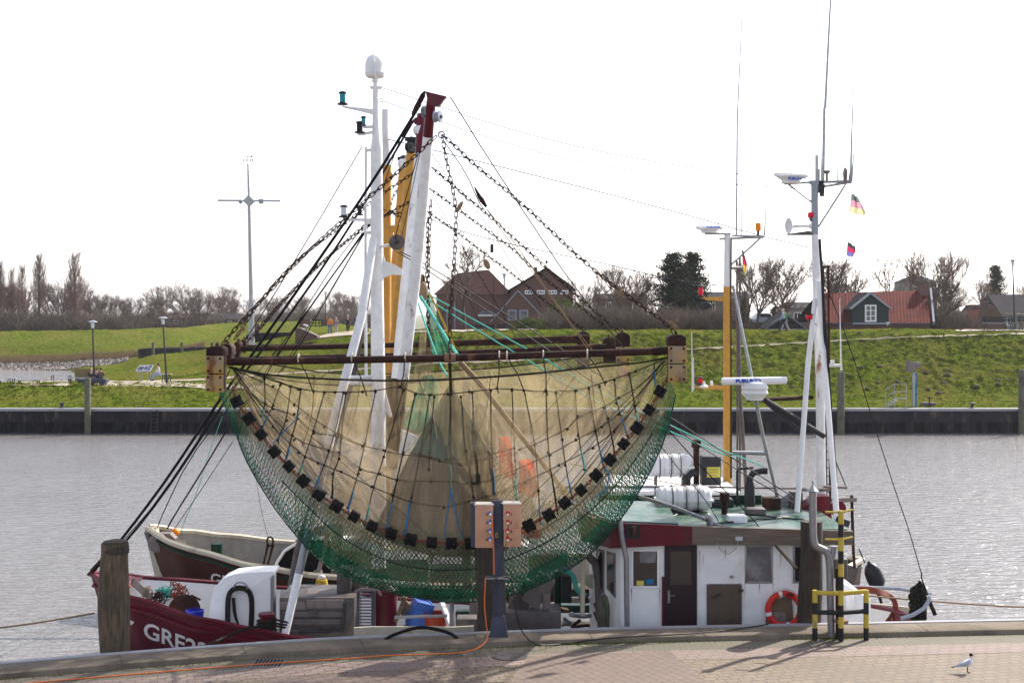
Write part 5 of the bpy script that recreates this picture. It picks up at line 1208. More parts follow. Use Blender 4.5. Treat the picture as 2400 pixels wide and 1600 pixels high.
MB().bb(PX(1571, 31.85), PX(1620, 31.85), 31.838, 31.849, PZ(1370, 31.85), PZ(1291, 31.85)).build('door_pane', M['glass'], dr, smooth=False)
mb = MB(); mb.bb(PX(1565, 31.85), PX(1570, 31.85), 31.83, 31.849, PZ(1412, 31.85), PZ(1383, 31.85)); mb.cyl(P(1568, 1395, 31.82), P(1582, 1395, 31.8), .012, 6); mb.build('door_handle', M['steel'], dr)
MB().bb(PX(1551, 31.9), PX(1556.5, 31.9), 31.84, 31.9, .5, PZ(1350, 31.9)).build('door_trim', M['red'], wh)
hc = MB().bb(PX(1656, 31.9), PX(1738, 31.9), 31.84, 31.895, .7, PZ(1367, 31.9)).build('hatch_door', M['hatch'], wh, bevel=.03)
mb = MB(); mb.tube(PS([(1671, 1400), (1678, 1396), (1690, 1390)], 31.8), .018, 6); mb.cyl(P(1670, 1399, 31.84), P(1670, 1399, 31.78), .03, 8); mb.cyl(P(1733, 1383, 31.84), P(1742, 1383, 31.8), .03, 8); mb.build('hatch_lever', M['dsteel'], hc)
mb = MB(); mb.cyl(P(1715, 1351, 31.9), P(1715, 1351, 31.86), .035, 12); mb.build('vent_plug', M['glass'], wh)
mb = MB(); mb.box(P(1731, 1263, 31.55), (.16, .16, .09), Matrix.Rotation(R(-20), 3, 'X')); mb.tube(PS([(1730, 1268), (1724, 1285), (1708, 1298), (1690, 1290), (1681, 1273)], 31.6), .01, 5); mb.build('floodlight', M['galv'], rf)
# slanted front window facet
fx = V((2.43-1.9, 31.9-32.95, 0)).normalized(); nrm = V((fx.y, -fx.x, 0))
if nrm.y > 0: nrm = -nrm
for u0, u1 in ((.14, .48), (.62, .98)):
    o0 = V((1.9, 32.95, 0)); mb = MB(); a, b = o0+fx*u0+nrm*.01, o0+fx*u1+nrm*.01
    mb.prism([a+V((0, 0, 2.35)), b+V((0, 0, 2.2)), b+V((0, 0, 3.2)), a+V((0, 0, 3.2))], nrm*.02); w = mb.build('window', M['machlight'], wh)
    mb = MB(); a, b = a+fx*.04+nrm*.021, b-fx*.04+nrm*.021; mb.prism([a+V((0, 0, 2.4)), b+V((0, 0, 2.26)), b+V((0, 0, 3.14)), a+V((0, 0, 3.14))], nrm*.006); mb.build('pane', M['glass'], w, smooth=False)
mb = MB()
for k in (0, .2): a = V((1.9, 32.95, 1.9-k))+nrm*.012; b = V((2.43, 31.9, .7-k))+nrm*.012; mb.bbox(a+fx*.02, b-fx*.02, .02, .06)
mb.build('red_stripe', M['red'], wh)
# poles at the corner of the wheelhouse
mb = MB(); T(mb, [(1452, 1215), (1458, 1262), (1468, 1310), (1470, 1480)], 31.55, .06, 12); mb.build('corner_pole', M['steel'], A_)
mb = MB(); T(mb, [(1498, 1163), (1580, 1188), (1650, 1215), (1690, 1234)], (33.2, 32), .045, 10); T(mb, [(1655, 1210), (1664, 1215), (1666, 1232)], 32.2, .1, 12); mb.build('slanting_pole', M['steel'], A_)
# things standing on the roof
mb = MB(); T(mb, [(1698, 1238), (1698, 1160)], 34.2, .075, 14); mb.lathe(P(1698, 1172, 34.2), [(.12, 0), (.12, .17), (.06, .2)], 14); mb.build('exhaust_pipe', M['rust'], rf)
MB().box(P(1727, 1220, 33), (.42, .45, .28)).build('roof_box', M['whiteclean'], rf, bevel=.02)
mb = MB(); mb.bb(PX(1756, 34), PX(1780, 34), 34, 34.2, 3.79, PZ(1195, 34)); mb.bb(PX(1752, 34), PX(1795, 34), 33.95, 34.4, PZ(1212, 34), PZ(1192, 34)); mb.build('vent_hood', M['machine'], rf, bevel=.02)
mb = MB(); T(mb, [(1757, 1236), (1757, 1140), (1757, 1120), (1765, 1108), (1785, 1103), (1798, 1103)], 35.2, [.13, .13, .08, .08, .08, .085], 14); T(mb, [(1728, 1225), (1728, 1105), (1732, 1098), (1765, 1096)], 35.6, .035, 8); mb.build('funnel', M['dsteel'], rf)
# aft tripod mast
D = 35.4
mb = MB(); T(mb, [(1926, 1200), (1922, 900), (1917, 750), (1911, 570), (1910, 548)], D, [.115, .11, .105, .095, .085], 16); am = mb.build('aft_mast', M['whiterust'], A_)
mb = MB(); T(mb, [(1910, 550), (1909, 428)], D, [.09, .085], 14); mb.box(P(1910, 428, D), (.25, .1, .1)); mb.build('mast_head', M['bluegrey'], am)
mb = MB(); T(mb, [(1911, 700), (1894, 850), (1880, 1040), (1868, 1200)], (35.2, 34), .065, 12); mb.build('aft_mast_leg', M['white'], A_)
mb = MB(); T(mb, [(1919, 660), (1932, 850), (1947, 1040), (1965, 1260)], (35.2, 34.2), .072, 12); mb.build('aft_mast_leg', M['whiteclean'], A_)
mb = MB(); T(mb, [(1921, 560), (1926, 640), (1938, 900), (1950, 1060), (1958, 1240)], 34.9, .035, 6); T(mb, [(1926, 640), (1960, 1130)], 34.8, .03, 6); mb.build('mast_cable', M['cableK'], am)
mb = MB(); T(mb, [(1929, 625), (1937, 1200)], 35.9, .03, 6); T(mb, [(1941, 625), (1946, 1200)], 35.9, .03, 6); mb.cyl(P(1917, 626, 35.6), P(1943, 624, 35.9), .035, 6)
for i in range(30): mb.cyl(P(1929+i*.27, 640+i*19, 35.9), P(1941+i*.17, 640+i*19, 35.9), .012, 5)
mb.build('mast_ladder', M['rust'], am)
mb = MB(); mb.prism(PS([(1895, 700), (1875, 700), (1912, 640), (1920, 640), (1930, 700)], D), (0, .02, 0)) if 0 else mb
# radar scanners
def radar(px0, px1, yb, y1, ybase, D, par, tilt=0):
    cx = (px0+px1)/2; mb = MB(); c = P(cx, ybase, D); h = PZ(y1, D)-PZ(ybase, D)
    mb.lathe(c, [(.24, 0), (.24, .04), (.22, h*.4), (.3, h*.75), (.36, h)], 18); ra = mb.build('radar', M['white'], par)
    L = PX(px1, D)-PX(px0, D); mb = MB(); q = [P(px0, yb-tilt, D), P(px1, yb+tilt, D)]
    n = 12; d = (q[1]-q[0]); pts = [q[0]+d*(i/n) for i in range(n+1)]; mb.tube(pts, [.02]+[.06]*(n-1)+[.02], 10); mb.build('radar_antenna', M['white'], ra); return ra
ra = radar(1813, 1894, 411, 414, 430, D-.1, am, 2); text('radar_lettering', 'FURUNO', P(1847, 422, D-.42), .1, M['bluetext'], ra, extrude=.002, bold=.004)
mb = MB(); mb.cyl(P(1838, 431, D), P(1906, 427, D), .03, 6); mb.cyl(P(1848, 432, D), P(1904, 475, D), .025, 6); mb.build('radar_bracket', M['galv'], am)
mb = MB(); mb.cyl(P(1912, 427, D), P(1996, 425, D), .035, 8); mb.cyl(P(1912, 440, D), P(1996, 427, D), .03, 8); mb.cyl(P(1979, 437, D), P(1918, 532, D), .025, 6); mb.cyl(P(1984, 428, D), P(1979, 437, D), .02, 6); mb.build('crosstree', M['galv'], am)
mb = MB()
for pts, r in (([(1929, 430), (1932, 255), (1934, 250), (1945, 30), (1947, 0), (1949, -60)], [.04, .035, .035, .024, .02, .014]), ([(1914, 428), (1914, 364)], [.04, .04]), ([(1919, 428), (1919, 396)], [.03, .03]), ([(1925, 428), (1925, 275)], [.012, .006]), ([(1963, 425), (1967, 262)], [.015, .006]), ([(1991, 425), (1994, 400), (1996, 320), (2001, 189)], [.035, .03, .02, .01]), ([(1996, 425), (1998, 400), (2003, 332)], [.025, .02, .008])): T(mb, pts, D, r, 6)
mb.build('whip_antenna', M['galv'], am)
mb = MB(); mb.ell(P(1981, 408, D), (.05, .16, .17)); mb.cyl(P(1981, 426, D), P(1981, 416, D), .05, 8); mb.build('receiver_dome', M['machlight'], am); mb = MB(); mb.lathe(P(1938, 427, D), [(.03, 0), (.03, .2), (.1, .26), (.1, .28), (.02, .3)], 12); mb.build('receiver_dome', M['machlight'], am)
mb = MB(); mb.cyl(P(1928, 432, D), P(1926, 460, D), .06, 8); mb.box(P(1924, 438, D), (.12, .1, .3)); mb.build('antenna_clamp', M['dsteel'], am)
# signal horn
c = P(1843, 533, D); mb = MB(); ax = V((-1, -.25, 0)).normalized(); mb.lathe(P(1898, 530, D), [(.07, -.03), (.03, .05), (.035, .3), (.05, .42), (.1, .5), (.2, .56), (.2, .58), (.03, .54)], 18, axis=ax); mb.build('horn', M['white'], am)
mb = MB(); mb.prism(PS([(1846, 548), (1846, 551), (1905, 551), (1910, 545), (1896, 541)], D-.05), (0, .1, 0)); mb.build('horn_bracket', M['machine'], am)
def sqlamp(px0, px1, y0, y1, D, lens, par):
    o = MB().bb(PX(px0, D), PX(px1, D), D-.1, D+.02, PZ(y1, D), PZ(y0, D)).build('signal_lamp', M[lens], par, bevel=.01)
    mb = MB(); mb.cyl(P((px0+px1)/2, y1, D-.04), P((px0+px1)/2, y1+6, D-.04), .03, 6); mb.cyl(P((px0+px1)/2, y1+6, D-.04), P(px1+10, y1+10, D), .03, 6); mb.build('lamp_bracket', M['machine'], o)
sqlamp(1893, 1905, 498, 510, D, 'redlens', am); sqlamp(1888, 1902, 737, 748, D-.3, 'redlens', am)
MB().bb(PX(1887, D-.3), PX(1903, D-.3), D-.44, D-.28, PZ(737, D), PZ(735, D)).build('lamp_hood', M['rust'], am)
# big radar bar
D = 34.6
mb = MB(); mb.lathe(P(1769, 938, D), [(.2, 0), (.22, .05), (.33, .18), (.3, .24), (.33, .3), (.28, .42), (.12, .5), (.1, .56)], 22); rb = mb.build('radar', M['white'], A_)
mb = MB(); mb.tube([P(1691, 893.5, D-.05), P(1693, 893.4, D-.05), P(1842, 891, D-.05), P(1844, 891, D-.05)], [.07, .09, .09, .07], 14); mb.build('radar_antenna', M['whiteclean'], rb)
text('radar_lettering', 'FURUNO', P(1724, 896.5, D-.15), .115, M['bluetext'], rb, xdir=(1, 0, .015), extrude=.003, bold=.006, sx=1.3)
mb = MB(); mb.bb(PX(1750, D), PX(1792, D), D-.15, D+.15, PZ(940, D), PZ(937.5, D)); mb.cyl(P(1790, 936, D), P(1904, 931, 35.3), .05, 10); mb.build('radar_platform', M['rust'], A_)
mb = MB(); mb.cyl(P(1794, 938, D), P(1932, 1022, 34.9), .07, 10); mb.cyl(P(1797, 943, D+.2), P(1878, 1012, 34.6), .05, 10); mb.build('radar_support', M['dsteel'], A_)
mb = MB(); T(mb, [(1772, 940), (1790, 1030), (1832, 1205)], (34.6, 35.3), .045, 10); mb.cyl(P(1718, 1060, 35), P(1797, 1062, 35), .05, 8); mb.build('radar_prop', M['galv'], A_)
# arm with whip antenna beside the aft mast
mb = MB(); mb.cyl(P(1934, 857, 35.2), P(1972, 856, 35.2), .04, 8); mb.cyl(P(1951, 853, 35.2), P(1951, 843, 35.2), .05, 8); T(mb, [(1972, 868), (1971, 850), (1968, 700)], 35.2, [.03, .022, .008], 6); mb.build('antenna_arm', M['white'], am)
# stern gallows
mb = MB(); mb.cyl(P(1750, 1180, 36), P(2007, 1170, 36), .06, 10); mb.cyl(P(1875, 1148, 35), P(1945, 1148, 35), .03, 8); mb.cyl(P(1930, 1140, 35), P(1983, 1142, 35), .035, 8); mb.build('gallows_bar', M['machlight'], A_)
mb = MB(); T(mb, [(1996, 1160), (2000, 1290), (2003, 1330)], 36, .04, 8); mb.build('gallows_post', M['rust'], A_)
mb = MB(); mb.prism(PS([(1857, 1222), (1912, 1163), (1945, 1162), (1952, 1242), (1900, 1240)], 34.9), (0, .6, 0)); mb.lathe(P(1962, 1190, 35), [(.2, -.1), (.2, .1)], 18, axis=(0, 1, 0)); mb.build('gallows_plate', M['red'], A_)
mb = MB(); mb.lathe(P(1870, 1142, 34.8), [(.11, 0), (.12, .03), (.06, .06), (.05, .16), (.02, .22)], 14); mb.build('navigation_dome', M['whiteclean'], A_)
mb = MB(); mb.box(P(1975, 1222, 34), (.3, .2, .16), Matrix.Rotation(R(20), 3, 'Y')); mb.build('deck_floodlight', M['dsteel'], A_)
# stern: net box, rail
mb = MB(); mb.prism(PS([(1955, 1470), (1955, 1362), (1985, 1370), (2040, 1405), (2043, 1470)], 32.6), (0, 2.4, 0)); mb.build('stern_locker', M['whiteclean'], A_, smooth=False)
mb = MB(); mb.ell(P(1992, 1415, 32.5), (.1, .08, .3)); mb.build('fender_pad', M['white'], A_)
mb = MB(); mb.tube(PS([(2112, 1449), (2140, 1440), (2165, 1425), (2178, 1405), (2176, 1395)], 33.2), .05, 10); mb.build('stern_rail', M['bluegrey'], A_)
MB().tube([P(1992, 1374, 36.2), P(2110, 1379, 36), P(2180, 1392, 35)], .045, 8).build('stern_rail', M['bluegrey'], A_)
mb = MB(); T(mb, [(2057, 1388), (2066, 1412)], 36.1, .04); T(mb, [(2170, 1390), (2192, 1440)], 34, .05); mb.build('rail_post', M['rust'], A_)
mb = MB(); mb.prism(PS([(2040, 1470), (2040, 1414), (2100, 1419), (2140, 1424), (2150, 1470)], 36.4), (0, .05, 0)); mb.build('bulwark_panel', M['cream'], A_)
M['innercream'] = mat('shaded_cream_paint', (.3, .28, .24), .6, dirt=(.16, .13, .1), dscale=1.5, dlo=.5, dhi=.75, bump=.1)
# ----------------------------------------------------------------- boat behind (boat B)
B_ = thing('fishing_boat', 'second shrimp trawler with a brown hull, cream gunwale and yellow masts, moored behind', 'fishing boat', (0, 42, 0))
bmB = [(0, .12), (.02, .6), (.06, 1.25), (.16, 2.1), (.27, 2.5), (.4, 2.6), (.8, 2.55), (.9, 2.2), (.96, 1.5), (1, .2)]
shB = [(0, 2.28), (.04, 2.0), (.09, 1.8), (.17, 1.5), (.25, 1.3), (.4, 1.05), (.8, 1.0), (1, 1.35)]
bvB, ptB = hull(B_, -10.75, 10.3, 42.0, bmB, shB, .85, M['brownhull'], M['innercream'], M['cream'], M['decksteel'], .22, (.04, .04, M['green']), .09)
hull_text('registration_letters', 'GRE', (480, 1378), (560, 1384), .5, bvB, 36, M['whitetext'], B_, 40, .006)
mb = MB(); s = [ptB(0, l, 0) for l in range(6)]
for p, q in zip(s, s[1:]): mb.bbox(p+V((.1, 0, 0)), q+V((.1, 0, 0)), .3, .34)
mb.build('stem_post', M['cream'], B_)
mb = MB(); mb.lathe(P(370, 1272, 41.6), [(.2, -.15), (.27, -.1), (.27, .1), (.2, .15)], 20, axis=(0, 1, 0)); mb.prism(PS([(337, 1247), (345, 1268), (360, 1280), (405, 1275), (410, 1262), (398, 1250), (360, 1250)], 41.8), (0, .35, 0)); mb.build('bow_roller', M['machlight'], B_)
mb = MB(); mb.cyl(P(508, 1320, 42.8), P(508, 1273, 42.8), .17, 18); mb.build('mooring_post', M['green'], B_)
mb = MB(); pr = [(636, 1400), (640, 1360), (650, 1320), (668, 1292), (700, 1272), (745, 1262), (775, 1264), (775, 1400)]; mb.prism(PS(pr, 41), (0, 3, 0)); wb = mb.build('whaleback', M['rubber'], B_, smooth=False)  # solid block; its black stands for the shade of the open interior
mb = MB(); mb.tube(PS([(637, 1362), (649, 1318), (667, 1290), (700, 1270), (745, 1260), (775, 1262)], 40.95), .05, 6); mb.build('whaleback_trim', M['whiteclean'], wb)
def slabB(px0, px1, y0, y1, D, dep, m, name, bev=.012): return MB().bb(PX(px0, D), PX(px1, D), D, D+dep, PZ(y1, D), PZ(y0, D)).build(name, M[m], B_, bevel=bev)
slabB(640, 684, 1398, 1440, 40.5, 1, 'red', 'fish_hatch'); slabB(725, 880, 1385, 1470, 40.2, 3, 'dsteel', 'deck_machinery'); slabB(733, 752, 1340, 1378, 39.9, .4, 'machine', 'boom_foot'); slabB(730, 830, 1300, 1345, 43, .8, 'green', 'net_store'); slabB(700, 840, 1262, 1290, 43.6, .6, 'white', 'shelter_roof'); slabB(690, 900, 1345, 1385, 41.5, 2, 'rubber', 'shadow_backing'); slabB(1240, 1330, 1300, 1400, 41, 1, 'dsteel', 'winch_frame')  # the rubber slab is a black backing added for the deck shadows
slabB(880, 1000, 1310, 1385, 42, 1.5, 'machine', 'deck_house'); slabB(840, 880, 1235, 1290, 43.5, .8, 'whiteclean', 'vent_box'); slabB(1010, 1110, 1320, 1395, 41, 2, 'machine', 'winch'); slabB(1115, 1240, 1280, 1350, 42.5, 1.5, 'whiteclean', 'store_box'); slabB(900, 1320, 1400, 1420, 39.5, .2, 'green', 'green_rail')
mb = MB(); T(mb, [(745, 1342), (760, 1290), (768, 1240)], 40, .06); mb.build('stanchion', M['machlight'], B_)
# wheelhouse B
wb2 = slabB(1440, 1722, 1185, 1420, 40.2, 3.6, 'white', 'wheelhouse'); slabB(1425, 1735, 1152, 1180, 40.0, 4.2, 'white', 'wheelhouse_roof'); slabB(1428, 1732, 1180.3, 1186, 40.02, 4, 'red', 'red_band'); slabB(1430, 1545, 1186.5, 1225, 39.98, .3, 'green', 'green_band'); slabB(1300, 1425, 1146, 1158, 40.3, .1, 'machlight', 'rail_board')
w = MB().bb(PX(1660, 40.2), PX(1682, 40.2), 40.14, 40.19, PZ(1200, 40.2), PZ(1186, 40.2)); w.build('window', M['glass'], wb2)
mb = MB(); mb.cyl(P(1300, 1141, 40.5), P(1440, 1141, 40.5), .035, 6)
for px in (1310, 1350, 1390, 1430): mb.cyl(P(px, 1141, 40.5), P(px, 1175, 40.5), .025, 6)
mb.build('roof_rail', M['machlight'], B_)
mb = MB(); T(mb, [(1632, 1155), (1632, 1034)], 41.8, .09, 14); mb.lathe(P(1632, 1048, 41.8), [(.14, 0), (.14, .2), (.08, .23)], 14); mb.build('exhaust_pipe', M['rust'], B_)
mb = MB(); T(mb, [(1610, 1140), (1612, 1118), (1622, 1108), (1633, 1108)], 41.2, .1, 12); mb.build('cowl_vent', M['dsteel'], B_)
bx = MB().bb(PX(1645, 41), PX(1690, 41), 41, 41.5, PZ(1137, 41), PZ(1070, 41)).build('fire_cabinet', M['dsteel'], B_, bevel=.015)
MB().bb(PX(1657, 41), PX(1688, 41), 40.985, 40.998, PZ(1118, 41), PZ(1094, 41)).build('yellow_notice', M['yellowsign'], bx)
for i, (s, y) in enumerate((('Rettungsmittel', 1101), ('Feuerlöscher', 1107.5), ('Ausrüstung', 1114))): text('notice_text', s, P(1660, y, 40.98), .055, M['blacktext'], bx, extrude=.001, sx=.95)
# main mast B (yellow, white top) and yellow booms
D = 42.2
mb = MB(); T(mb, [(905, 1250), (904, 900), (905, 700), (906, 560), (907, 388)], D, [.16, .16, .15, .14, .13], 16); mB = mb.build('main_mast', M['yellow'], B_)
mb = MB(); T(mb, [(907, 388), (903, 300), (903, 257)], D, [.125, .1, .1], 14); mb.build('mast_top', M['white'], mB)
for q_ in ([(895, 528), (925, 528), (935, 520), (940, 535), (920, 545), (925, 560), (895, 560)], [(912, 398), (922, 410), (918, 420), (908, 412)], [(908, 462), (920, 478), (912, 482), (905, 472)]): MB().prism(PS(q_, D-.1), (0, .2, 0)).build('mast_bracket', M['yellow'], mB)
def boomB(pts, D, tip, r=.15):
    q = PS(pts, D); mb = MB(); mb.tube(q[tip:], [r*.85]+[r]*(len(q)-tip-1), 16); b = mb.build('boom', M['yellow'], B_)
    mb = MB(); mb.tube(q[:tip+1], r*.95, 14); mb.box(q[0], (.4, .2, .1)); mb.build('boom_tip', M['black'], b); return b
b = boomB([(966, 326), (963, 354), (955, 470), (944, 600), (934, 700), (920, 880), (912, 1000)], (40.0, 41.4), 1, .15); block(960, 345, 11, 39.8, 'dsteel', b, .9)
b = boomB([(947, 372), (945, 386), (938, 500), (928, 620), (917, 700), (905, 880), (902, 1000)], (44.4, 43), 1, .15); block(945, 384, 12, 44, 'white', b, .7)
# aft mast B
D = 42.6
mb = MB(); T(mb, [(1704, 1170), (1705, 900), (1705, 672)], D, [.125, .125, .125], 16); aB = mb.build('aft_mast', M['yellow'], B_)
mb = MB(); T(mb, [(1705, 672), (1705, 548)], D, [.11, .095], 14); mb.build('mast_top', M['white'], aB)
ra = radar(1629, 1695, 534, 536, 546, D, aB, .5); text('radar_lettering', 'FURUNO', P(1656, 534.5, D-.1), .1, M['bluetext'], ra, extrude=.002, bold=.003)
mb = MB(); mb.bb(PX(1652, D), PX(1712, D), D-.1, D+.1, PZ(550, D), PZ(546, D)); mb.cyl(P(1686, 560, D), P(1790, 556, D), .035, 6); mb.cyl(P(1715, 552, D), P(1790, 554, D), .03, 6); mb.cyl(P(1782, 558, D), P(1712, 622, D), .03, 6); mb.build('crosstree', M['galv'], aB)
mb = MB()
for pts, r in (([(1726, 552), (1728, 270), (1729, 255), (1738, 60), (1740, -30)], [.03, .025, .022, .014, .01]), ([(1683, 560), (1684, 433)], [.015, .006]), ([(1737, 555), (1738, 417)], [.02, .008]), ([(1767, 553), (1771, 444)], [.014, .007]), ([(1792, 553), (1794, 500), (1798, 420)], [.03, .015, .007])): T(mb, pts, D, r, 6)
mb.build('whip_antenna', M['galv'], aB)
mb = MB(); mb.lathe(P(1777, 541, D), [(.08, 0), (.085, .05), (.085, .2), (.06, .24)], 14); al = mb.build('warning_lamp', M['amber'], aB); MB().cyl(P(1777, 552, D), P(1777, 541, D), .04, 8).build('lamp_foot', M['dsteel'], al)
mb = MB(); mb.prism(PS([(1640, 697), (1697, 695), (1697, 706), (1660, 704)], D-.05), (0, .1, 0)); mb.prism(PS([(1650, 903), (1697, 904), (1697, 914), (1632, 910), (1632, 906)], D-.05), (0, .1, 0)); mb.build('lamp_arm', M['yellow'], aB)
navlamp(1642, 668, 697, D, 'redlens', aB, .08); navlamp(1641, 882, 902, D-.1, 'redlens', aB, .08)
mb = MB(); mb.lathe(P(1652, 718, D), [(.12, -.1), (.13, .02), (.1, .15), (.06, .2)], 14, axis=(.9, .3, .2)); mb.build('searchlight', M['dsteel'], aB)
mb = MB(); mb.lathe(P(1650, 908, D-.2), [(.12, 0), (.12, .05), (.04, .1), (.02, .2)], 12); mb.cyl(P(1668, 903, D), P(1667, 892, D), .04, 8); mb.build('navigation_dome', M['whiteclean'], aB)
mb = MB(); T(mb, [(1623, 918), (1621, 778)], D, [.025, .01], 6); T(mb, [(1626, 912), (1625, 838)], D, [.02, .012], 6); mb.build('whip_antenna', M['white'], aB)
mb = MB(); T(mb, [(1718, 670), (1740, 780), (1762, 885)], (42.6, 41.5), .045, 8); mb.build('mast_prop', M['galv'], B_)
mb = MB(); T(mb, [(1727, 610), (1728, 900), (1728, 1170)], 43.4, .03, 6); T(mb, [(1734, 600), (1734, 1170)], 43.4, .035, 6); T(mb, [(1728, 700), (1735, 940), (1752, 1190)], 43, .06, 8); mb.cyl(P(1710, 628, 42.8), P(1735, 627, 43.4), .05, 6)
for i in range(24): mb.cyl(P(1727, 640+i*22, 43.4), P(1734, 640+i*22, 43.4), .015, 5)
mb.build('mast_ladder', M['machine'], aB)
mb = MB(); T(mb, [(1714, 560), (1713, 700), (1714, 1120)], D-.1, .025, 5); mb.build('mast_cable', M['cableK'], aB)
mb = MB(); mb.tube(PS([(1975, 1310), (1990, 1300), (2005, 1290), (2012, 1282)], 40.3), .045, 8); mb.build('stern_rail', M['whiteclean'], B_)
mb = MB(); mb.prism(PS([(1950, 1420), (1952, 1345), (1975, 1320), (2012, 1330), (2000, 1375), (1975, 1400)], 40.2), (0, .2, 0)); mb.build('stern_plate', M['machine'], B_)
# liferafts
def raft(px0, px1, y0, y1, D, label, legy):
    L = PX(px1, D)-PX(px0, D); r = (y1-y0)/2/F*D; c = P((px0+px1)/2, (y0+y1)/2, D); t = thing('life_raft', label, 'life raft', c, 'life rafts on the wheelhouse roofs'); mb = MB(); prf = [(.02, -L/2), (r*.75, -L/2+.02), (r*.93, -L/2+.08)]
    for k in (-.62, -.2, .2, .62):
        x = k*L/2; prf += [(r*.95, x-.07), (r, x-.05), (r, x+.05), (r*.95, x+.07)]
    prf += [(r*.93, L/2-.08), (r*.75, L/2-.02), (.02, L/2)]
    mb.lathe(c, prf, 26, axis=(1, .08, 0)); mb.build('canister', M['white'], t)
    mb = MB(); mb.lathe(c-V((0, 0, 0)), [(r*1.03, -L/2*1.0), (r*1.03, L/2)], 4) if 0 else None; n = 20
    for x in (-.4, .05, .42):
        mb.tube([c+V((x*L*.55, math.cos(a*6.283/n)*(r+.02), math.sin(a*6.283/n)*(r+.02))) for a in range(n)], .014, 5, closed=True)
    mb.build('strap', M['dsteel'], t); mb = MB(); mb.box(c-V((0, 0, .02)), (L*1.04, r*2.06, .05)); mb.build('seam_flange', M['white'], t)
    mb = MB(); zl = PZ(legy, D)
    for x in (-.3, .3):
        for y in (-.2, .2): mb.bbox(c+V((x*L, y, -r*.85)), V((c.x+x*L, c.y+y, zl)), .05, .05)
        mb.bbox(c+V((x*L, -.3, -r*.9)), c+V((x*L, .3, -r*.9)), .06, .06)
    mb.build('cradle', M['machine'], t)
raft(1515, 1622, 1063, 1118, 41.5, 'white life raft canister on the rear boat, upper of the two', 1150)
raft(1538, 1667, 1138, 1198, 34.6, 'white and greenish life raft canister on the green roof of the front boat', 1226)

# ----------------------------------------------------------------- deck clutter of the front boat
random.seed(77)
for k in range(16):
    px, py, D = random.uniform(850, 1370), random.uniform(1400, 1470), random.uniform(32.8, 35.5); m = random.choice(['rust', 'dsteel', 'machine', 'steel', 'board', 'green'])
    q = [P(px, py, D)]
    for j in range(3): q.append(q[-1]+V((random.uniform(-.35, .35), random.uniform(-.2, .2), random.choice((0, 0, random.uniform(-.25, .3))))))
    MB().tube(smooth_pts(q, 1), random.uniform(.02, .05), 8).build('deck_pipe', M[m], A_)
for k in range(9):
    px, py, D = random.uniform(870, 1370), random.uniform(1395, 1465), random.uniform(33.4, 36); s = random.uniform(.18, .42)
    MB().box(P(px, py, D), (s, s, s*random.uniform(.5, 1.2)), Matrix.Rotation(random.uniform(-.3, .3), 3, 'Y')).build('deck_fitting', M[random.choice(['dsteel', 'machine', 'rust', 'green', 'machlight'])], A_, bevel=.02)
for k in range(12):
    px, py, D = random.uniform(690, 1330), random.uniform(1330, 1400), random.uniform(40.2, 43.5); q = [P(px, py, D)]
    for j in range(3): q.append(q[-1]+V((random.uniform(-.4, .4), random.uniform(-.2, .2), random.choice((0, random.uniform(-.3, .35))))))
    MB().tube(smooth_pts(q, 1), random.uniform(.025, .06), 8).build('deck_pipe', M[random.choice(['rust', 'dsteel', 'whiteclean', 'machine', 'green'])], B_)
# roof clutter
for k, (x0, y0, x1, y1) in enumerate(((3.0, 33, 4.6, 34.6), (4.4, 32.4, 6.6, 33.6), (5.4, 34.2, 6.9, 33.0), (2.6, 34.8, 5.0, 35.3))):
    n = 8; MB().tube([V((x0+(x1-x0)*i/n+.06*math.sin(i*2+k), y0+(y1-y0)*i/n, 3.81+.015*math.sin(i*3))) for i in range(n+1)], .018, 5).build('roof_cable', M['cableK'], rf)
for x, y, s, h, m in ((4.05, 35.2, .35, .3, 'machine'), (5.0, 35.3, .5, .2, 'dsteel'), (3.3, 32.6, .25, .12, 'machlight'), (6.2, 34.9, .4, .28, 'rust'), (6.9, 35.2, .3, .4, 'machine')):
    MB().bb(x, x+s, y, y+s, 3.795, 3.795+h).build('roof_box', M[m], rf, bevel=.015)
MB().tube([V((2.3, 35.8, 4.25)), V((4.4, 35.8, 4.25)), V((7.4, 35.8, 4.2))], .025, 8).build('roof_rail', M['machlight'], rf)
for x in (2.4, 3.6, 4.8, 6.0, 7.2): MB().cyl((x, 35.8, 3.79), (x, 35.8, 4.24), .02, 6).build('rail_stanchion', M['machlight'], rf)
# weld seams and rust streaks on the wheelhouse side
M['streak'] = mat('rust_streak', (.3, .17, .09), .8, bump=0)
random.seed(4)
for px, py, L in ((1640, 1290, 60), (1648, 1300, 34), (1830, 1288, 50), (1746, 1366, 42), (1812, 1366, 30), (1546, 1378, 50), (1480, 1378, 36), (1700, 1288, 26), (1780, 1368, 24)):
    w = random.uniform(.006, .014); MB().prism([P(px, py, 31.897)-V((w, 0, 0)), P(px, py, 31.897)+V((w, 0, 0)), P(px, py+L, 31.897)], (0, .002, 0)).build('rust_streak', M['streak'], wh)
for px in (1643, 1745, 1825): MB().bb(PX(px, 31.9)-.006, PX(px, 31.9)+.006, 31.892, 31.899, .5, 3.4).build('weld_seam', M['white'], wh)

mb = MB(); mb.cyl(P(889, 1100, 34), P(920, 1094, 33.7), .06, 10); mb.build('gooseneck', M['rust'], A_)
mb = MB(); mb.cyl(P(889, 1088, 34), P(916, 1094, 34.6), .06, 10); mb.build('gooseneck', M['rust'], A_)
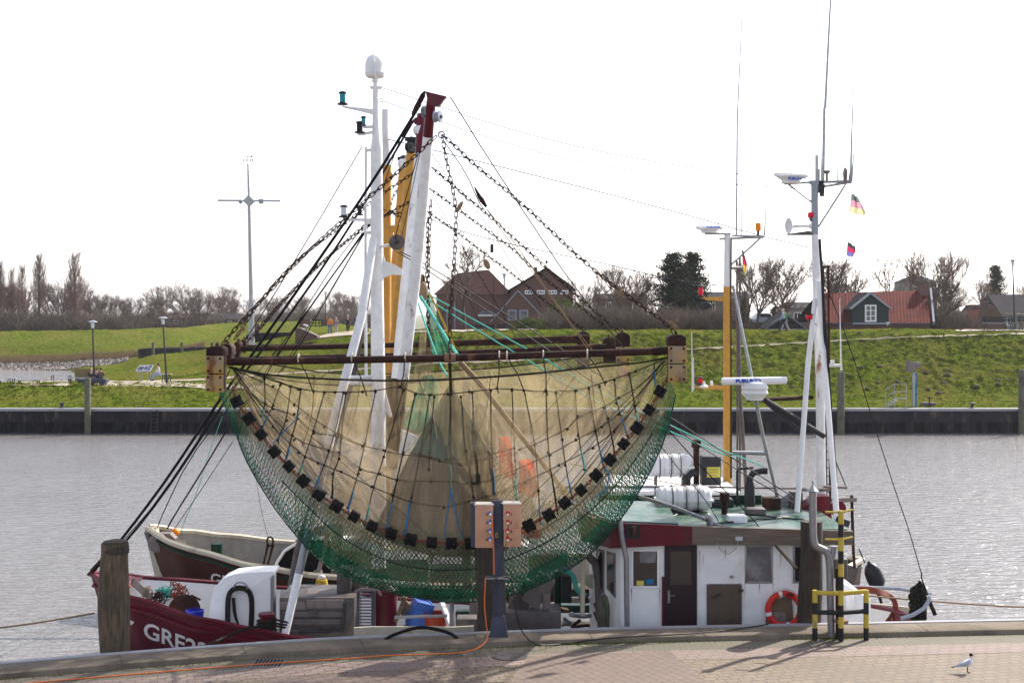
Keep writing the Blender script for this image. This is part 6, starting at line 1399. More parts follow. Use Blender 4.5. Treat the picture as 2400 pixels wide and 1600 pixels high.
# ================================================================= TRAWL GEAR
def shoe(px0, px1, y0, y1, D, par, split, dark=False, depth=.55):
    """beam head: rounded rusty top and bolted wear plates"""
    x0, x1, zt, zb = PX(px0, D), PX(px1, D), PZ(y0, D), PZ(y1, D); w = x1-x0; zs = PZ(split, D)
    n = 10; prf = [V((x0, D-depth/2, zs))]
    mb = MB(); pl = [V((x0, D, zs)), V((x1, D, zs))]+[V((x1-w*.5*(1-math.cos(a*math.pi/n)), D, zs+(zt-zs)*(.62+.38*math.sin(a*math.pi/n)))) for a in range(n+1)]
    mb.prism([p+V((0, -depth/2, 0)) for p in pl], (0, depth, 0)); s = mb.build('beam_head', M['rust'], par, bevel=.015)
    mb = MB(); mb.bb(x0+.03, x1-.03, D-depth/2+.05, D+depth/2-.05, zb+.05, zs-.003); mb.build('head_core', M['rust'], s)
    mid = (zs+zb)/2
    for i, (a, b) in enumerate(((zs, mid+.012), (mid-.012, zb))):
        mb = MB(); mb.bb(x0, x1, D-depth/2-.035, D-depth/2+.045, b, a); p = mb.build('wear_plate', M['rust' if dark else 'plate'], s, bevel=.006)
        mb = MB()
        for u in (.15, .85):
            for v in (.15, .85): mb.cyl(V((x0+w*u, D-depth/2-.05, b+(a-b)*v)), V((x0+w*u, D-depth/2-.03, b+(a-b)*v)), .028, 8)
        mb.build('bolts', M['rust'], p)
    MB().tube([V(((x0+x1)/2, D, zt-.02))+V((math.cos(a*.8976)*.0, math.sin(a*.8976)*.09, math.cos(a*.8976)*.09)) for a in range(7)], .025, 6, closed=True).build('lifting_eye', M['chain'], s)
    return s
def trawl(label, D, bl, br, r, sL, sR, chains, collar=None, pitch=.125):
    t = thing('beam_trawl', label, 'trawl beam', P((bl[0]+br[0])/2, (bl[1]+br[1])/2, D), 'beam trawls hanging from the booms'); rr = r/F*D
    mb = MB(); a, b = P(*bl, D), P(*br, D); mb.tube([a, a.lerp(b, .5)-V((0, 0, .04)), b], rr, 16)
    mb.tube([a.lerp(b, .05), a.lerp(b, .06)], rr*1.15, 16); mb.tube([a.lerp(b, .965), a.lerp(b, .985)], rr*1.18, 16); mb.build('beam', M['rust'], t)
    if collar: MB().tube([P(collar[0]-13, collar[1], D), P(collar[0]+13, collar[1], D)], rr*1.3, 12).build('collar', M['flange'], t); MB().tube([P(*collar, D)+V((0, math.sin(k)*rr*1.5, math.cos(k)*rr*1.5+rr*.6)) for k in range(6)], .022, 6, closed=True).build('collar_shackle', M['chain'], t)
    for s in (sL, sR): shoe(*s, t)if 0 else shoe(s[0], s[1], s[2], s[3], D, t, s[4], s[5])
    for pts, Dt in chains:
        q = PS(pts, (Dt, D)); chain_mb(smooth_pts(q, 1), pitch*random.uniform(.95, 1.05), .072, .012).build('bridle_chain', M['chain'], t, smooth=False)
    return t
DN = 31.0
random.seed(21)
trawl('nearest rusty beam trawl with worn yellow end plates, chains meeting at the red boom tip', DN, (533, 848), (1566, 822), 8.5, (489, 529, 810, 917, 833, False), (1563, 1605, 783, 893, 810, False),
      [([(1037, 316), (1075, 350), (1110, 385), (1180, 440), (1260, 510), (1340, 588), (1425, 660), (1505, 718), (1562, 757), (1582, 783)], 31.5),
       ([(1022, 320), (1005, 335), (960, 378), (900, 432), (840, 485), (770, 545), (700, 610), (625, 690), (560, 760), (520, 808)], 31.5),
       ([(1036, 320), (1048, 385), (1058, 430), (1068, 480), (1069, 520), (1066, 590), (1060, 680), (1054, 760), (1054, 832)], 31.5)], (1055, 838))
trawl('middle rusty beam trawl on the far side of the front boat', 36.6, (548, 843), (1420, 812), 6.5, (520, 548, 805, 850, 832, True), (1442, 1475, 778, 885, 812, False),
      [([(1013, 393), (1050, 425), (1110, 475), (1180, 535), (1240, 590), (1320, 665), (1390, 725), (1452, 780)], 36.7),
       ([(985, 395), (940, 425), (880, 465), (825, 512), (760, 560), (700, 605), (620, 690), (550, 795)], 36.7),
       ([(1003, 510), (1001, 580), (1000, 650), (1003, 740), (1004, 825)], 36.7)], (1004, 828))
trawl('third rusty beam trawl, hanging nearest on the rear boat', 39.8, (560, 818), (1382, 790), 6, (552, 566, 800, 845, 826, True), (1412, 1442, 790, 850, 815, True),
      [([(1008, 443), (1060, 480), (1120, 525), (1200, 580), (1260, 640), (1350, 710), (1430, 775)], 39.9),
       ([(965, 470), (900, 505), (840, 545), (770, 600), (700, 665), (640, 730), (580, 800)], 39.9)], None, .13)
trawl('farthest beam trawl with a dark end, on the far side of the rear boat', 44.5, (575, 814), (1378, 797), 6, (566, 580, 795, 826, 812, True), (1352, 1381, 776, 860, 806, True),
      [([(1003, 497), (1060, 535), (1130, 590), (1200, 640), (1270, 700), (1330, 745), (1370, 775)], 44.4),
       ([(962, 380), (945, 420), (900, 500), (850, 530), (760, 610), (660, 710), (590, 795)], 44.4)], None, .14)
# chain pair between the yellow booms and hanging chains
def chain_thing(label, pts, D, pitch=.13): o = chain_mb(smooth_pts(PS(pts, D), 1), pitch).build('hanging_chain', M['chain'], smooth=False); return tag(o, label, 'chain', 'hanging chains')
chain_thing('rusty slack chain slung between the yellow mast and the yellow booms', [(897, 490), (915, 496), (928, 500), (942, 498)], 42.1)
chain_thing('second slack chain just below the first between the yellow mast and booms', [(899, 508), (915, 498), (930, 504), (942, 510)], 42.0)
chain_thing('rusty chain hanging straight down beside the near white boom', [(1006, 330) if 0 else (1010, 470), (1007, 540), (1005, 600), (1004, 700), (1005, 812)], 36.2, .15)
# ----------------------------------------------------------------- netting
def sheet(name, top, bot, D0, m, parent=None, nu=90, nv=24, folds=.05, fd=0.0, bulge=0.0, seed=0, Db=None, fold_n=9, nomat=False):
    tp = resample(smooth_pts([V((a, b, 0)) for a, b in top], 2), nu); bt = resample(smooth_pts([V((a, b, 0)) for a, b in bot], 2), nu); rows = []
    Db = D0 if Db is None else Db
    for j in range(nv):
        v = j/(nv-1); r = []
        for i in range(nu):
            u = i/(nu-1); p = tp[i].lerp(bt[i], v)
            d = D0+(Db-D0)*v+bulge*math.sin(math.pi*v)*math.sin(math.pi*u)**.5+folds*mnoise.noise(V((u*fold_n, v*fold_n*.25, seed)))*2+fd*math.sin(u*fold_n*6+seed)*v
            r.append(P(p.x, p.y, d))
        rows.append(r)
    mb = MB(); mb.grid(rows); uv = []
    Ls = [0.0]*nv
    for j in range(nv):
        acc = 0; mid = nu//2; line = [0.0]*nu
        for i in range(1, nu): acc += (rows[j][i]-rows[j][i-1]).length; line[i] = acc
        off = line[mid]
        for i in range(nu): uv.append([line[i]-off, 0])
    for i in range(nu):
        acc = 0
        for j in range(nv):
            if j: acc += (rows[j][i]-rows[j-1][i]).length
            uv[j*nu+i][1] = -acc
    mb.uv = [tuple(q) for q in uv]; return mb.build(name, m, parent, smooth=True, angle=180)
def net_rope(name, pts, D, r, m, par, n=5, wob=.6, it=1):
    pts = [(a+random.uniform(-wob, wob), b+random.uniform(-wob, wob)) if 0 < i < len(pts)-1 else (a, b) for i, (a, b) in enumerate(pts)]
    return MB().tube(smooth_pts(PS(pts, D), it), r, n).build(name, M[m], par)
NT = thing('trawl_net', 'nearest shrimp net: brown netting with a dark rope grid and coarse green netting below', 'fishing net', P(1055, 900, DN), 'trawl nets hung from the beams')
bob = [(545, 906), (555, 941), (583, 981), (612, 1018), (643, 1058), (677, 1092), (711, 1126), (748, 1158), (789, 1185), (830, 1210), (872, 1233), (917, 1250), (963, 1264), (1012, 1271), (1058, 1273), (1103, 1272), (1148, 1264), (1195, 1250), (1240, 1230), (1286, 1206), (1324, 1178), (1362, 1148), (1397, 1113), (1430, 1077), (1462, 1040), (1493, 1002), (1521, 960), (1547, 917), (1565, 885)]
head = [(536, 860), (575, 868), (640, 880), (760, 888), (900, 892), (1050, 890), (1200, 880), (1300, 870), (1420, 858), (1500, 850), (1566, 838)]
hem = [(530, 905), (560, 985), (610, 1062), (660, 1125), (720, 1190), (790, 1252), (870, 1300), (950, 1325), (1040, 1335), (1120, 1332), (1200, 1310), (1300, 1262), (1400, 1185), (1470, 1105), (1530, 1015), (1565, 940), (1580, 890)]
low = [(516, 925), (545, 1000), (572, 1070), (610, 1135), (660, 1210), (720, 1290), (790, 1345), (860, 1372), (950, 1398), (1050, 1412), (1140, 1410), (1230, 1388), (1320, 1345), (1400, 1285), (1465, 1205), (1520, 1120), (1560, 1020), (1584, 925)]
sheet('net_panel', head, bob, DN+.02, M['netbrown'], NT, 110, 40, .05, 0, -.12, 1)
mid = [(a*.5+c_*.5, b*.5+d*.5) for (a, b), (c_, d) in zip([(p.x, p.y) for p in resample([V((a, b, 0)) for a, b in hem], 24)], [(p.x, p.y) for p in resample([V((a, b, 0)) for a, b in low], 24)])]
sheet('net_panel', bob, hem, DN+.05, M['netbelly'], NT, 110, 14, .06, 0, .1, 2)
sheet('net_panel', bob, low, DN+.25, M['netgreen'], NT, 130, 26, .1, .02, .25, 3, DN+.5)
sheet('net_panel', hem, mid, DN+.1, M['nettan'], NT, 120, 14, .08, .02, 0, 4, DN+.3)
sheet('net_panel', mid, low, DN+.12, M['netgreen'], NT, 130, 14, .1, .03, -.1, 4, DN+.5)
sheet('net_panel', [(690, 1150), (790, 1190), (900, 1230), (1040, 1250), (1200, 1230), (1330, 1150), (1440, 1060), (1540, 960)], [(690, 1245), (790, 1335), (860, 1368), (950, 1393), (1050, 1408), (1230, 1384), (1400, 1280), (1520, 1115), (1570, 985)], DN+.75, M['netgreen2'], NT, 110, 20, .15, .03, .3, 5, DN+.5)
sheet('net_panel', [(1480, 985), (1400, 1085), (1320, 1160), (1240, 1225)], [(1560, 960), (1480, 1080), (1400, 1160), (1290, 1260)], DN+.09, M['nethem'], NT, 60, 8, .04, 0, 0, 6)
sheet('net_panel', [(560, 940), (640, 1060), (760, 1170), (860, 1235)], [(566, 985), (630, 1085), (735, 1200), (850, 1280)], DN+.09, M['nethem'], NT, 60, 8, .04, 0, 0, 7)
net_rope('selvedge_rope', low, DN+.5, .016, 'green', NT, 5, 4)
net_rope('hem_rope', hem[3:-2], DN+.04, .014, 'ropeD', NT, 5, 2)
# loosely bunched green netting along the lower edge
for k, (a, b) in enumerate(((560, 700), (700, 860), (860, 1000), (1000, 1150), (1150, 1300), (1300, 1430), (1430, 1560))):
    lo = [p for p in resample([V((x, y, 0)) for x, y in low], 120) if a-8 <= p.x <= b+8]
    sheet('bunched_net', [(p.x+random.uniform(-4, 4), p.y-random.uniform(14, 34)) for p in lo[::3]], [(p.x+random.uniform(-2, 2), p.y+random.uniform(-3, 3)) for p in lo[::3]], DN+.3+.05*k, M['netgreen2'], NT, 40, 8, .25, .05, 0, 40+k)
# tan band of bundled netting along the hem on both sides
for pts, r in (([(548, 905), (590, 985), (650, 1062), (715, 1140), (760, 1180), (850, 1245), (910, 1290)], .016), ([(1548, 912), (1530, 980), (1490, 1035), (1420, 1115), (1350, 1190), (1290, 1228), (1235, 1262)], .016)): net_rope('net_hem', pts, DN+.12, r, 'ropeBr', NT, 7)
sheet('net_drape', [(548, 880), (600, 900), (680, 915), (760, 925)], [(640, 1050), (740, 1150), (850, 1215), (960, 1150)], DN+.3, M['netbrown2'], NT, 60, 30, .12, .08, 0, 51)
sheet('net_drape', [(1340, 915), (1420, 900), (1500, 880), (1560, 850)], [(1180, 1230), (1290, 1195), (1400, 1100), (1500, 975)], DN+.35, M['netbrown2'], NT, 60, 30, .12, .08, 0, 52)
sheet('net_drape', [(620, 960), (700, 1000), (800, 1060)], [(700, 1110), (790, 1175), (900, 1235)], DN+.4, M['netdense'], NT, 40, 20, .15, .05, 0, 53)
# hanging grey-green cone and brown drape behind the front panel
sheet('cod_end', [(1044, 915), (1050, 905), (1058, 905), (1066, 915)], [(962, 1062), (1010, 1075), (1060, 1080), (1100, 1076), (1148, 1060)], DN+.5, M['netcone'], NT, 60, 26, .05, .05, -.25, 7, DN+.6)
sheet('cod_end', [(962, 1058), (1030, 1074), (1090, 1074), (1148, 1056)], [(872, 1250), (960, 1290), (1060, 1310), (1190, 1290)], DN+.6, M['netgrey'], NT, 80, 24, .08, .06, -.2, 8, DN+.7)
sheet('net_drape', [(1075, 850), (1090, 862), (1105, 870), (1115, 885)], [(1215, 1290), (1290, 1260), (1330, 1220), (1345, 1170)], DN+1.2, M['netbrown2'], NT, 50, 40, .15, .05, 0, 9, DN+.9)
sheet('net_drape', [(880, 1035), (975, 1080), (1130, 1080), (1200, 1100)], [(760, 1195), (880, 1290), (1150, 1310), (1290, 1240)], DN+.85, M['netdense'], NT, 70, 24, .1, .06, 0, 10, DN+.8)
sheet('net_drape', [(1120, 1010), (1170, 1050), (1230, 1120), (1290, 1160)], [(1090, 1240), (1160, 1270), (1240, 1240), (1320, 1175)], DN+.7, M['nettan'], NT, 60, 20, .1, .05, 0, 11)
net_rope('net_edge_rope', [(1078, 848), (1130, 905), (1180, 970), (1240, 1045), (1300, 1120), (1335, 1170)], DN+.95, .06, 'ropeBr', NT, 8, 1)
for a, b, c, d, D, sd in ((1168, 1026, 1198, 1108, DN+.62, 1), (1216, 1080, 1254, 1152, DN+.62, 2), (1222, 1225, 1262, 1250, DN+.2, 3)):
    sheet('orange_panel', [(a, b), (a+14, b-6), (c-3, b)], [(a+2, d), (c-4, d+15), (c+8, d+8)], D, M['netorange'], NT, 14, 14, .03, 0, 0, sd)
net_rope('white_edge', [(1020, 935) if 0 else (1085, 950), (1120, 1015), (1165, 1080), (1225, 1140), (1290, 1162), (1340, 1158), (1360, 1148)], DN+.6, .012, 'ropeW', NT, 5)
net_rope('white_edge', [(760, 1150), (800, 1130), (850, 1130), (900, 1105), (960, 1050)], DN+.8, .012, 'ropeW', NT, 5)
random.seed(31)
for k in range(26):      # creases and seams radiating through the fine netting
    if k % 3 == 0: a, b = (545+random.uniform(0, 30), 866), bob[random.randint(4, 14)]
    elif k % 3 == 1: a, b = (1560-random.uniform(0, 30), 846), bob[random.randint(16, 26)]
    else: x = random.uniform(640, 1500); a, b = (x, 888-abs(x-1050)*.03), (x+random.uniform(-50, 50), 1000+random.uniform(0, 60))
    net_rope('net_seam', [a, ((a[0]+b[0])/2+random.uniform(-12, 12), (a[1]+b[1])/2+random.uniform(0, 14)), (b[0], b[1]-12)], DN+.03, random.uniform(.006, .011), random.choice(['ropeBr', 'ropeBr', 'ropeW', 'ropeD']), NT, 4, 1, 2)
# head rope and rope grid
net_rope('head_rope', head, DN, .022, 'ropeD', NT, 6, .5, 2)
GR = [[(545, 860), (590, 875), (620, 885), (680, 905), (735, 917), (785, 919), (850, 918), (880, 915), (937, 905), (975, 922), (1010, 925), (1050, 923), (1100, 918), (1165, 910), (1200, 912), (1280, 918), (1350, 915), (1420, 895), (1490, 870), (1565, 838)],
 [(545, 862), (600, 935), (640, 958), (690, 970), (735, 1015), (785, 1020), (850, 1045), (900, 1055), (945, 1065), (985, 1068), (1030, 1080), (1080, 1088), (1150, 1065), (1205, 1050)],
 [(1218, 1053), (1255, 1040), (1330, 1005), (1355, 975), (1415, 955), (1450, 932), (1500, 905), (1560, 845)],
 [(550, 870), (600, 935), (625, 965), (690, 1030), (770, 1055), (795, 1060), (845, 1100), (890, 1110), (930, 1125), (1010, 1128), (1060, 1128), (1110, 1132), (1155, 1120), (1210, 1100), (1290, 1065), (1350, 1030), (1410, 1000), (1450, 970), (1500, 920), (1562, 850)],
 [(552, 880), (640, 1000), (700, 1060), (745, 1085), (800, 1105), (870, 1140), (920, 1160), (960, 1175), (1040, 1190), (1100, 1175), (1160, 1155), (1230, 1130), (1310, 1090), (1390, 1050), (1440, 1010), (1500, 940)],
 [(548, 866), (640, 905), (690, 948), (760, 1000), (850, 1045)], [(545, 864), (620, 880), (700, 912)]]
for g_ in GR: net_rope('grid_rope', g_, DN-.03, .012, 'ropeD', NT)
VR_ = [[(620, 888), (622, 945), (612, 975)], [(657, 902), (640, 950), (615, 1000)], [(682, 905), (672, 985), (650, 1030)], [(705, 912), (697, 980), (685, 1020), (668, 1080)], [(760, 920), (735, 1010), (715, 1070), (700, 1110)], [(805, 920), (785, 1015), (760, 1090), (735, 1150)], [(810, 922), (800, 1020), (795, 1075), (780, 1110), (778, 1165)], [(880, 918), (855, 1040), (840, 1110), (815, 1190)], [(945, 915), (900, 1070), (875, 1140), (855, 1230)], [(973, 925), (945, 1060), (930, 1125), (905, 1240)], [(1007, 925), (985, 1065), (965, 1165), (945, 1262)], [(1018, 930), (1010, 1010), (1005, 1100)], [(1055, 925), (1056, 1040), (1057, 1145)], [(1080, 930), (1095, 1055), (1110, 1165)], [(1107, 920), (1112, 1010), (1120, 1110)], [(1150, 915), (1152, 1050), (1158, 1150)], [(1200, 915), (1207, 1080), (1212, 1170)], [(1228, 915), (1255, 1040), (1262, 1150), (1265, 1218)], [(1280, 915), (1285, 1060), (1305, 1195)], [(1303, 920), (1318, 1030), (1325, 1090), (1340, 1165)], [(1348, 915), (1355, 1020), (1370, 1100)], [(1380, 910), (1395, 1010), (1415, 1095)], [(1405, 905), (1425, 980), (1440, 1060)], [(1440, 890), (1445, 945), (1470, 1020)], [(1475, 875), (1487, 950), (1495, 990)], [(1533, 850), (1535, 895)]]
for i, v in enumerate(VR_):
    net_rope('lacing_rope', v, DN-.045, .013 if i % 3 else .016, 'ropeD', NT)
    a, b = v[-2], v[-1]
    if i not in (11, 13): k = .45; net_rope('lashing', [(a[0]+(b[0]-a[0])*k, a[1]+(b[1]-a[1])*k), ((a[0]+b[0]*3)/4+2, (a[1]+b[1]*3)/4), b, (b[0]+3, b[1]+10)], DN-.06, .016, ['ropeT', 'ropeB', 'ropeD', 'ropeB'][i % 4], NT, 5, 1.5)
mb = MB()
for v in VR_+GR:
    for a, b in v:
        if 600 < a < 1500: mb.ell(P(a, b, DN-.05), (.032, .03, .038), 6, Matrix.Rotation(random.uniform(0, 3), 3, 'Y'))
tag(mb.build('rope_knots', M['ropeD'], NT, smooth=False), kind='stuff')
for a, b in (((700, 838), (732, 912)), ((825, 836), (855, 915)), ((950, 835), (940, 905)), ((1170, 832), (1165, 910)), ((1188, 832), (1228, 915)), ((1376, 828), (1415, 893)), ((1273, 830), (1280, 915))):
    pa = P(a[0], a[1]+2, DN); mb = MB(); mb.tube([pa+V((0, math.cos(k*.785)*.1, math.sin(k*.785)*.1)) for k in range(8)], .018, 5, closed=True); mb.build('beam_loop', M['ropeW'], NT)
    net_rope('hanger_rope', [a, ((a[0]*2+b[0])/3, (a[1]*2+b[1])/3), ((a[0]+b[0])/2+3, (a[1]+b[1])/2), b, (b[0]+4, b[1]+12)], DN-.09, .014, 'ropeD', NT)
net_rope('centre_strop', [(1054, 850), (1056, 880), (1057, 925)], DN-.1, .035, 'ropeD', NT, 7)
for pts, m, r in (([(1057, 1145), (1048, 1200), (1040, 1262)], 'ropeB', .014), ([(1057, 1145), (1068, 1200), (1082, 1262)], 'ropeB', .016), ([(960, 1175), (955, 1215), (948, 1255)], 'ropeB', .022), ([(1120, 1110), (1122, 1120), (1118, 1135)], 'ropeD', .05), ([(870, 1262) if 0 else (640, 1040), (655, 1020), (690, 985), (705, 965)], 'ropeB', .012), ([(1415, 1095), (1430, 1110), (1420, 1150), (1395, 1165)], 'ropeB', .014)): net_rope('tie_rope', pts, DN-.07, r, m, NT, 6, 1)
# bobbin footrope
FT = thing('foot_rope', 'curved chain footrope strung with black rubber bobbins across the nearest net', 'footrope', P(1055, 1270, DN-.12))
DB = DN-.15
chain_mb(smooth_pts(PS(bob, DB), 1), .085, .06, .013).build('footrope_chain', M['ropeR'], FT, smooth=False)
bm0 = None
for i in range(1, len(bob)-1):
    c = P(*bob[i], DB); a, b = P(*bob[i-1], DB), P(*bob[i+1], DB); d = (b-a).normalized()
    if bm0 is None:
        mb = MB(); mb.lathe((0, 0, 0), [(.03, -.115), (.105, -.112), (.122, -.09), (.115, -.01), (.1, 0), (.115, .01), (.122, .09), (.105, .112), (.03, .115)], 7); bm0 = mb.build('bobbin', M['rubber'], None); o = bm0; bm0_mesh = bm0.data
    else: o = bpy.data.objects.new('bobbin', bm0_mesh); col.objects.link(o)
    o.parent = FT; o.location = c-FT.location; o.rotation_mode = 'QUATERNION'; o.rotation_quaternion = V((0, 0, 1)).rotation_difference(d) @ Quaternion((0, 0, 1), random.uniform(0, 1)); s = random.uniform(1.0, 1.18); o.scale = (s, s, s*.95)
# nets of the other trawls
N2 = thing('trawl_net', 'brown net of the middle beam trawl, seen behind the nearest net', 'fishing net', P(1000, 870, 36.6), 'trawl nets hung from the beams')
sheet('net_panel', [(560, 868), (700, 900), (860, 905), (1000, 893), (1200, 882), (1330, 868), (1440, 842)], [(600, 985), (700, 1075), (820, 1150), (960, 1190), (1080, 1195), (1260, 1150), (1350, 1060), (1420, 950), (1455, 880)], 36.6, M['netbrown2'], N2, 90, 30, .2, 0, .3, 21)
sheet('net_panel', [(600, 960), (700, 1060), (820, 1130), (960, 1170), (1260, 1130)], [(690, 1140), (780, 1230), (880, 1280), (1010, 1300), (1240, 1210)], 36.8, M['nettan'], N2, 70, 16, .2, .05, .2, 22)
sheet('cod_end', [(988, 770), (1000, 765), (1010, 772)], [(965, 890), (990, 905), (1015, 890)], 36.3, M['netdense'], N2, 20, 24, .1, .05, 0, 23)
sheet('green_net', [(996, 690), (1008, 690)], [(1010, 830), (1045, 840), (1060, 835)], 36.4, M['netgreenfine'], N2, 16, 24, .1, .02, 0, 24)
sheet('green_net', [(990, 882), (1008, 876), (1024, 888)], [(945, 995), (990, 1020), (1030, 975)], 36.3, M['netgreenfine'], N2, 24, 20, .1, .06, 0, 25)
sheet('net_drape', [(905, 880), (930, 875), (948, 880)], [(900, 1085), (915, 1092), (932, 1088)], 35.9, M['netgrey'], N2, 20, 20, .1, .05, 0, 26)
net_rope('edge_rope', [(560, 866), (700, 898), (860, 905), (1000, 893), (1200, 882), (1330, 868), (1440, 842)], 36.5, .02, 'ropeD', N2)
for v in ([(780, 842), (775, 870), (720, 905), (680, 960)], [(745, 905), (735, 960), (690, 1010)], [(1120, 850), (1135, 880), (1150, 905)], [(1140, 852), (1158, 905)], [(1300, 845), (1290, 880), (1270, 930)], [(1350, 880), (1290, 960), (1180, 1050)], [(1400, 900), (1300, 1000), (1150, 1100)], [(640, 905), (760, 1000), (900, 1080)], [(600, 890), (700, 1000), (850, 1110)]): net_rope('grid_rope', v, 36.45, .012, 'ropeBr', N2)
net_rope('edge_rope', [(560, 866), (600, 985), (700, 1085), (820, 1165), (960, 1215)], 36.6, .03, 'ropeBr', N2)
N3 = thing('trawl_net', 'faint brown net of the third beam trawl behind the two nearer nets', 'fishing net', P(1000, 860, 39.8), 'trawl nets hung from the beams')
sheet('net_panel', [(580, 845), (800, 880), (1000, 872), (1200, 860), (1420, 828)], [(640, 1000), (800, 1110), (1000, 1160), (1250, 1120), (1400, 900)], 39.8, M['netbrown2'], N3, 60, 20, .2, 0, .3, 31)
net_rope('edge_rope', [(580, 845), (800, 880), (1000, 872), (1200, 860), (1420, 828)], 39.7, .02, 'ropeD', N3)
# bundle tied up at the near boom
t = thing('net_bundle', 'brown bundled net hanging beside the near white boom', 'net bundle', P(990, 720, 36))
sheet('bundle', [(982, 645), (990, 640), (996, 648)], [(985, 700), (994, 712), (1000, 698)], 36.2, M['ropeBr'], t, 10, 10, .1)
MB().ell(P(992, 684, 36.0), (.12, .14, .26), 12).build('bundle_core', M['ropeBr'], t)
# weathered wooden fenders seen through the net
for i, (a, b, c, d, lab) in enumerate(((1083, 892, 1106, 1000, 'weathered grey timber pole seen through the net, left and tallest'), (1113, 945, 1145, 1075, 'weathered grey timber pole seen through the net, the middle one'), (1146, 1000, 1165, 1070, 'weathered grey timber pole seen through the net, right and shortest'))):
    mb = MB(); x0, x1 = PX(a, 37.6), PX(c, 37.6); r = (x1-x0)/2; mb.lathe(((x0+x1)/2, 37.6, -1.5), [(r*.95, 0), (r, 1.3), (r*.95, PZ(b, 37.6)+1.45), (r*.7, PZ(b, 37.6)+1.5)], 9)
    tag(mb.build('timber_pole', M['fascia']), lab, 'timber pole', 'timber poles between the boats')
# ----------------------------------------------------------------- running rigging
def line(label, pts, D, r, m='wire', cat='wire', name='rigging_wire', sm=1, group='rigging wires and ropes'):
    q = PS(pts, D); q = smooth_pts(q, sm) if sm else q
    return tag(MB().tube(q, r, 6).build(name, M[m]), label, cat, group)
line('thick dark forestay from the near red boom tip down to the red bow', [(985, 245), (870, 432), (760, 590), (640, 762), (515, 935), (400, 1110), (330, 1205), (268, 1284)], (31.8, 33.8), .035, 'wire', 'forestay')
line('second thick dark forestay, just right of and parallel to the first', [(968, 285), (870, 452), (770, 608), (652, 775), (590, 850), (530, 935), (415, 1112), (340, 1215), (275, 1290)], (36.5, 34.1), .03, 'wire', 'forestay')
mb = MB(); mb.tube(PS([(996, 214), (991, 224), (975, 255), (966, 270)], 31.75), [.02, .06, .06, .03], 8); tag(mb.build('turnbuckle', M['rust']), 'dark red turnbuckle at the upper end of the thick forestay', 'turnbuckle', 'turnbuckles at the boom tips')
mb = MB(); mb.tube(PS([(967, 284), (962, 290), (950, 310), (943, 322)], 36.5), [.02, .06, .06, .03], 8); tag(mb.build('turnbuckle', M['rust']), 'dark red turnbuckle at the second boom tip', 'turnbuckle', 'turnbuckles at the boom tips')
o = chain_mb(PS([(268, 1284), (250, 1300), (232, 1322), (208, 1345)], (33.8, 34)), .13, .09, .02).build('bow_chain', M['chain'], smooth=False); tag(o, 'short heavy rusty chain shackled to the tip of the red bow', 'chain')
o = MB().tube(PS([(275, 1270), (245, 1308), (214, 1338)], (33.9, 34.0)), [.04, .07, .05], 8).build('bow_tackle', M['rust']); tag(o, 'rusty rigging screw beside the bow chain', 'rigging screw')
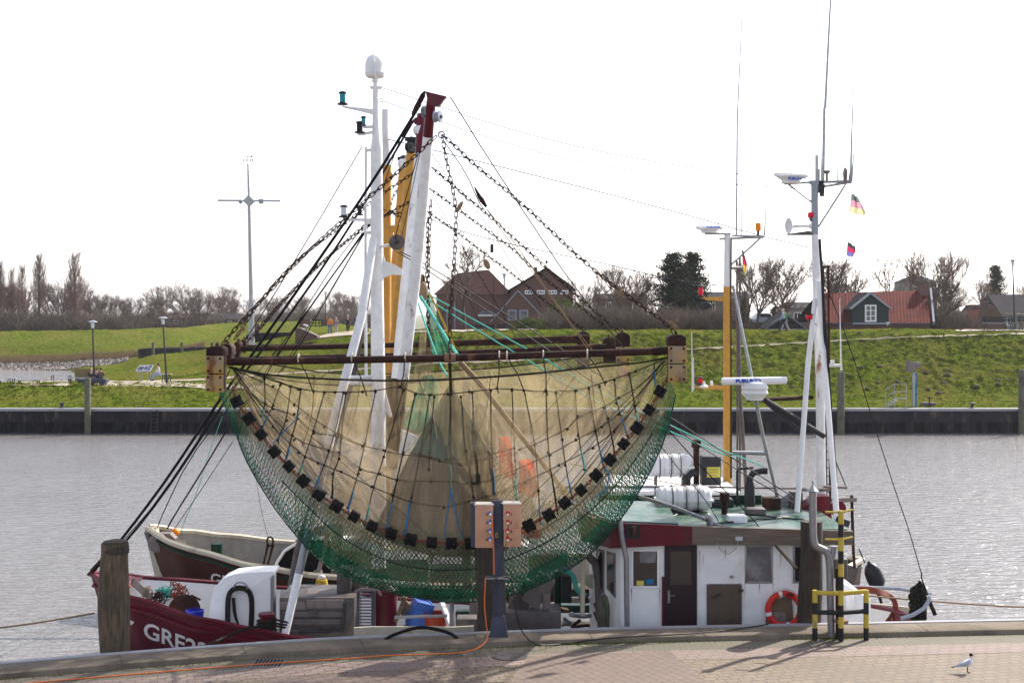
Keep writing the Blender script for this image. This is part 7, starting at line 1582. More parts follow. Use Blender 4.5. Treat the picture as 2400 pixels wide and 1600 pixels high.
LN = [('thin stay from the white mast running down left over the bow of the rear boat', [(848, 345), (740, 530), (640, 695), (545, 845), (495, 985), (372, 1170), (300, 1255), (262, 1290)], (34, 34), .012, 'wire'),
 ('wire from the platform of the white mast down to the left beam end', [(853, 528), (760, 650), (640, 855), (575, 950)], (34, 35), .012, 'wire'),
 ('dark backstay of the rear boat leading to its bow roller', [(875, 515), (740, 700), (545, 985), (470, 1110), (410, 1205), (392, 1238)], (41, 42), .024, 'wire'),
 ('second dark stay of the rear boat ending at the bow shackle', [(850, 545), (700, 760), (530, 960), (440, 1080), (385, 1195), (367, 1240)], (41, 42), .016, 'wire'),
 ('thin stay of the rear boat ending at the small yellow float', [(545, 1035), (470, 1150), (425, 1215), (402, 1248)], (42, 42.3), .011, 'wire'),
 ('thin turquoise line hanging beside the stays of the rear boat', [(527, 960), (490, 1060), (460, 1160), (430, 1225), (424, 1250)], (42, 42.3), .01, 'ropeT'),
 ('wire from the near boom tip falling right to the far beam end', [(1055, 228), (1062, 238), (1140, 365), (1250, 530), (1340, 665), (1470, 825)], (31.6, 36), .014, 'wire'),
 ('wire from the boom hook down to the middle beam', [(1040, 330), (1095, 410), (1120, 470), (1140, 500)], (31.6, 33), .013, 'wire'),
 ('pair of pale wires running from the turnbuckle to the net, left one', [(1140, 490), (1190, 560), (1250, 640), (1320, 735), (1400, 850)], (33, 36.5), .011, 'ropeBr'),
 ('pair of pale wires running from the turnbuckle to the net, right one', [(1142, 492), (1200, 560), (1262, 650), (1340, 760), (1420, 860)], (33, 36.5), .011, 'ropeBr'),
 ('thin wire from the boom down to the second collar', [(1012, 360), (1060, 430), (1140, 520), (1200, 620), (1270, 720)], (36, 38), .01, 'wire'),
 ('thin wire from the boom past the brick house', [(1008, 450), (1050, 520), (1120, 640), (1180, 740), (1215, 800)], (36, 38), .009, 'wire'),
 ('thin wire falling behind the large bare tree', [(1004, 500), (1040, 570), (1090, 680), (1130, 770)], (36, 38), .008, 'wire'),
 ('long aerial wire from the mast top across to the right radar', [(903, 208), (1000, 240), (1150, 290), (1300, 332), (1500, 375), (1700, 405), (1815, 415)], (34, 35.4), .009, 'wire'),
 ('second long aerial wire, lower than the first', [(898, 237), (1000, 275), (1150, 325), (1300, 368), (1500, 405), (1700, 432), (1900, 443)], (34, 35.4), .0085, 'wire'),
 ('triatic stay from the booms to the white tripod mast', [(910, 327), (1000, 348), (1200, 398), (1400, 448), (1640, 512), (1790, 555), (1895, 580)], (34, 35.2), .011, 'wire'),
 ('stay from the boom to the yellow and white mast of the rear boat', [(1003, 510), (1060, 535), (1150, 562), (1300, 594), (1450, 625), (1570, 655), (1640, 664), (1698, 670)], (42, 42.6), .012, 'wire'),
 ('upper of two turquoise hauling ropes sloping down right to the rear wheelhouse', [(990, 682), (1130, 760), (1290, 848), (1430, 935), (1560, 990), (1680, 1050), (1790, 1092)], (36, 38), .018, 'ropeT'),
 ('lower of two turquoise hauling ropes sloping down right', [(985, 690), (1120, 775), (1280, 870), (1420, 955), (1560, 1005), (1660, 1052), (1720, 1072)], (36, 38), .018, 'ropeT'),
 ('upper dark hauling wire sloping down to the right', [(935, 588), (1000, 620), (1150, 715), (1290, 800), (1420, 890), (1560, 970), (1700, 1062), (1860, 1165)], (34, 35), .013, 'wire'),
 ('lower dark hauling wire sloping down to the right', [(930, 590), (990, 625), (1140, 728), (1280, 815), (1400, 905), (1540, 975), (1690, 1078), (1880, 1190)], (34, 35), .013, 'wire'),
 ('red-brown wire crossing above the liferafts', [(1330, 1085), (1500, 1118), (1700, 1155), (1800, 1170), (1895, 1186)], (38, 35), .012, 'ropeR'),
 ('wire from the net to the roof exhaust', [(1545, 1040), (1600, 1110), (1650, 1165), (1690, 1230)], (34, 33), .011, 'wire'),
 ('wire over the roof running down to the right-hand pile', [(1560, 1000), (1640, 1090), (1760, 1210), (1790, 1248), (1870, 1340)], (34, 31.2), .014, 'wire'),
 ('tan mooring line doubled beside the roof wire', [(1790, 1242), (1830, 1290), (1868, 1330)], (32, 31.2), .022, 'ropeBr'),
 ('thin halyard leading from the tripod mast to the stern at the right', [(1945, 690), (1995, 820), (2050, 1000), (2095, 1140), (2130, 1240), (2160, 1345)], (35.3, 34.5), .012, 'wire'),
 ('dark stay behind the tripod mast towards the stern gallows', [(1958, 1080), (1975, 1120), (1985, 1145)], 35.5, .014, 'wire'),
 ('yellow rope bundle slanting from the boom towards the near beam', [(1008, 690), (1035, 745), (1066, 815)], (36, 36.4), .03, 'ropeY'),
 ('thick turquoise rope from the boom to the near beam collar', [(986, 695), (1020, 750), (1060, 815), (1072, 830)], (35, 31.5), .035, 'ropeT'),
 ('turquoise net rope falling left of the thick one', [(980, 710), (1000, 770), (1030, 850), (1048, 880)], (35, 32), .02, 'ropeT'),
 ('thin line falling from the far beam to the foredeck stopper', [(596, 1085), (606, 1160), (620, 1230), (630, 1262)], 41, .007, 'wire'),
 ('grey stay left of the white mast leg', [(870, 520), (800, 640), (740, 745), (700, 815), (660, 870)], (36, 37), .014, 'wire'),
 ('thin grey stay beside the previous one with a pale splice', [(865, 525), (790, 655), (720, 770), (650, 880)], (36, 37), .009, 'wire'),
 ('brown mooring rope crossing the picture at the lower left', [(-40, 1475), (60, 1463), (140, 1450), (222, 1436)], (34, 33.8), .022, 'ropeBr'),
 ('brown mooring rope leading off to the right edge from the stern', [(2030, 1395), (2180, 1408), (2300, 1417), (2460, 1425)], (34.5, 35), .02, 'ropeBr'),
 ('boom topping line along the near white boom', [(980, 362), (930, 540), (925, 568)], (33, 33.6), .012, 'wire'),
 ('dark line from the second boom tip across the yellow booms', [(940, 320), (890, 460), (893, 560)], (36, 36), .012, 'wire'),
 ('pulley rope falling between the yellow booms', [(1000, 360) if 0 else (985, 355), (965, 450), (938, 570)], (36, 34), .01, 'wire')]
for lab, pts, D, r, m in LN: line(lab, pts, D, r, m, 'rope' if m.startswith('rope') else 'wire', 'rope' if m.startswith('rope') else 'rigging_wire')
# fittings on the rigging
def ring(px, py, D, r, label, rd=.012):
    c = P(px, py, D); tag(MB().tube([c+V((math.cos(a*.524)*r, 0, math.sin(a*.524)*r)) for a in range(12)], rd, 5, closed=True).build('steel_ring', M['galv']), label, 'steel ring', 'steel rings in the rigging')
ring(1082, 548, 33, .055, 'small steel ring where the thin wires meet above the bare tree'); ring(1152, 563, 42, .07, 'steel ring in the stay above the brick house roof'); ring(1035, 316, 31.5, .07, 'steel ring under the red boom tip holding the chains', .022)
ring(897, 208, 34, .04, 'small ring at the upper aerial wire beside the mast'); ring(893, 235, 34, .04, 'small ring at the lower aerial wire beside the mast')
o = MB().tube(PS([(1112, 438), (1122, 458), (1130, 470), (1140, 485)], 33), [.015, .045, .06, .03], 8).build('wire_splice', M['rust']); tag(o, 'thick rusty splice in the wire right of the boom', 'splice')
o = MB().ell(P(1141, 619, 35), (.08, .08, .14), 10, Matrix.Rotation(R(-25), 3, 'Y')).build('rope_float', M['ropeBr']); tag(o, 'brown oval float on the wires above the brick house roof', 'float')
o = MB().tube([P(1153, 572, 42), P(1153, 592, 42)], .05, 8).build('shackle_block', M['dsteel']); tag(o, 'small hanging shackle block below the steel ring', 'block')
o = MB().tube(PS([(1156, 595), (1156, 700), (1158, 800)], 42), .008, 5).build('hanging_wire', M['wire']); tag(o, 'thin wire hanging straight down from the shackle block', 'wire')
# frayed rag caught in the chain
mb = MB(); c = [P(a, b, 31.25) for a, b in ((1069, 492), (1073, 480), (1080, 473), (1086, 471), (1085, 479), (1081, 488), (1074, 497))]; mb.prism(c, (0, .05, 0)); tag(mb.build('frayed_rag', M['ropeBr'], bevel=.01), 'dark brown tapered rag caught where two chains cross', 'rag')
# frayed fluff on chains
for px, py, lab in ((572, 771, 'tan tuft of frayed rope caught on the left chains'), (1576, 757, 'tan tuft of frayed rope at the right end of the near chain'), (1452, 685, 'small frayed rope tuft midway on the right chain')):
    mb = MB()
    for k in range(26):
        a = V((random.gauss(0, .05), random.gauss(0, .04), random.gauss(0, .05))); mb.tube([P(px, py, 31.1)+a, P(px, py, 31.1)+a+V((random.uniform(-.12, .12), random.uniform(-.05, .05), random.uniform(-.12, .06)))], .008, 4)
    tag(mb.build('rope_tuft', M['ropeBr']), lab, 'rope tuft', 'frayed rope tufts')
# flags
def flag(label, pts_l, pts_r, D, cols, seed):
    """rows from hoist (left) to fly (right)"""
    L = resample([V((a, b, 0)) for a, b in pts_l], 10); Rr = resample([V((a, b, 0)) for a, b in pts_r], 10); rows = []
    for j in range(10):
        rows.append([P(L[j].lerp(Rr[j], u/13).x, L[j].lerp(Rr[j], u/13).y+1.2*math.sin(u*.9+j*.3), D+.06*math.sin(u*.8+j*.25+seed)*(u/13)) for u in range(14)])
    mb = MB(); mb.grid(rows); mb.m = [min(2, (f//13)//3) for f in range(len(mb.f))]; return tag(mb.build('flag', [M[c] for c in cols], angle=180), label, 'flag')
for n, c in (('flagblack', (.06, .07, .07)), ('flagred', (.55, .05, .12)), ('flaggold', (.62, .48, .1)), ('flagblue', (.2, .18, .5)), ('flagfadeblack', (.13, .16, .15)), ('flagfadered', (.6, .28, .36)), ('flagfadegold', (.62, .58, .36))):
    m, t = nt(n); d = N(t, 'ShaderNodeBsdfDiffuse', Color=c4(c)); tr = N(t, 'ShaderNodeBsdfTranslucent', Color=c4(c)); mx = N(t, 'ShaderNodeMixShader', Fac=.5); t.links.new(d.outputs[0], mx.inputs[1]); t.links.new(tr.outputs[0], mx.inputs[2]); out(t, mx.outputs[0]); M[n] = m
flag('faded torn black-red-gold flag flying right of the tripod mast', [(1996, 452), (1992, 500)], [(2010, 462), (2031, 500), (2025, 505)], 35.4, ['flagfadeblack', 'flagfadered', 'flagfadegold'], 1)
flag('small tattered black-red-blue flag below the faded one', [(1987, 565), (1984, 600)], [(2004, 578), (2006, 588), (1998, 602)], 35.4, ['flagblack', 'flagred', 'flagblue'], 2)
flag('small drooping black-red-gold flag beside the yellow and white mast', [(1738, 580), (1740, 610), (1744, 640)], [(1742, 588), (1752, 620), (1747, 642)], 42.6, ['flagblack', 'flagred', 'flaggold'], 3)
line('flag halyard of the faded flag, thin vertical cord', [(1996, 425), (1995, 452), (1992, 500), (1987, 565), (1984, 602), (1978, 760)], 35.4, .005, 'wire', 'cord', 'halyard')
# ================================================================= QUAY FOREGROUND
def pile(px0, px1, yt, yb, D, label, prof, m='pile', seed=0, n=26):
    c = V((PX((px0+px1)/2, D), D, 0)); r = (px1-px0)/2/F*D; zt = PZ(yt, D); zb = -1.2; rows = []
    t = thing('mooring_pile', label, 'mooring pile', (c.x, c.y, 0), 'wooden piles along the near quay'); K = 40
    for j in range(K+1):
        z = zb+(zt-zb)*j/K; f = interp(prof, (zt-z)/(zt-PZ(yb, D))); dx = .03*math.sin(z*1.3+seed)
        rows.append([V((c.x+dx+math.cos(a*2*math.pi/n)*r*f*(1+.05*mnoise.noise(V((math.cos(a*2*math.pi/n)*2, math.sin(a*2*math.pi/n)*2, z*.7+seed)))+.025*mnoise.noise(V((a*1.7, seed, z*.8)))), D+math.sin(a*2*math.pi/n)*r*f, z)) for a in range(n)])
    mb = MB(); mb.grid(rows, closed=True); b = len(mb.v); k0 = K*n
    mb.f.append(tuple(range(k0, k0+n))); mb.m.append(0); mb.build('trunk', M[m], t, angle=60); return t
tp = pile(233, 306, 1272, 1530, 28.75, 'thick weathered wooden pile in front of the red bow, capped with dark metal', [(0, .86), (.08, .83), (.2, .88), (.35, .95), (.55, 1.0), (.8, .97), (1, .92)], seed=1)
mb = MB(); D = 28.75; c = V((PX(270.5, D), D, PZ(1272, D))); r = 31/F*D
mb.lathe(c+V((0, 0, -.2)), [(r*1.0, 0), (r*1.03, .05), (r*.98, .18), (r*.9, .24), (r*.4, .27), (.02, .27)], 22); mb.build('pile_cap', M['piledark'], tp)
pile(1873, 1925, 1221, 1465, 30.95, 'tall dark wooden pile at the right in front of the white wheelhouse', [(0, .97), (.3, .98), (.55, 1.05), (.7, 1.1), (.85, 1.1), (1, 1.08)], 'piledark', 3)
pile(1116, 1182, 1180, 1480, 30.75, 'dark wooden pile directly behind the beige socket boxes', [(0, .95), (.5, 1), (1, 1.02)], 'piledark', 5)
# power pillar with two socket boxes
D = 29.55; t = thing('power_pillar', 'quay power pillar with two beige socket boxes numbered 1 to 8', 'power pillar', V((PX(1165, D), D, ZP)))
x = PX(1168, D); MB().bb(x-.115, x+.1, D-.06, D+.1, ZP, PZ(1172, D)).build('post', M['slate'], t, bevel=.01)
mb = MB(); zb = ZP; pr = [(-.2, 0), (.22, 0), (.22, .03), (.12, .55), (-.12, .55), (-.2, .03)]; mb.prism([V((x+a, D-.09, zb+b)) for a, b in pr], (0, .22, 0)); mb.build('post_foot', M['slate'], t, bevel=.008)
def sockbox(px0, px1, y0, y1, nums, cx, nx, tcx, colr):
    x0, x1, z0, z1 = PX(px0, D), PX(px1, D), PZ(y1, D), PZ(y0, D); b = MB().bb(x0, x1, D-.22, D+.1, z0, z1).build('socket_box', M['copper'], t, bevel=.008)
    mb = MB(); mb.prism([V((x0-.02, D-.235, z1)), V((x1+.02, D-.235, z1)), V((x1-.05, D+.14, z1+.005)), V((x0-.02-.09, D+.14, z1+.005))], (0, 0, .02)); mb.build('box_lid', M['boxtop'], b)
    for i, nn in enumerate(nums):
        z = PZ([1198, 1217.5, 1238, 1257][i], D); xx = PX(cx, D)
        mb = MB(); mb.lathe((xx, D-.223, z), [(.042, 0), (.04, .03), (.03, .035), (.028, .06)], 14, axis=(0, -1, -.35)); so_ = mb.build('socket', M[colr], b)
        mb = MB(); mb.lathe((xx, D-.30, z-.02), [(.024, 0), (.022, .02)], 10, axis=(0, -1, -.35)); mb.build('socket_face', M['whiteclean'], so_)
        text('socket_number', nn, V((PX(nx, D-.22), D-.2235, z-.025)), .075, M['blacktext'], b, extrude=.001, bold=.002, center=True)
    return b, z1
MB().bb(PX(1104, D), PX(1114, D), D-.2, D+.12, PZ(1278, D), PZ(1176, D)).build('box_side', M['slate'], t)
b1_, _ = sockbox(1114, 1156, 1180, 1279, '5678', 1149.5, 1141, 0, 'blueplastic'); b2_, _ = sockbox(1181, 1221, 1178, 1277, '1234', 1190, 1198.5, 0, 'lifered')
mb = MB(); q = [V((PX(a, D-.224), D-.2235, PZ(b, D-.224))) for a, b in ((1204, 1237), (1216, 1237), (1210, 1226))]
for i in range(3): mb.bbox(q[i], q[(i+1) % 3], .002, .006)
mb.bbox(V((PX(1210, D), D-.2235, PZ(1230, D))), V((PX(1210, D), D-.2235, PZ(1234, D))), .002, .005); mb.build('warning_triangle', M['board'], b2_)
pl = MB().bb(PX(1161, D), PX(1167, D), D-.075, D-.062, PZ(1258, D), PZ(1247, D)).build('number_plate', M['safety'], t); text('plate_number', '4', V((PX(1164, D-.07), D-.077, PZ(1252.5, D))), .08, M['blacktext'], pl, extrude=.001, bold=.002, center=True)
mb = MB(); mb.bb(PX(1140, D), PX(1197, D), D-.25, D+.02, PZ(1352, D), PZ(1349, D)); mb.build('cable_shelf', M['steel'], t, bevel=.006)
# cables
def gl(pts, z=ZP+.02): return [gpt(a, b, z) for a, b in pts]
c1 = [P(1151, 1200, D-.27), P(1154, 1225, D-.3), P(1157, 1280, D-.27), P(1158, 1345, D-.24)]; tag(MB().tube(smooth_pts(c1, 2), .013, 6).build('power_cable', M['cableO']), 'orange cable hanging from socket 5 down to the shelf', 'cable', 'cables at the power pillar')
c2 = [P(1138, 1353, D-.22), P(1137, 1370, D-.3), P(1135, 1420, D-.3), P(1140, 1465, D-.3), P(1143, 1485, D-.25)]+gl([(1142, 1500), (1120, 1520)], ZK+.02)+gl([(1070, 1530), (1000, 1532), (900, 1535), (820, 1542), (700, 1549), (540, 1560), (380, 1573), (200, 1588), (60, 1600), (-60, 1612)])
tag(MB().tube(smooth_pts(c2, 2), .012, 6).build('power_cable', M['cableO']), 'long orange cable running from the shelf along the kerb to the lower left', 'cable', 'cables at the power pillar')
c3 = [P(1191, 1218, D-.28), P(1191, 1245, D-.3), P(1187, 1275, D-.3), P(1172, 1315, D-.28), P(1167, 1348, D-.26), P(1160, 1370, D-.27), P(1155, 1390, D-.27), P(1162, 1395, D-.27), P(1167, 1375, D-.27), P(1160, 1352, D-.25)]; tag(MB().tube(smooth_pts(c3, 2), .008, 5).build('power_cable', M['cableK']), 'thin black cable looping below the right socket box', 'cable', 'cables at the power pillar')
c4_ = [P(1180, 1352, D-.24), P(1199, 1352, D-.28), P(1204, 1400, D-.35), P(1212, 1450, D-.35), P(1222, 1478, D-.2)]+gl([(1240, 1500), (1262, 1512)], ZK+.0)+gl([(1300, 1510), (1350, 1505)])+gl([(1385, 1499), (1450, 1492), (1600, 1486), (1720, 1475), (1800, 1462)], ZK+.03)
tag(MB().tube(smooth_pts(c4_, 2), .014, 6).build('power_cable', M['cableK']), 'black cable swinging from the shelf and lying along the kerb to the right', 'cable', 'cables at the power pillar')
# black rubber arch (hose) over the kerb and the coping notch
ar = [gpt(892, 1512, ZP+.02), P(905, 1494, 29.35), P(940, 1480, 29.3), P(985, 1467, 29.3), P(1035, 1476, 29.3), P(1065, 1487, 29.35), gpt(1080, 1506, ZP+.02)]
tag(MB().tube(smooth_pts(ar, 2), .035, 8).build('rubber_hose', M['rubber']), 'black rubber hose arched over the kerb left of the power pillar', 'hose')
# yellow and black guard with ladder rungs
D = 29.62; t = thing('pipe_guard', 'yellow and black striped steel guard post with cross rungs at the quay edge', 'guard post', gpt(1969, 1500)); Y, K_ = 'safety', 'black'
def striped(name, px, bands, D, r=.058):
    for (a, b, m) in bands: MB().tube([P(px, a, D), P(px, b, D)], r, 14).build(name, M[m], t)
def yb(y, D): return y
striped('post', 1971, [(1196, 1227, Y), (1227, 1258, K_), (1258, 1290, Y), (1290, 1320, K_), (1320, 1350, Y), (1350, 1382, K_), (1382, 1417, Y), (1417, 1444, K_), (1444, 1470, Y), (1470, 1500, K_)], D)
for px, dd in ((1910, .12), (2030, .12)): striped('side_post', px, [(1382, 1411, Y), (1411, 1438, K_), (1438, 1470, Y), (1470, 1498, K_)], D+dd, .056)
for py in (1198, 1262): MB().tube([P(1934, py+1, D+.08), P(1971, py+2, D-.02), P(1998, py-4, D+.1)], .022, 8).build('rung', M[Y], t)
MB().tube([P(1910, 1388, D+.12), P(1971, 1390, D)], .05, 12).build('rail', M[Y], t); MB().tube([P(1971, 1390, D), P(2030, 1385, D+.12)], .05, 12).build('rail', M[Y], t)
MB().tube([P(1910, 1434, D+.12), P(1971, 1435, D)], .05, 12).build('rail', M[K_], t); MB().tube([P(1971, 1435, D), P(2030, 1431, D+.12)], .05, 12).build('rail', M[K_], t)
# standpipe behind the guard
D = 29.95; t = thing('standpipe', 'grey steel standpipe with a conical cap and a double bend', 'standpipe', gpt(1945, 1497))
MB().tube(smooth_pts([P(1905, 1150, D), P(1905, 1200, D), P(1906, 1262, D), P(1910, 1278, D), P(1920, 1284, D), P(1935, 1290, D), P(1943, 1303, D), P(1945, 1330, D), P(1947, 1420, D), P(1949, 1498, D)], 2), .078, 18).build('pipe', M['steel'], t, angle=80)
MB().lathe(P(1905, 1150, D), [(.085, -.02), (.12, 0), (.05, .07), (.02, .11), (.02, .23), (.005, .24)], 18).build('pipe_cap', M['galv'], t)
mb = MB(); T(mb, [(1949, 1310), (1953, 1295), (1955, 1280)], D, .06); mb.lathe(P(1955, 1281, D), [(.1, 0), (.1, .02)], 12); mb.build('branch_pipe', M['steel'], t)
mb = MB(); mb.lathe(P(1972, 1455, 29.8), [(.15, -.03), (.15, .03)], 10); mb.build('flange', M['flange'], t); MB().cyl(P(1965, 1500, 29.85), P(1965, 1330, 29.85), .06, 14).build('second_pipe', M['rust'], t)
MB().bb(PX(1955, 30.2), PX(1985, 30.2), 30.1, 30.4, PZ(1355, 30.2), PZ(1308, 30.2)).build('valve_box', M['machine'], t, bevel=.03)
# lifebuoy on the wheelhouse wall
D = 31.72; c = P(1838, 1428, D); t = thing('lifebuoy', 'red lifebuoy with white bands leaning at the white wheelhouse beside the pile', 'lifebuoy', c)
def arc(a0, a1, r, n): return [c+V((math.cos(a0+(a1-a0)*i/n)*r, 0, math.sin(a0+(a1-a0)*i/n)*r)) for i in range(n+1)]
r0 = .36
for a0 in (20, 110, 200, 290): MB().tube(arc(R(a0), R(a0+78), r0, 14), .07, 12).build('ring_section', M['lifered'], t)
for a0 in (98, 188, 278, 8): MB().tube(arc(R(a0), R(a0+12), r0, 4), .073, 12).build('white_band', M['whitetext'], t)
text('lettering', 'GRE', V((c.x+.03, D-.085, c.z+r0-.02)), .09, M['blacktext'], t, xdir=(1, 0, -.25), ydir=(.25, 0, 1), bold=.003)
MB().tube([c+V((math.cos(a*.3)*(r0+.1+.02*math.sin(a)), -.05, math.sin(a*.3)*(r0+.1+.02*math.sin(a*1.7)))) for a in range(-3, 8)], .01, 5).build('grab_line', M['ropeW'], t)
t = thing('board', 'brown boards stacked behind the lifebuoy', 'board', P(1830, 1440, 31.8)); MB().prism(PS([(1795, 1475), (1795, 1425), (1815, 1405), (1855, 1395), (1862, 1475)], 31.82), (0, .03, 0)).build('rear_board', M['board'], t); MB().bb(PX(1812, 31.78), PX(1842, 31.78), 31.77, 31.81, PZ(1475, 31.78), PZ(1434, 31.78)).build('front_board', M['machlight'], t)
# mooring bollard on the red boat with turns of rope
D = 31.75; t = thing('boat_bollard', 'dark red bollard with a pale top on the red gunwale, wound with black rope', 'bollard', P(626, 1480, D))
MB().lathe(P(625, 1490, D), [(.15, 0), (.15, .42), (.19, .45), (.19, .5), (.17, .52)], 20).build('bollard', M['red'], t); MB().lathe(P(625, 1438, D), [(.175, 0), (.17, .02)], 20).build('bollard_top', M['white'], t)
rp_ = [P(625, 1478-k*1.9, D)+V((math.cos(k*.7)*.19, math.sin(k*.7)*.19, 0)) for k in range(0, 16*1)]; mb = MB(); mb.tube([P(625, 1476-k*.55, D)+V((math.cos(k*.55)*.2, math.sin(k*.55)*.2, 0)) for k in range(48)], .03, 6); mb.build('rope_turns', M['ropeD'], t)
mb = MB()
for dy in (0, 8, 15): mb.tube(smooth_pts([P(642, 1450+dy, D-.15), P(662, 1455+dy, D-.2), P(675, 1458+dy*.7, D-.15), P(683, 1462+dy*.6, D-.05), P(672, 1466+dy*.6, D+.1)], 1), .022, 6)
mb.build('rope_loops', M['ropeD'], t)
tag(MB().tube(smooth_pts([P(608, 1466, D-.2), P(570, 1474, D-.35), P(540, 1486, 31), P(500, 1505, 29.8), P(470, 1516, 28.9)], 2), .028, 7).build('mooring_rope', M['ropeD']), 'dark mooring rope running from the boat bollard down over the kerb', 'rope')
# coiled black rope on the white locker
D = 32.42; t = thing('rope_coil', 'black rope loop hung on the arched white locker', 'rope coil', P(560, 1370, D))
for k in range(4):
    o_ = k*2.2-3; MB().tube(smooth_pts([P(534+o_, 1478, D-.02*k), P(533+o_, 1420, D-.02*k), P(536+o_, 1390, D-.02*k), P(547+o_*.6, 1376+k*2, D-.03*k), P(562, 1373+k*2.2, D-.03*k), P(577-o_*.6, 1376+k*2, D-.03*k), P(589-o_, 1392, D-.02*k), P(591-o_, 1425, D-.02*k), P(588-o_, 1478, D-.02*k)], 2), .03, 6).build('rope_turn', M['ropeD'], t)
for k in range(3): MB().tube(smooth_pts([P(545+k*2, 1400, D-.06), P(548+k*2, 1440, D-.06), P(562, 1472, D-.06)], 1), .022, 6).build('rope_tail', M['ropeD'], t)
MB().tube(smooth_pts([P(549, 1380, D-.05), P(549, 1371, D-.1), P(556, 1364, D-.1), P(570, 1364, D-.1), P(578, 1370, D-.1), P(579, 1382, D-.05)], 1), .016, 6).build('hook', M['steel'], t)
# loose gear on the foredeck
random.seed(9)
def tangle(px, py, D, r, n, m, label, name='rope_heap', sq=.8):
    mb = MB(); c = P(px, py, D)
    for k in range(n):
        ax = V((random.uniform(-1, 1), random.uniform(-1, 1), random.uniform(-1, 1))).normalized(); u = ax.orthogonal().normalized(); v = ax.cross(u); rr = r*random.uniform(.5, 1); cc = c+V((random.uniform(-r, r)*.5, random.uniform(-r, r)*.4, random.uniform(-r, r)*.3))
        mb.tube([cc+(u*math.cos(a*.6)+v*math.sin(a*.6))*rr*(1+.2*math.sin(a*1.3+k)) for a in range(9)], .014, 5)
    return tag(mb.build(name, M[m]), label, 'rope', 'loose gear heaped on the boats')
tangle(390, 1388, 34.2, .16, 14, 'ropeT', 'turquoise rope tangle on the bow of the red boat'); tangle(418, 1384, 34.3, .2, 16, 'ropeR', 'rust-red rope tangle on the bow of the red boat'); tangle(368, 1400, 34.0, .16, 12, 'rust', 'dark rusty chain heap on the bow of the red boat', 'chain_heap'); tangle(345, 1385, 34, .15, 8, 'ropeBr', 'tan rope ends hanging at the windlass')
t = tag(MB().lathe(P(457, 1460, 33), [(.17, 0), (.21, .3), (.225, .31), (.2, .315), (.17, .06), (.02, .06)], 20).build('bucket', M['darkblue']), 'dark blue plastic bucket behind the red gunwale', 'bucket')
mb = MB(); c = P(754, 1368, 36.4)
for k in range(9): mb.tube([c+V((math.cos(a*.5236)*(.17-.006*k), math.sin(a*.5236)*.17, -.12+k*.028+.012*math.sin(a*2+k))) for a in range(12)], .022, 6, closed=True)
tag(mb.build('rope_coil', M['ropeY']), 'yellow rope coil with a pale float on the foredeck', 'rope coil'); tag(MB().ell(P(754, 1352, 36.4), (.1, .1, .07)).build('float', M['whitetext']), 'pale float lying on the yellow rope coil', 'float')
t = tag(MB().ell(P(411, 1247, 42.3), (.13, .12, .12)).build('float', M['amber']), 'small yellow-orange float at the bow of the rear boat', 'float')
mb = MB(); rot = Matrix.Rotation(R(18), 3, 'Y') @ Matrix.Rotation(R(20), 3, 'Z'); c = P(984, 1438, 33)
for dx, dy, sx, sy in ((0, -.2, .42, .03), (0, .2, .42, .03), (-.2, 0, .03, .42), (.2, 0, .03, .42)): mb.box(c+rot @ V((dx, dy, 0)), (sx, sy, .62), rot)
mb.box(c+rot @ V((0, 0, -.3)), (.4, .4, .03), rot); mb.box(c+rot @ V((0, 0, .28)), (.4, .4, .02), rot); tag(mb.build('fish_crate', M['blueplastic']), 'bright blue fish crate tilted on the deck of the red boat', 'crate')
tag(MB().lathe(P(1021, 1470, 32.9), [(.24, 0), (.27, .3), (.3, .31), (.3, .35), (.26, .35), (.23, .04), (.02, .04)], 22).build('fish_basket', M['orangebasket']), 'round orange-red fish basket beside the blue crate', 'basket')
mb = MB()
for k in range(7): mb.tube(smooth_pts([P(1402+k*2.5, 1470, 32-.02*k), P(1401+k*2.5, 1420, 32), P(1406+k*1.2, 1398+k, 31.95), P(1415, 1391+k*1.5, 31.95), P(1423-k*1.2, 1398+k, 31.95), P(1428-k*2.5, 1425, 32), P(1427-k*2.5, 1470, 32)], 1), .018, 5)
tag(mb.build('hose_coil', M['pilegreen']), 'grey-green hose coil hanging at the wheelhouse front', 'hose coil')
# stern: net of chains / dark rope bundle, fender, brown hose coil
D = 33.4; t = thing('chain_bundle', 'dark bundle of rope and chain hung at the stern of the front boat', 'rope bundle', P(2156, 1368, D))
for k in range(18):
    a = k/17*2-1; x0 = 2151+a*17; chain_mb([P(2155+a*6, 1362+abs(a)*8, D+.05*math.sin(k*2)), P(x0, 1378+abs(a)*8, D+.1*math.sin(k*2.3)), P(x0+random.uniform(-2, 2), 1415, D+.1*math.sin(k*2.3)), P(x0+random.uniform(-3, 3), 1450, D+.1*math.sin(k*2.3))], .1, .075, .02).build('rope_strand', M['ropeD'], t, smooth=False)
MB().ell(P(2152, 1412, D+.1), (.13, .08, .42)).build('bundle_core', M['rubber'], t); MB().tube([P(2160, 1340, D), P(2160, 1356, D), P(2172, 1385, D), P(2185, 1430, D)], .018, 5).build('hanging_rope', M['ropeD'], t)
c = P(2044, 1347, 40); t = thing('fender', 'large black inflated fender on a short rope at the stern of the rear boat', 'fender', c)
MB().lathe(c+V((.2, 0, -.35)), [(.02, -.06), (.14, 0), (.235, .12), (.25, .3), (.235, .5), (.15, .68), (.05, .74), (.04, .8)], 20, axis=(-.42, 0, 1)).build('body', M['blackgloss'], t); MB().tube([P(2013, 1286, 40), P(2027, 1318, 40)], .02, 6).build('lanyard', M['ropeD'], t)
mb = MB()
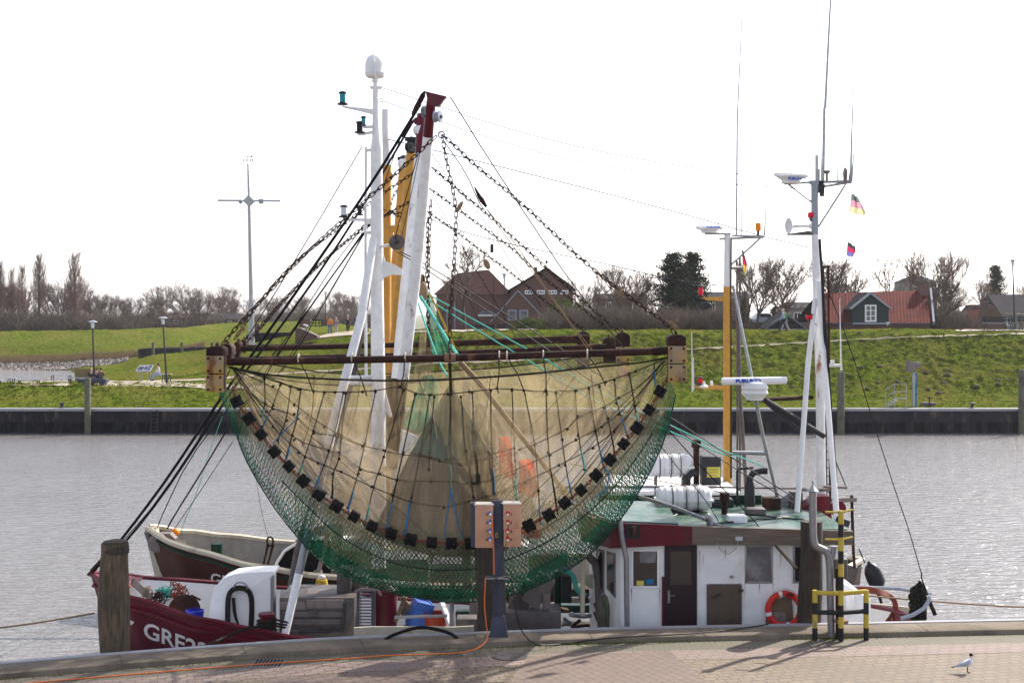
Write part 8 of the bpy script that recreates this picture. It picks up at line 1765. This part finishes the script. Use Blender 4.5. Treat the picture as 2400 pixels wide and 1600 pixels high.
for k in range(9): mb.tube(smooth_pts([P(1995, 1376+k*1.0, 35+.03*k), P(2035, 1374+k*1.6, 35), P(2075, 1384+k*1.3, 35-.02*k), P(2098-k, 1400+k*.5, 35), P(2105-k*1.2, 1420, 35), P(2100-k*1.6, 1440, 35), P(2088-k*1.5, 1455, 35)], 2), .02, 6)
tag(mb.build('hose_coil', M['ropeR']), 'rust-brown hose coil hanging over the stern bulwark', 'hose coil')
t = thing('stopper', 'rusty shackle and twin rigging screws on the deck of the rear boat', 'rigging screw', P(635, 1275, 40)); mb = MB(); mb.tube([P(633, 1268, 40)+V((math.cos(a*.785)*.09, 0, math.sin(a*.785)*.13)) for a in range(8)], .03, 6, closed=True); mb.build('shackle', M['rust'], t)
for a, b in ((628, 613), (640, 622)): MB().tube([P(a, 1275, 40), P((a+b)/2, 1310, 40), P(b, 1342, 40)], [.04, .03, .045], 8).build('screw', M['rust'], t)
# drain grate and manhole
D0 = gpt(630, 1553); t = thing('drain_grate', 'rectangular cast-iron drain grate in the paving by the kerb', 'drain grate', D0); x0, x1 = gpt(597, 1553).x, gpt(663, 1553).x; y0, y1 = gpt(630, 1562).y, gpt(630, 1545).y
MB().bb(x0-.06, x1+.06, y0-.04, y1+.04, ZP+.005, ZP+.012).build('frame', M['machine'], t); mb = MB()
for i in range(8): a = x0+(x1-x0)*(i+.2)/8; mb.bb(a, a+(x1-x0)/8*.5, y0+.03, y1-.03, ZP+.0125, ZP+.018)
mb.build('slots', M['rubber'], t)
c = gpt(1195, 1538); t = thing('manhole_cover', 'round dark manhole cover in the paving right of the pillar', 'manhole cover', c); mb = MB(); mb.lathe((c.x, c.y, ZP+.009), [(.36, 0), (.36, .012), (.33, .012), (.32, .006)], 28); mb.build('cover', M['machine'], t)
# ------------------------------------------------------------- black-headed gull
c = gpt(2267, 1576); t = thing('gull', 'white gull with a dark head standing on the paving at the lower right', 'bird', c)
def gl_loft(spine, n=14):
    mb = MB(); rows = []
    for (x, z, ry, rz) in spine: rows.append([V((c.x+x, c.y+math.cos(a*2*math.pi/n)*ry, c.z+z+math.sin(a*2*math.pi/n)*rz)) for a in range(n)])
    mb.grid(rows, closed=True); mb.f.append(tuple(range(n))); mb.m.append(0); mb.f.append(tuple(range((len(spine)-1)*n, len(spine)*n))); mb.m.append(0); return mb
body = gl_loft([(-.2, .125, .012, .008), (-.12, .15, .04, .03), (-.05, .175, .062, .055), (.02, .195, .07, .07), (.06, .215, .066, .07), (.085, .245, .05, .055), (.08, .285, .034, .036), (.075, .31, .03, .032), (.07, .335, .031, .033), (.07, .36, .022, .018), (.07, .372, .006, .004)])
M['gullwhite'] = mat('gull_white', (.75, .76, .8), .8, bump=.1); M['gullgrey'] = mat('gull_grey', (.35, .38, .45), .8, bump=.1)
body.build('body', M['gullwhite'], t, angle=180)
for s in (-1, 1):
    mb = MB(); rows = []
    for (x, z, ry, rz) in [(-.24, .12, .006, .006), (-.17, .145, .02, .02), (-.08, .175, .03, .04), (0, .2, .03, .05), (.05, .215, .02, .035), (.07, .225, .005, .01)]: rows.append([V((c.x+x, c.y+s*(.045 if x > -.15 else .02)+math.cos(a*.785)*ry, c.z+z+math.sin(a*.785)*rz)) for a in range(8)])
    mb.grid(rows, closed=True); mb.build('wing', M['gullgrey'], t, angle=180)
MB().ell((c.x+.072, c.y, c.z+.345), (.036, .034, .034)).build('dark_hood', M['rubber'], t); MB().tube([(c.x+.09, c.y-.01, c.z+.34), (c.x+.14, c.y-.03, c.z+.33)], [.009, .002], 6).build('bill', M['red'], t)
mb = MB(); mb.prism([V((c.x-.18, c.y-.02, c.z+.135)), V((c.x-.3, c.y-.03, c.z+.1)), V((c.x-.3, c.y+.03, c.z+.1)), V((c.x-.18, c.y+.02, c.z+.135))], (0, 0, .008)); mb.build('tail', M['rubber'], t)
for s in (-.02, .02):
    mb = MB(); mb.tube([(c.x+.01, c.y+s, c.z+.14), (c.x+.0, c.y+s, c.z+.07), (c.x+.01, c.y+s, c.z+.008)], .006, 6)
    for a in (-.5, 0, .5): mb.tube([(c.x+.01, c.y+s, c.z+.008), (c.x+.01+.04*math.cos(a), c.y+s+.04*math.sin(a), c.z+.005)], .004, 4)
    mb.build('leg', M['red'], t)
# weeds along the kerb joint (stuff)
mb = MB()
for i in range(1500):
    px = random.choice([random.uniform(0, 2400), random.gauss(1960, 40), random.gauss(1400, 120)]); k = KW+random.gauss(.05, .05); D = edgeD(px)-k*1.0; x = PX(px, D); h = random.uniform(.015, .05)
    a = random.uniform(0, 6.28); mb.add([(x-.01, D, ZP), (x+.01, D, ZP), (x+math.cos(a)*.03, D+math.sin(a)*.03, ZP+h)], [(0, 1, 2)])
tag(mb.build('kerb_weeds', M['grassblade'], smooth=False, label='tiny weeds in the joint between kerb and paving'), cat='weeds', kind='stuff')
# ================================================================= CAMERA, SUN, SKY
cam = bpy.data.cameras.new('camera'); co = bpy.data.objects.new('camera', cam); col.objects.link(co)
co.location = (0, 0, CAMZ); co.rotation_euler = (R(90), 0, 0); cam.sensor_width = 36; cam.lens = F/2400*36; cam.shift_y = -(800-HY)/2400
cam.clip_end = 8000; scene.camera = co
AZ, EL = R(43), R(39)     # sun: 43 degrees right of the view axis, behind the boats
sun = bpy.data.lights.new('sun', 'SUN'); so = bpy.data.objects.new('sun', sun); col.objects.link(so)
sdir = V((math.sin(AZ)*math.cos(EL), math.cos(AZ)*math.cos(EL), math.sin(EL)))
so.rotation_euler = sdir.to_track_quat('Z', 'Y').to_euler(); sun.energy = 4.4; sun.angle = R(.5); sun.color = (1, .93, .8)
w = bpy.data.worlds.new('World'); scene.world = w; w.use_nodes = True; t = w.node_tree; t.nodes.clear()
sk = t.nodes.new('ShaderNodeTexSky'); sk.sky_type = 'NISHITA'; sk.sun_disc = False; sk.sun_elevation = EL; sk.sun_rotation = AZ
sk.air_density = 1.0; sk.dust_density = 1.5; sk.ozone_density = 1.0
bg = t.nodes.new('ShaderNodeBackground'); bg.inputs[1].default_value = .15; ow = t.nodes.new('ShaderNodeOutputWorld')
hs = t.nodes.new('ShaderNodeHueSaturation'); hs.inputs['Saturation'].default_value = .42; t.links.new(sk.outputs[0], hs.inputs['Color']); mx = t.nodes.new('ShaderNodeMix'); mx.data_type = 'RGBA'; mx.blend_type = 'MULTIPLY'; mx.inputs[0].default_value = 1; mx.inputs[7].default_value = (.98, .965, 1.03, 1); t.links.new(hs.outputs[0], mx.inputs[6]); t.links.new(mx.outputs[2], bg.inputs[0]); t.links.new(bg.outputs[0], ow.inputs[0])
scene.view_settings.view_transform = 'Standard'; scene.view_settings.look = 'None'; scene.view_settings.gamma = 1; scene.view_settings.exposure = .93
scene.cycles.transparent_max_bounces = 24; scene.cycles.max_bounces = 8

m, t = nt('haze'); pv = N(t, 'ShaderNodeVolumePrincipled', Density=.00012, Anisotropy=.45); pv.inputs['Color'].default_value = (.93, .94, 1, 1)
ov = t.nodes.new('ShaderNodeOutputMaterial'); t.links.new(pv.outputs[0], ov.inputs['Volume'])
hz = MB().bb(-1500, 1500, -60, 2500, -3.2, 34).build('haze', m, smooth=False); tag(hz, 'thin pale haze lying over the harbour', 'haze', kind='stuff')
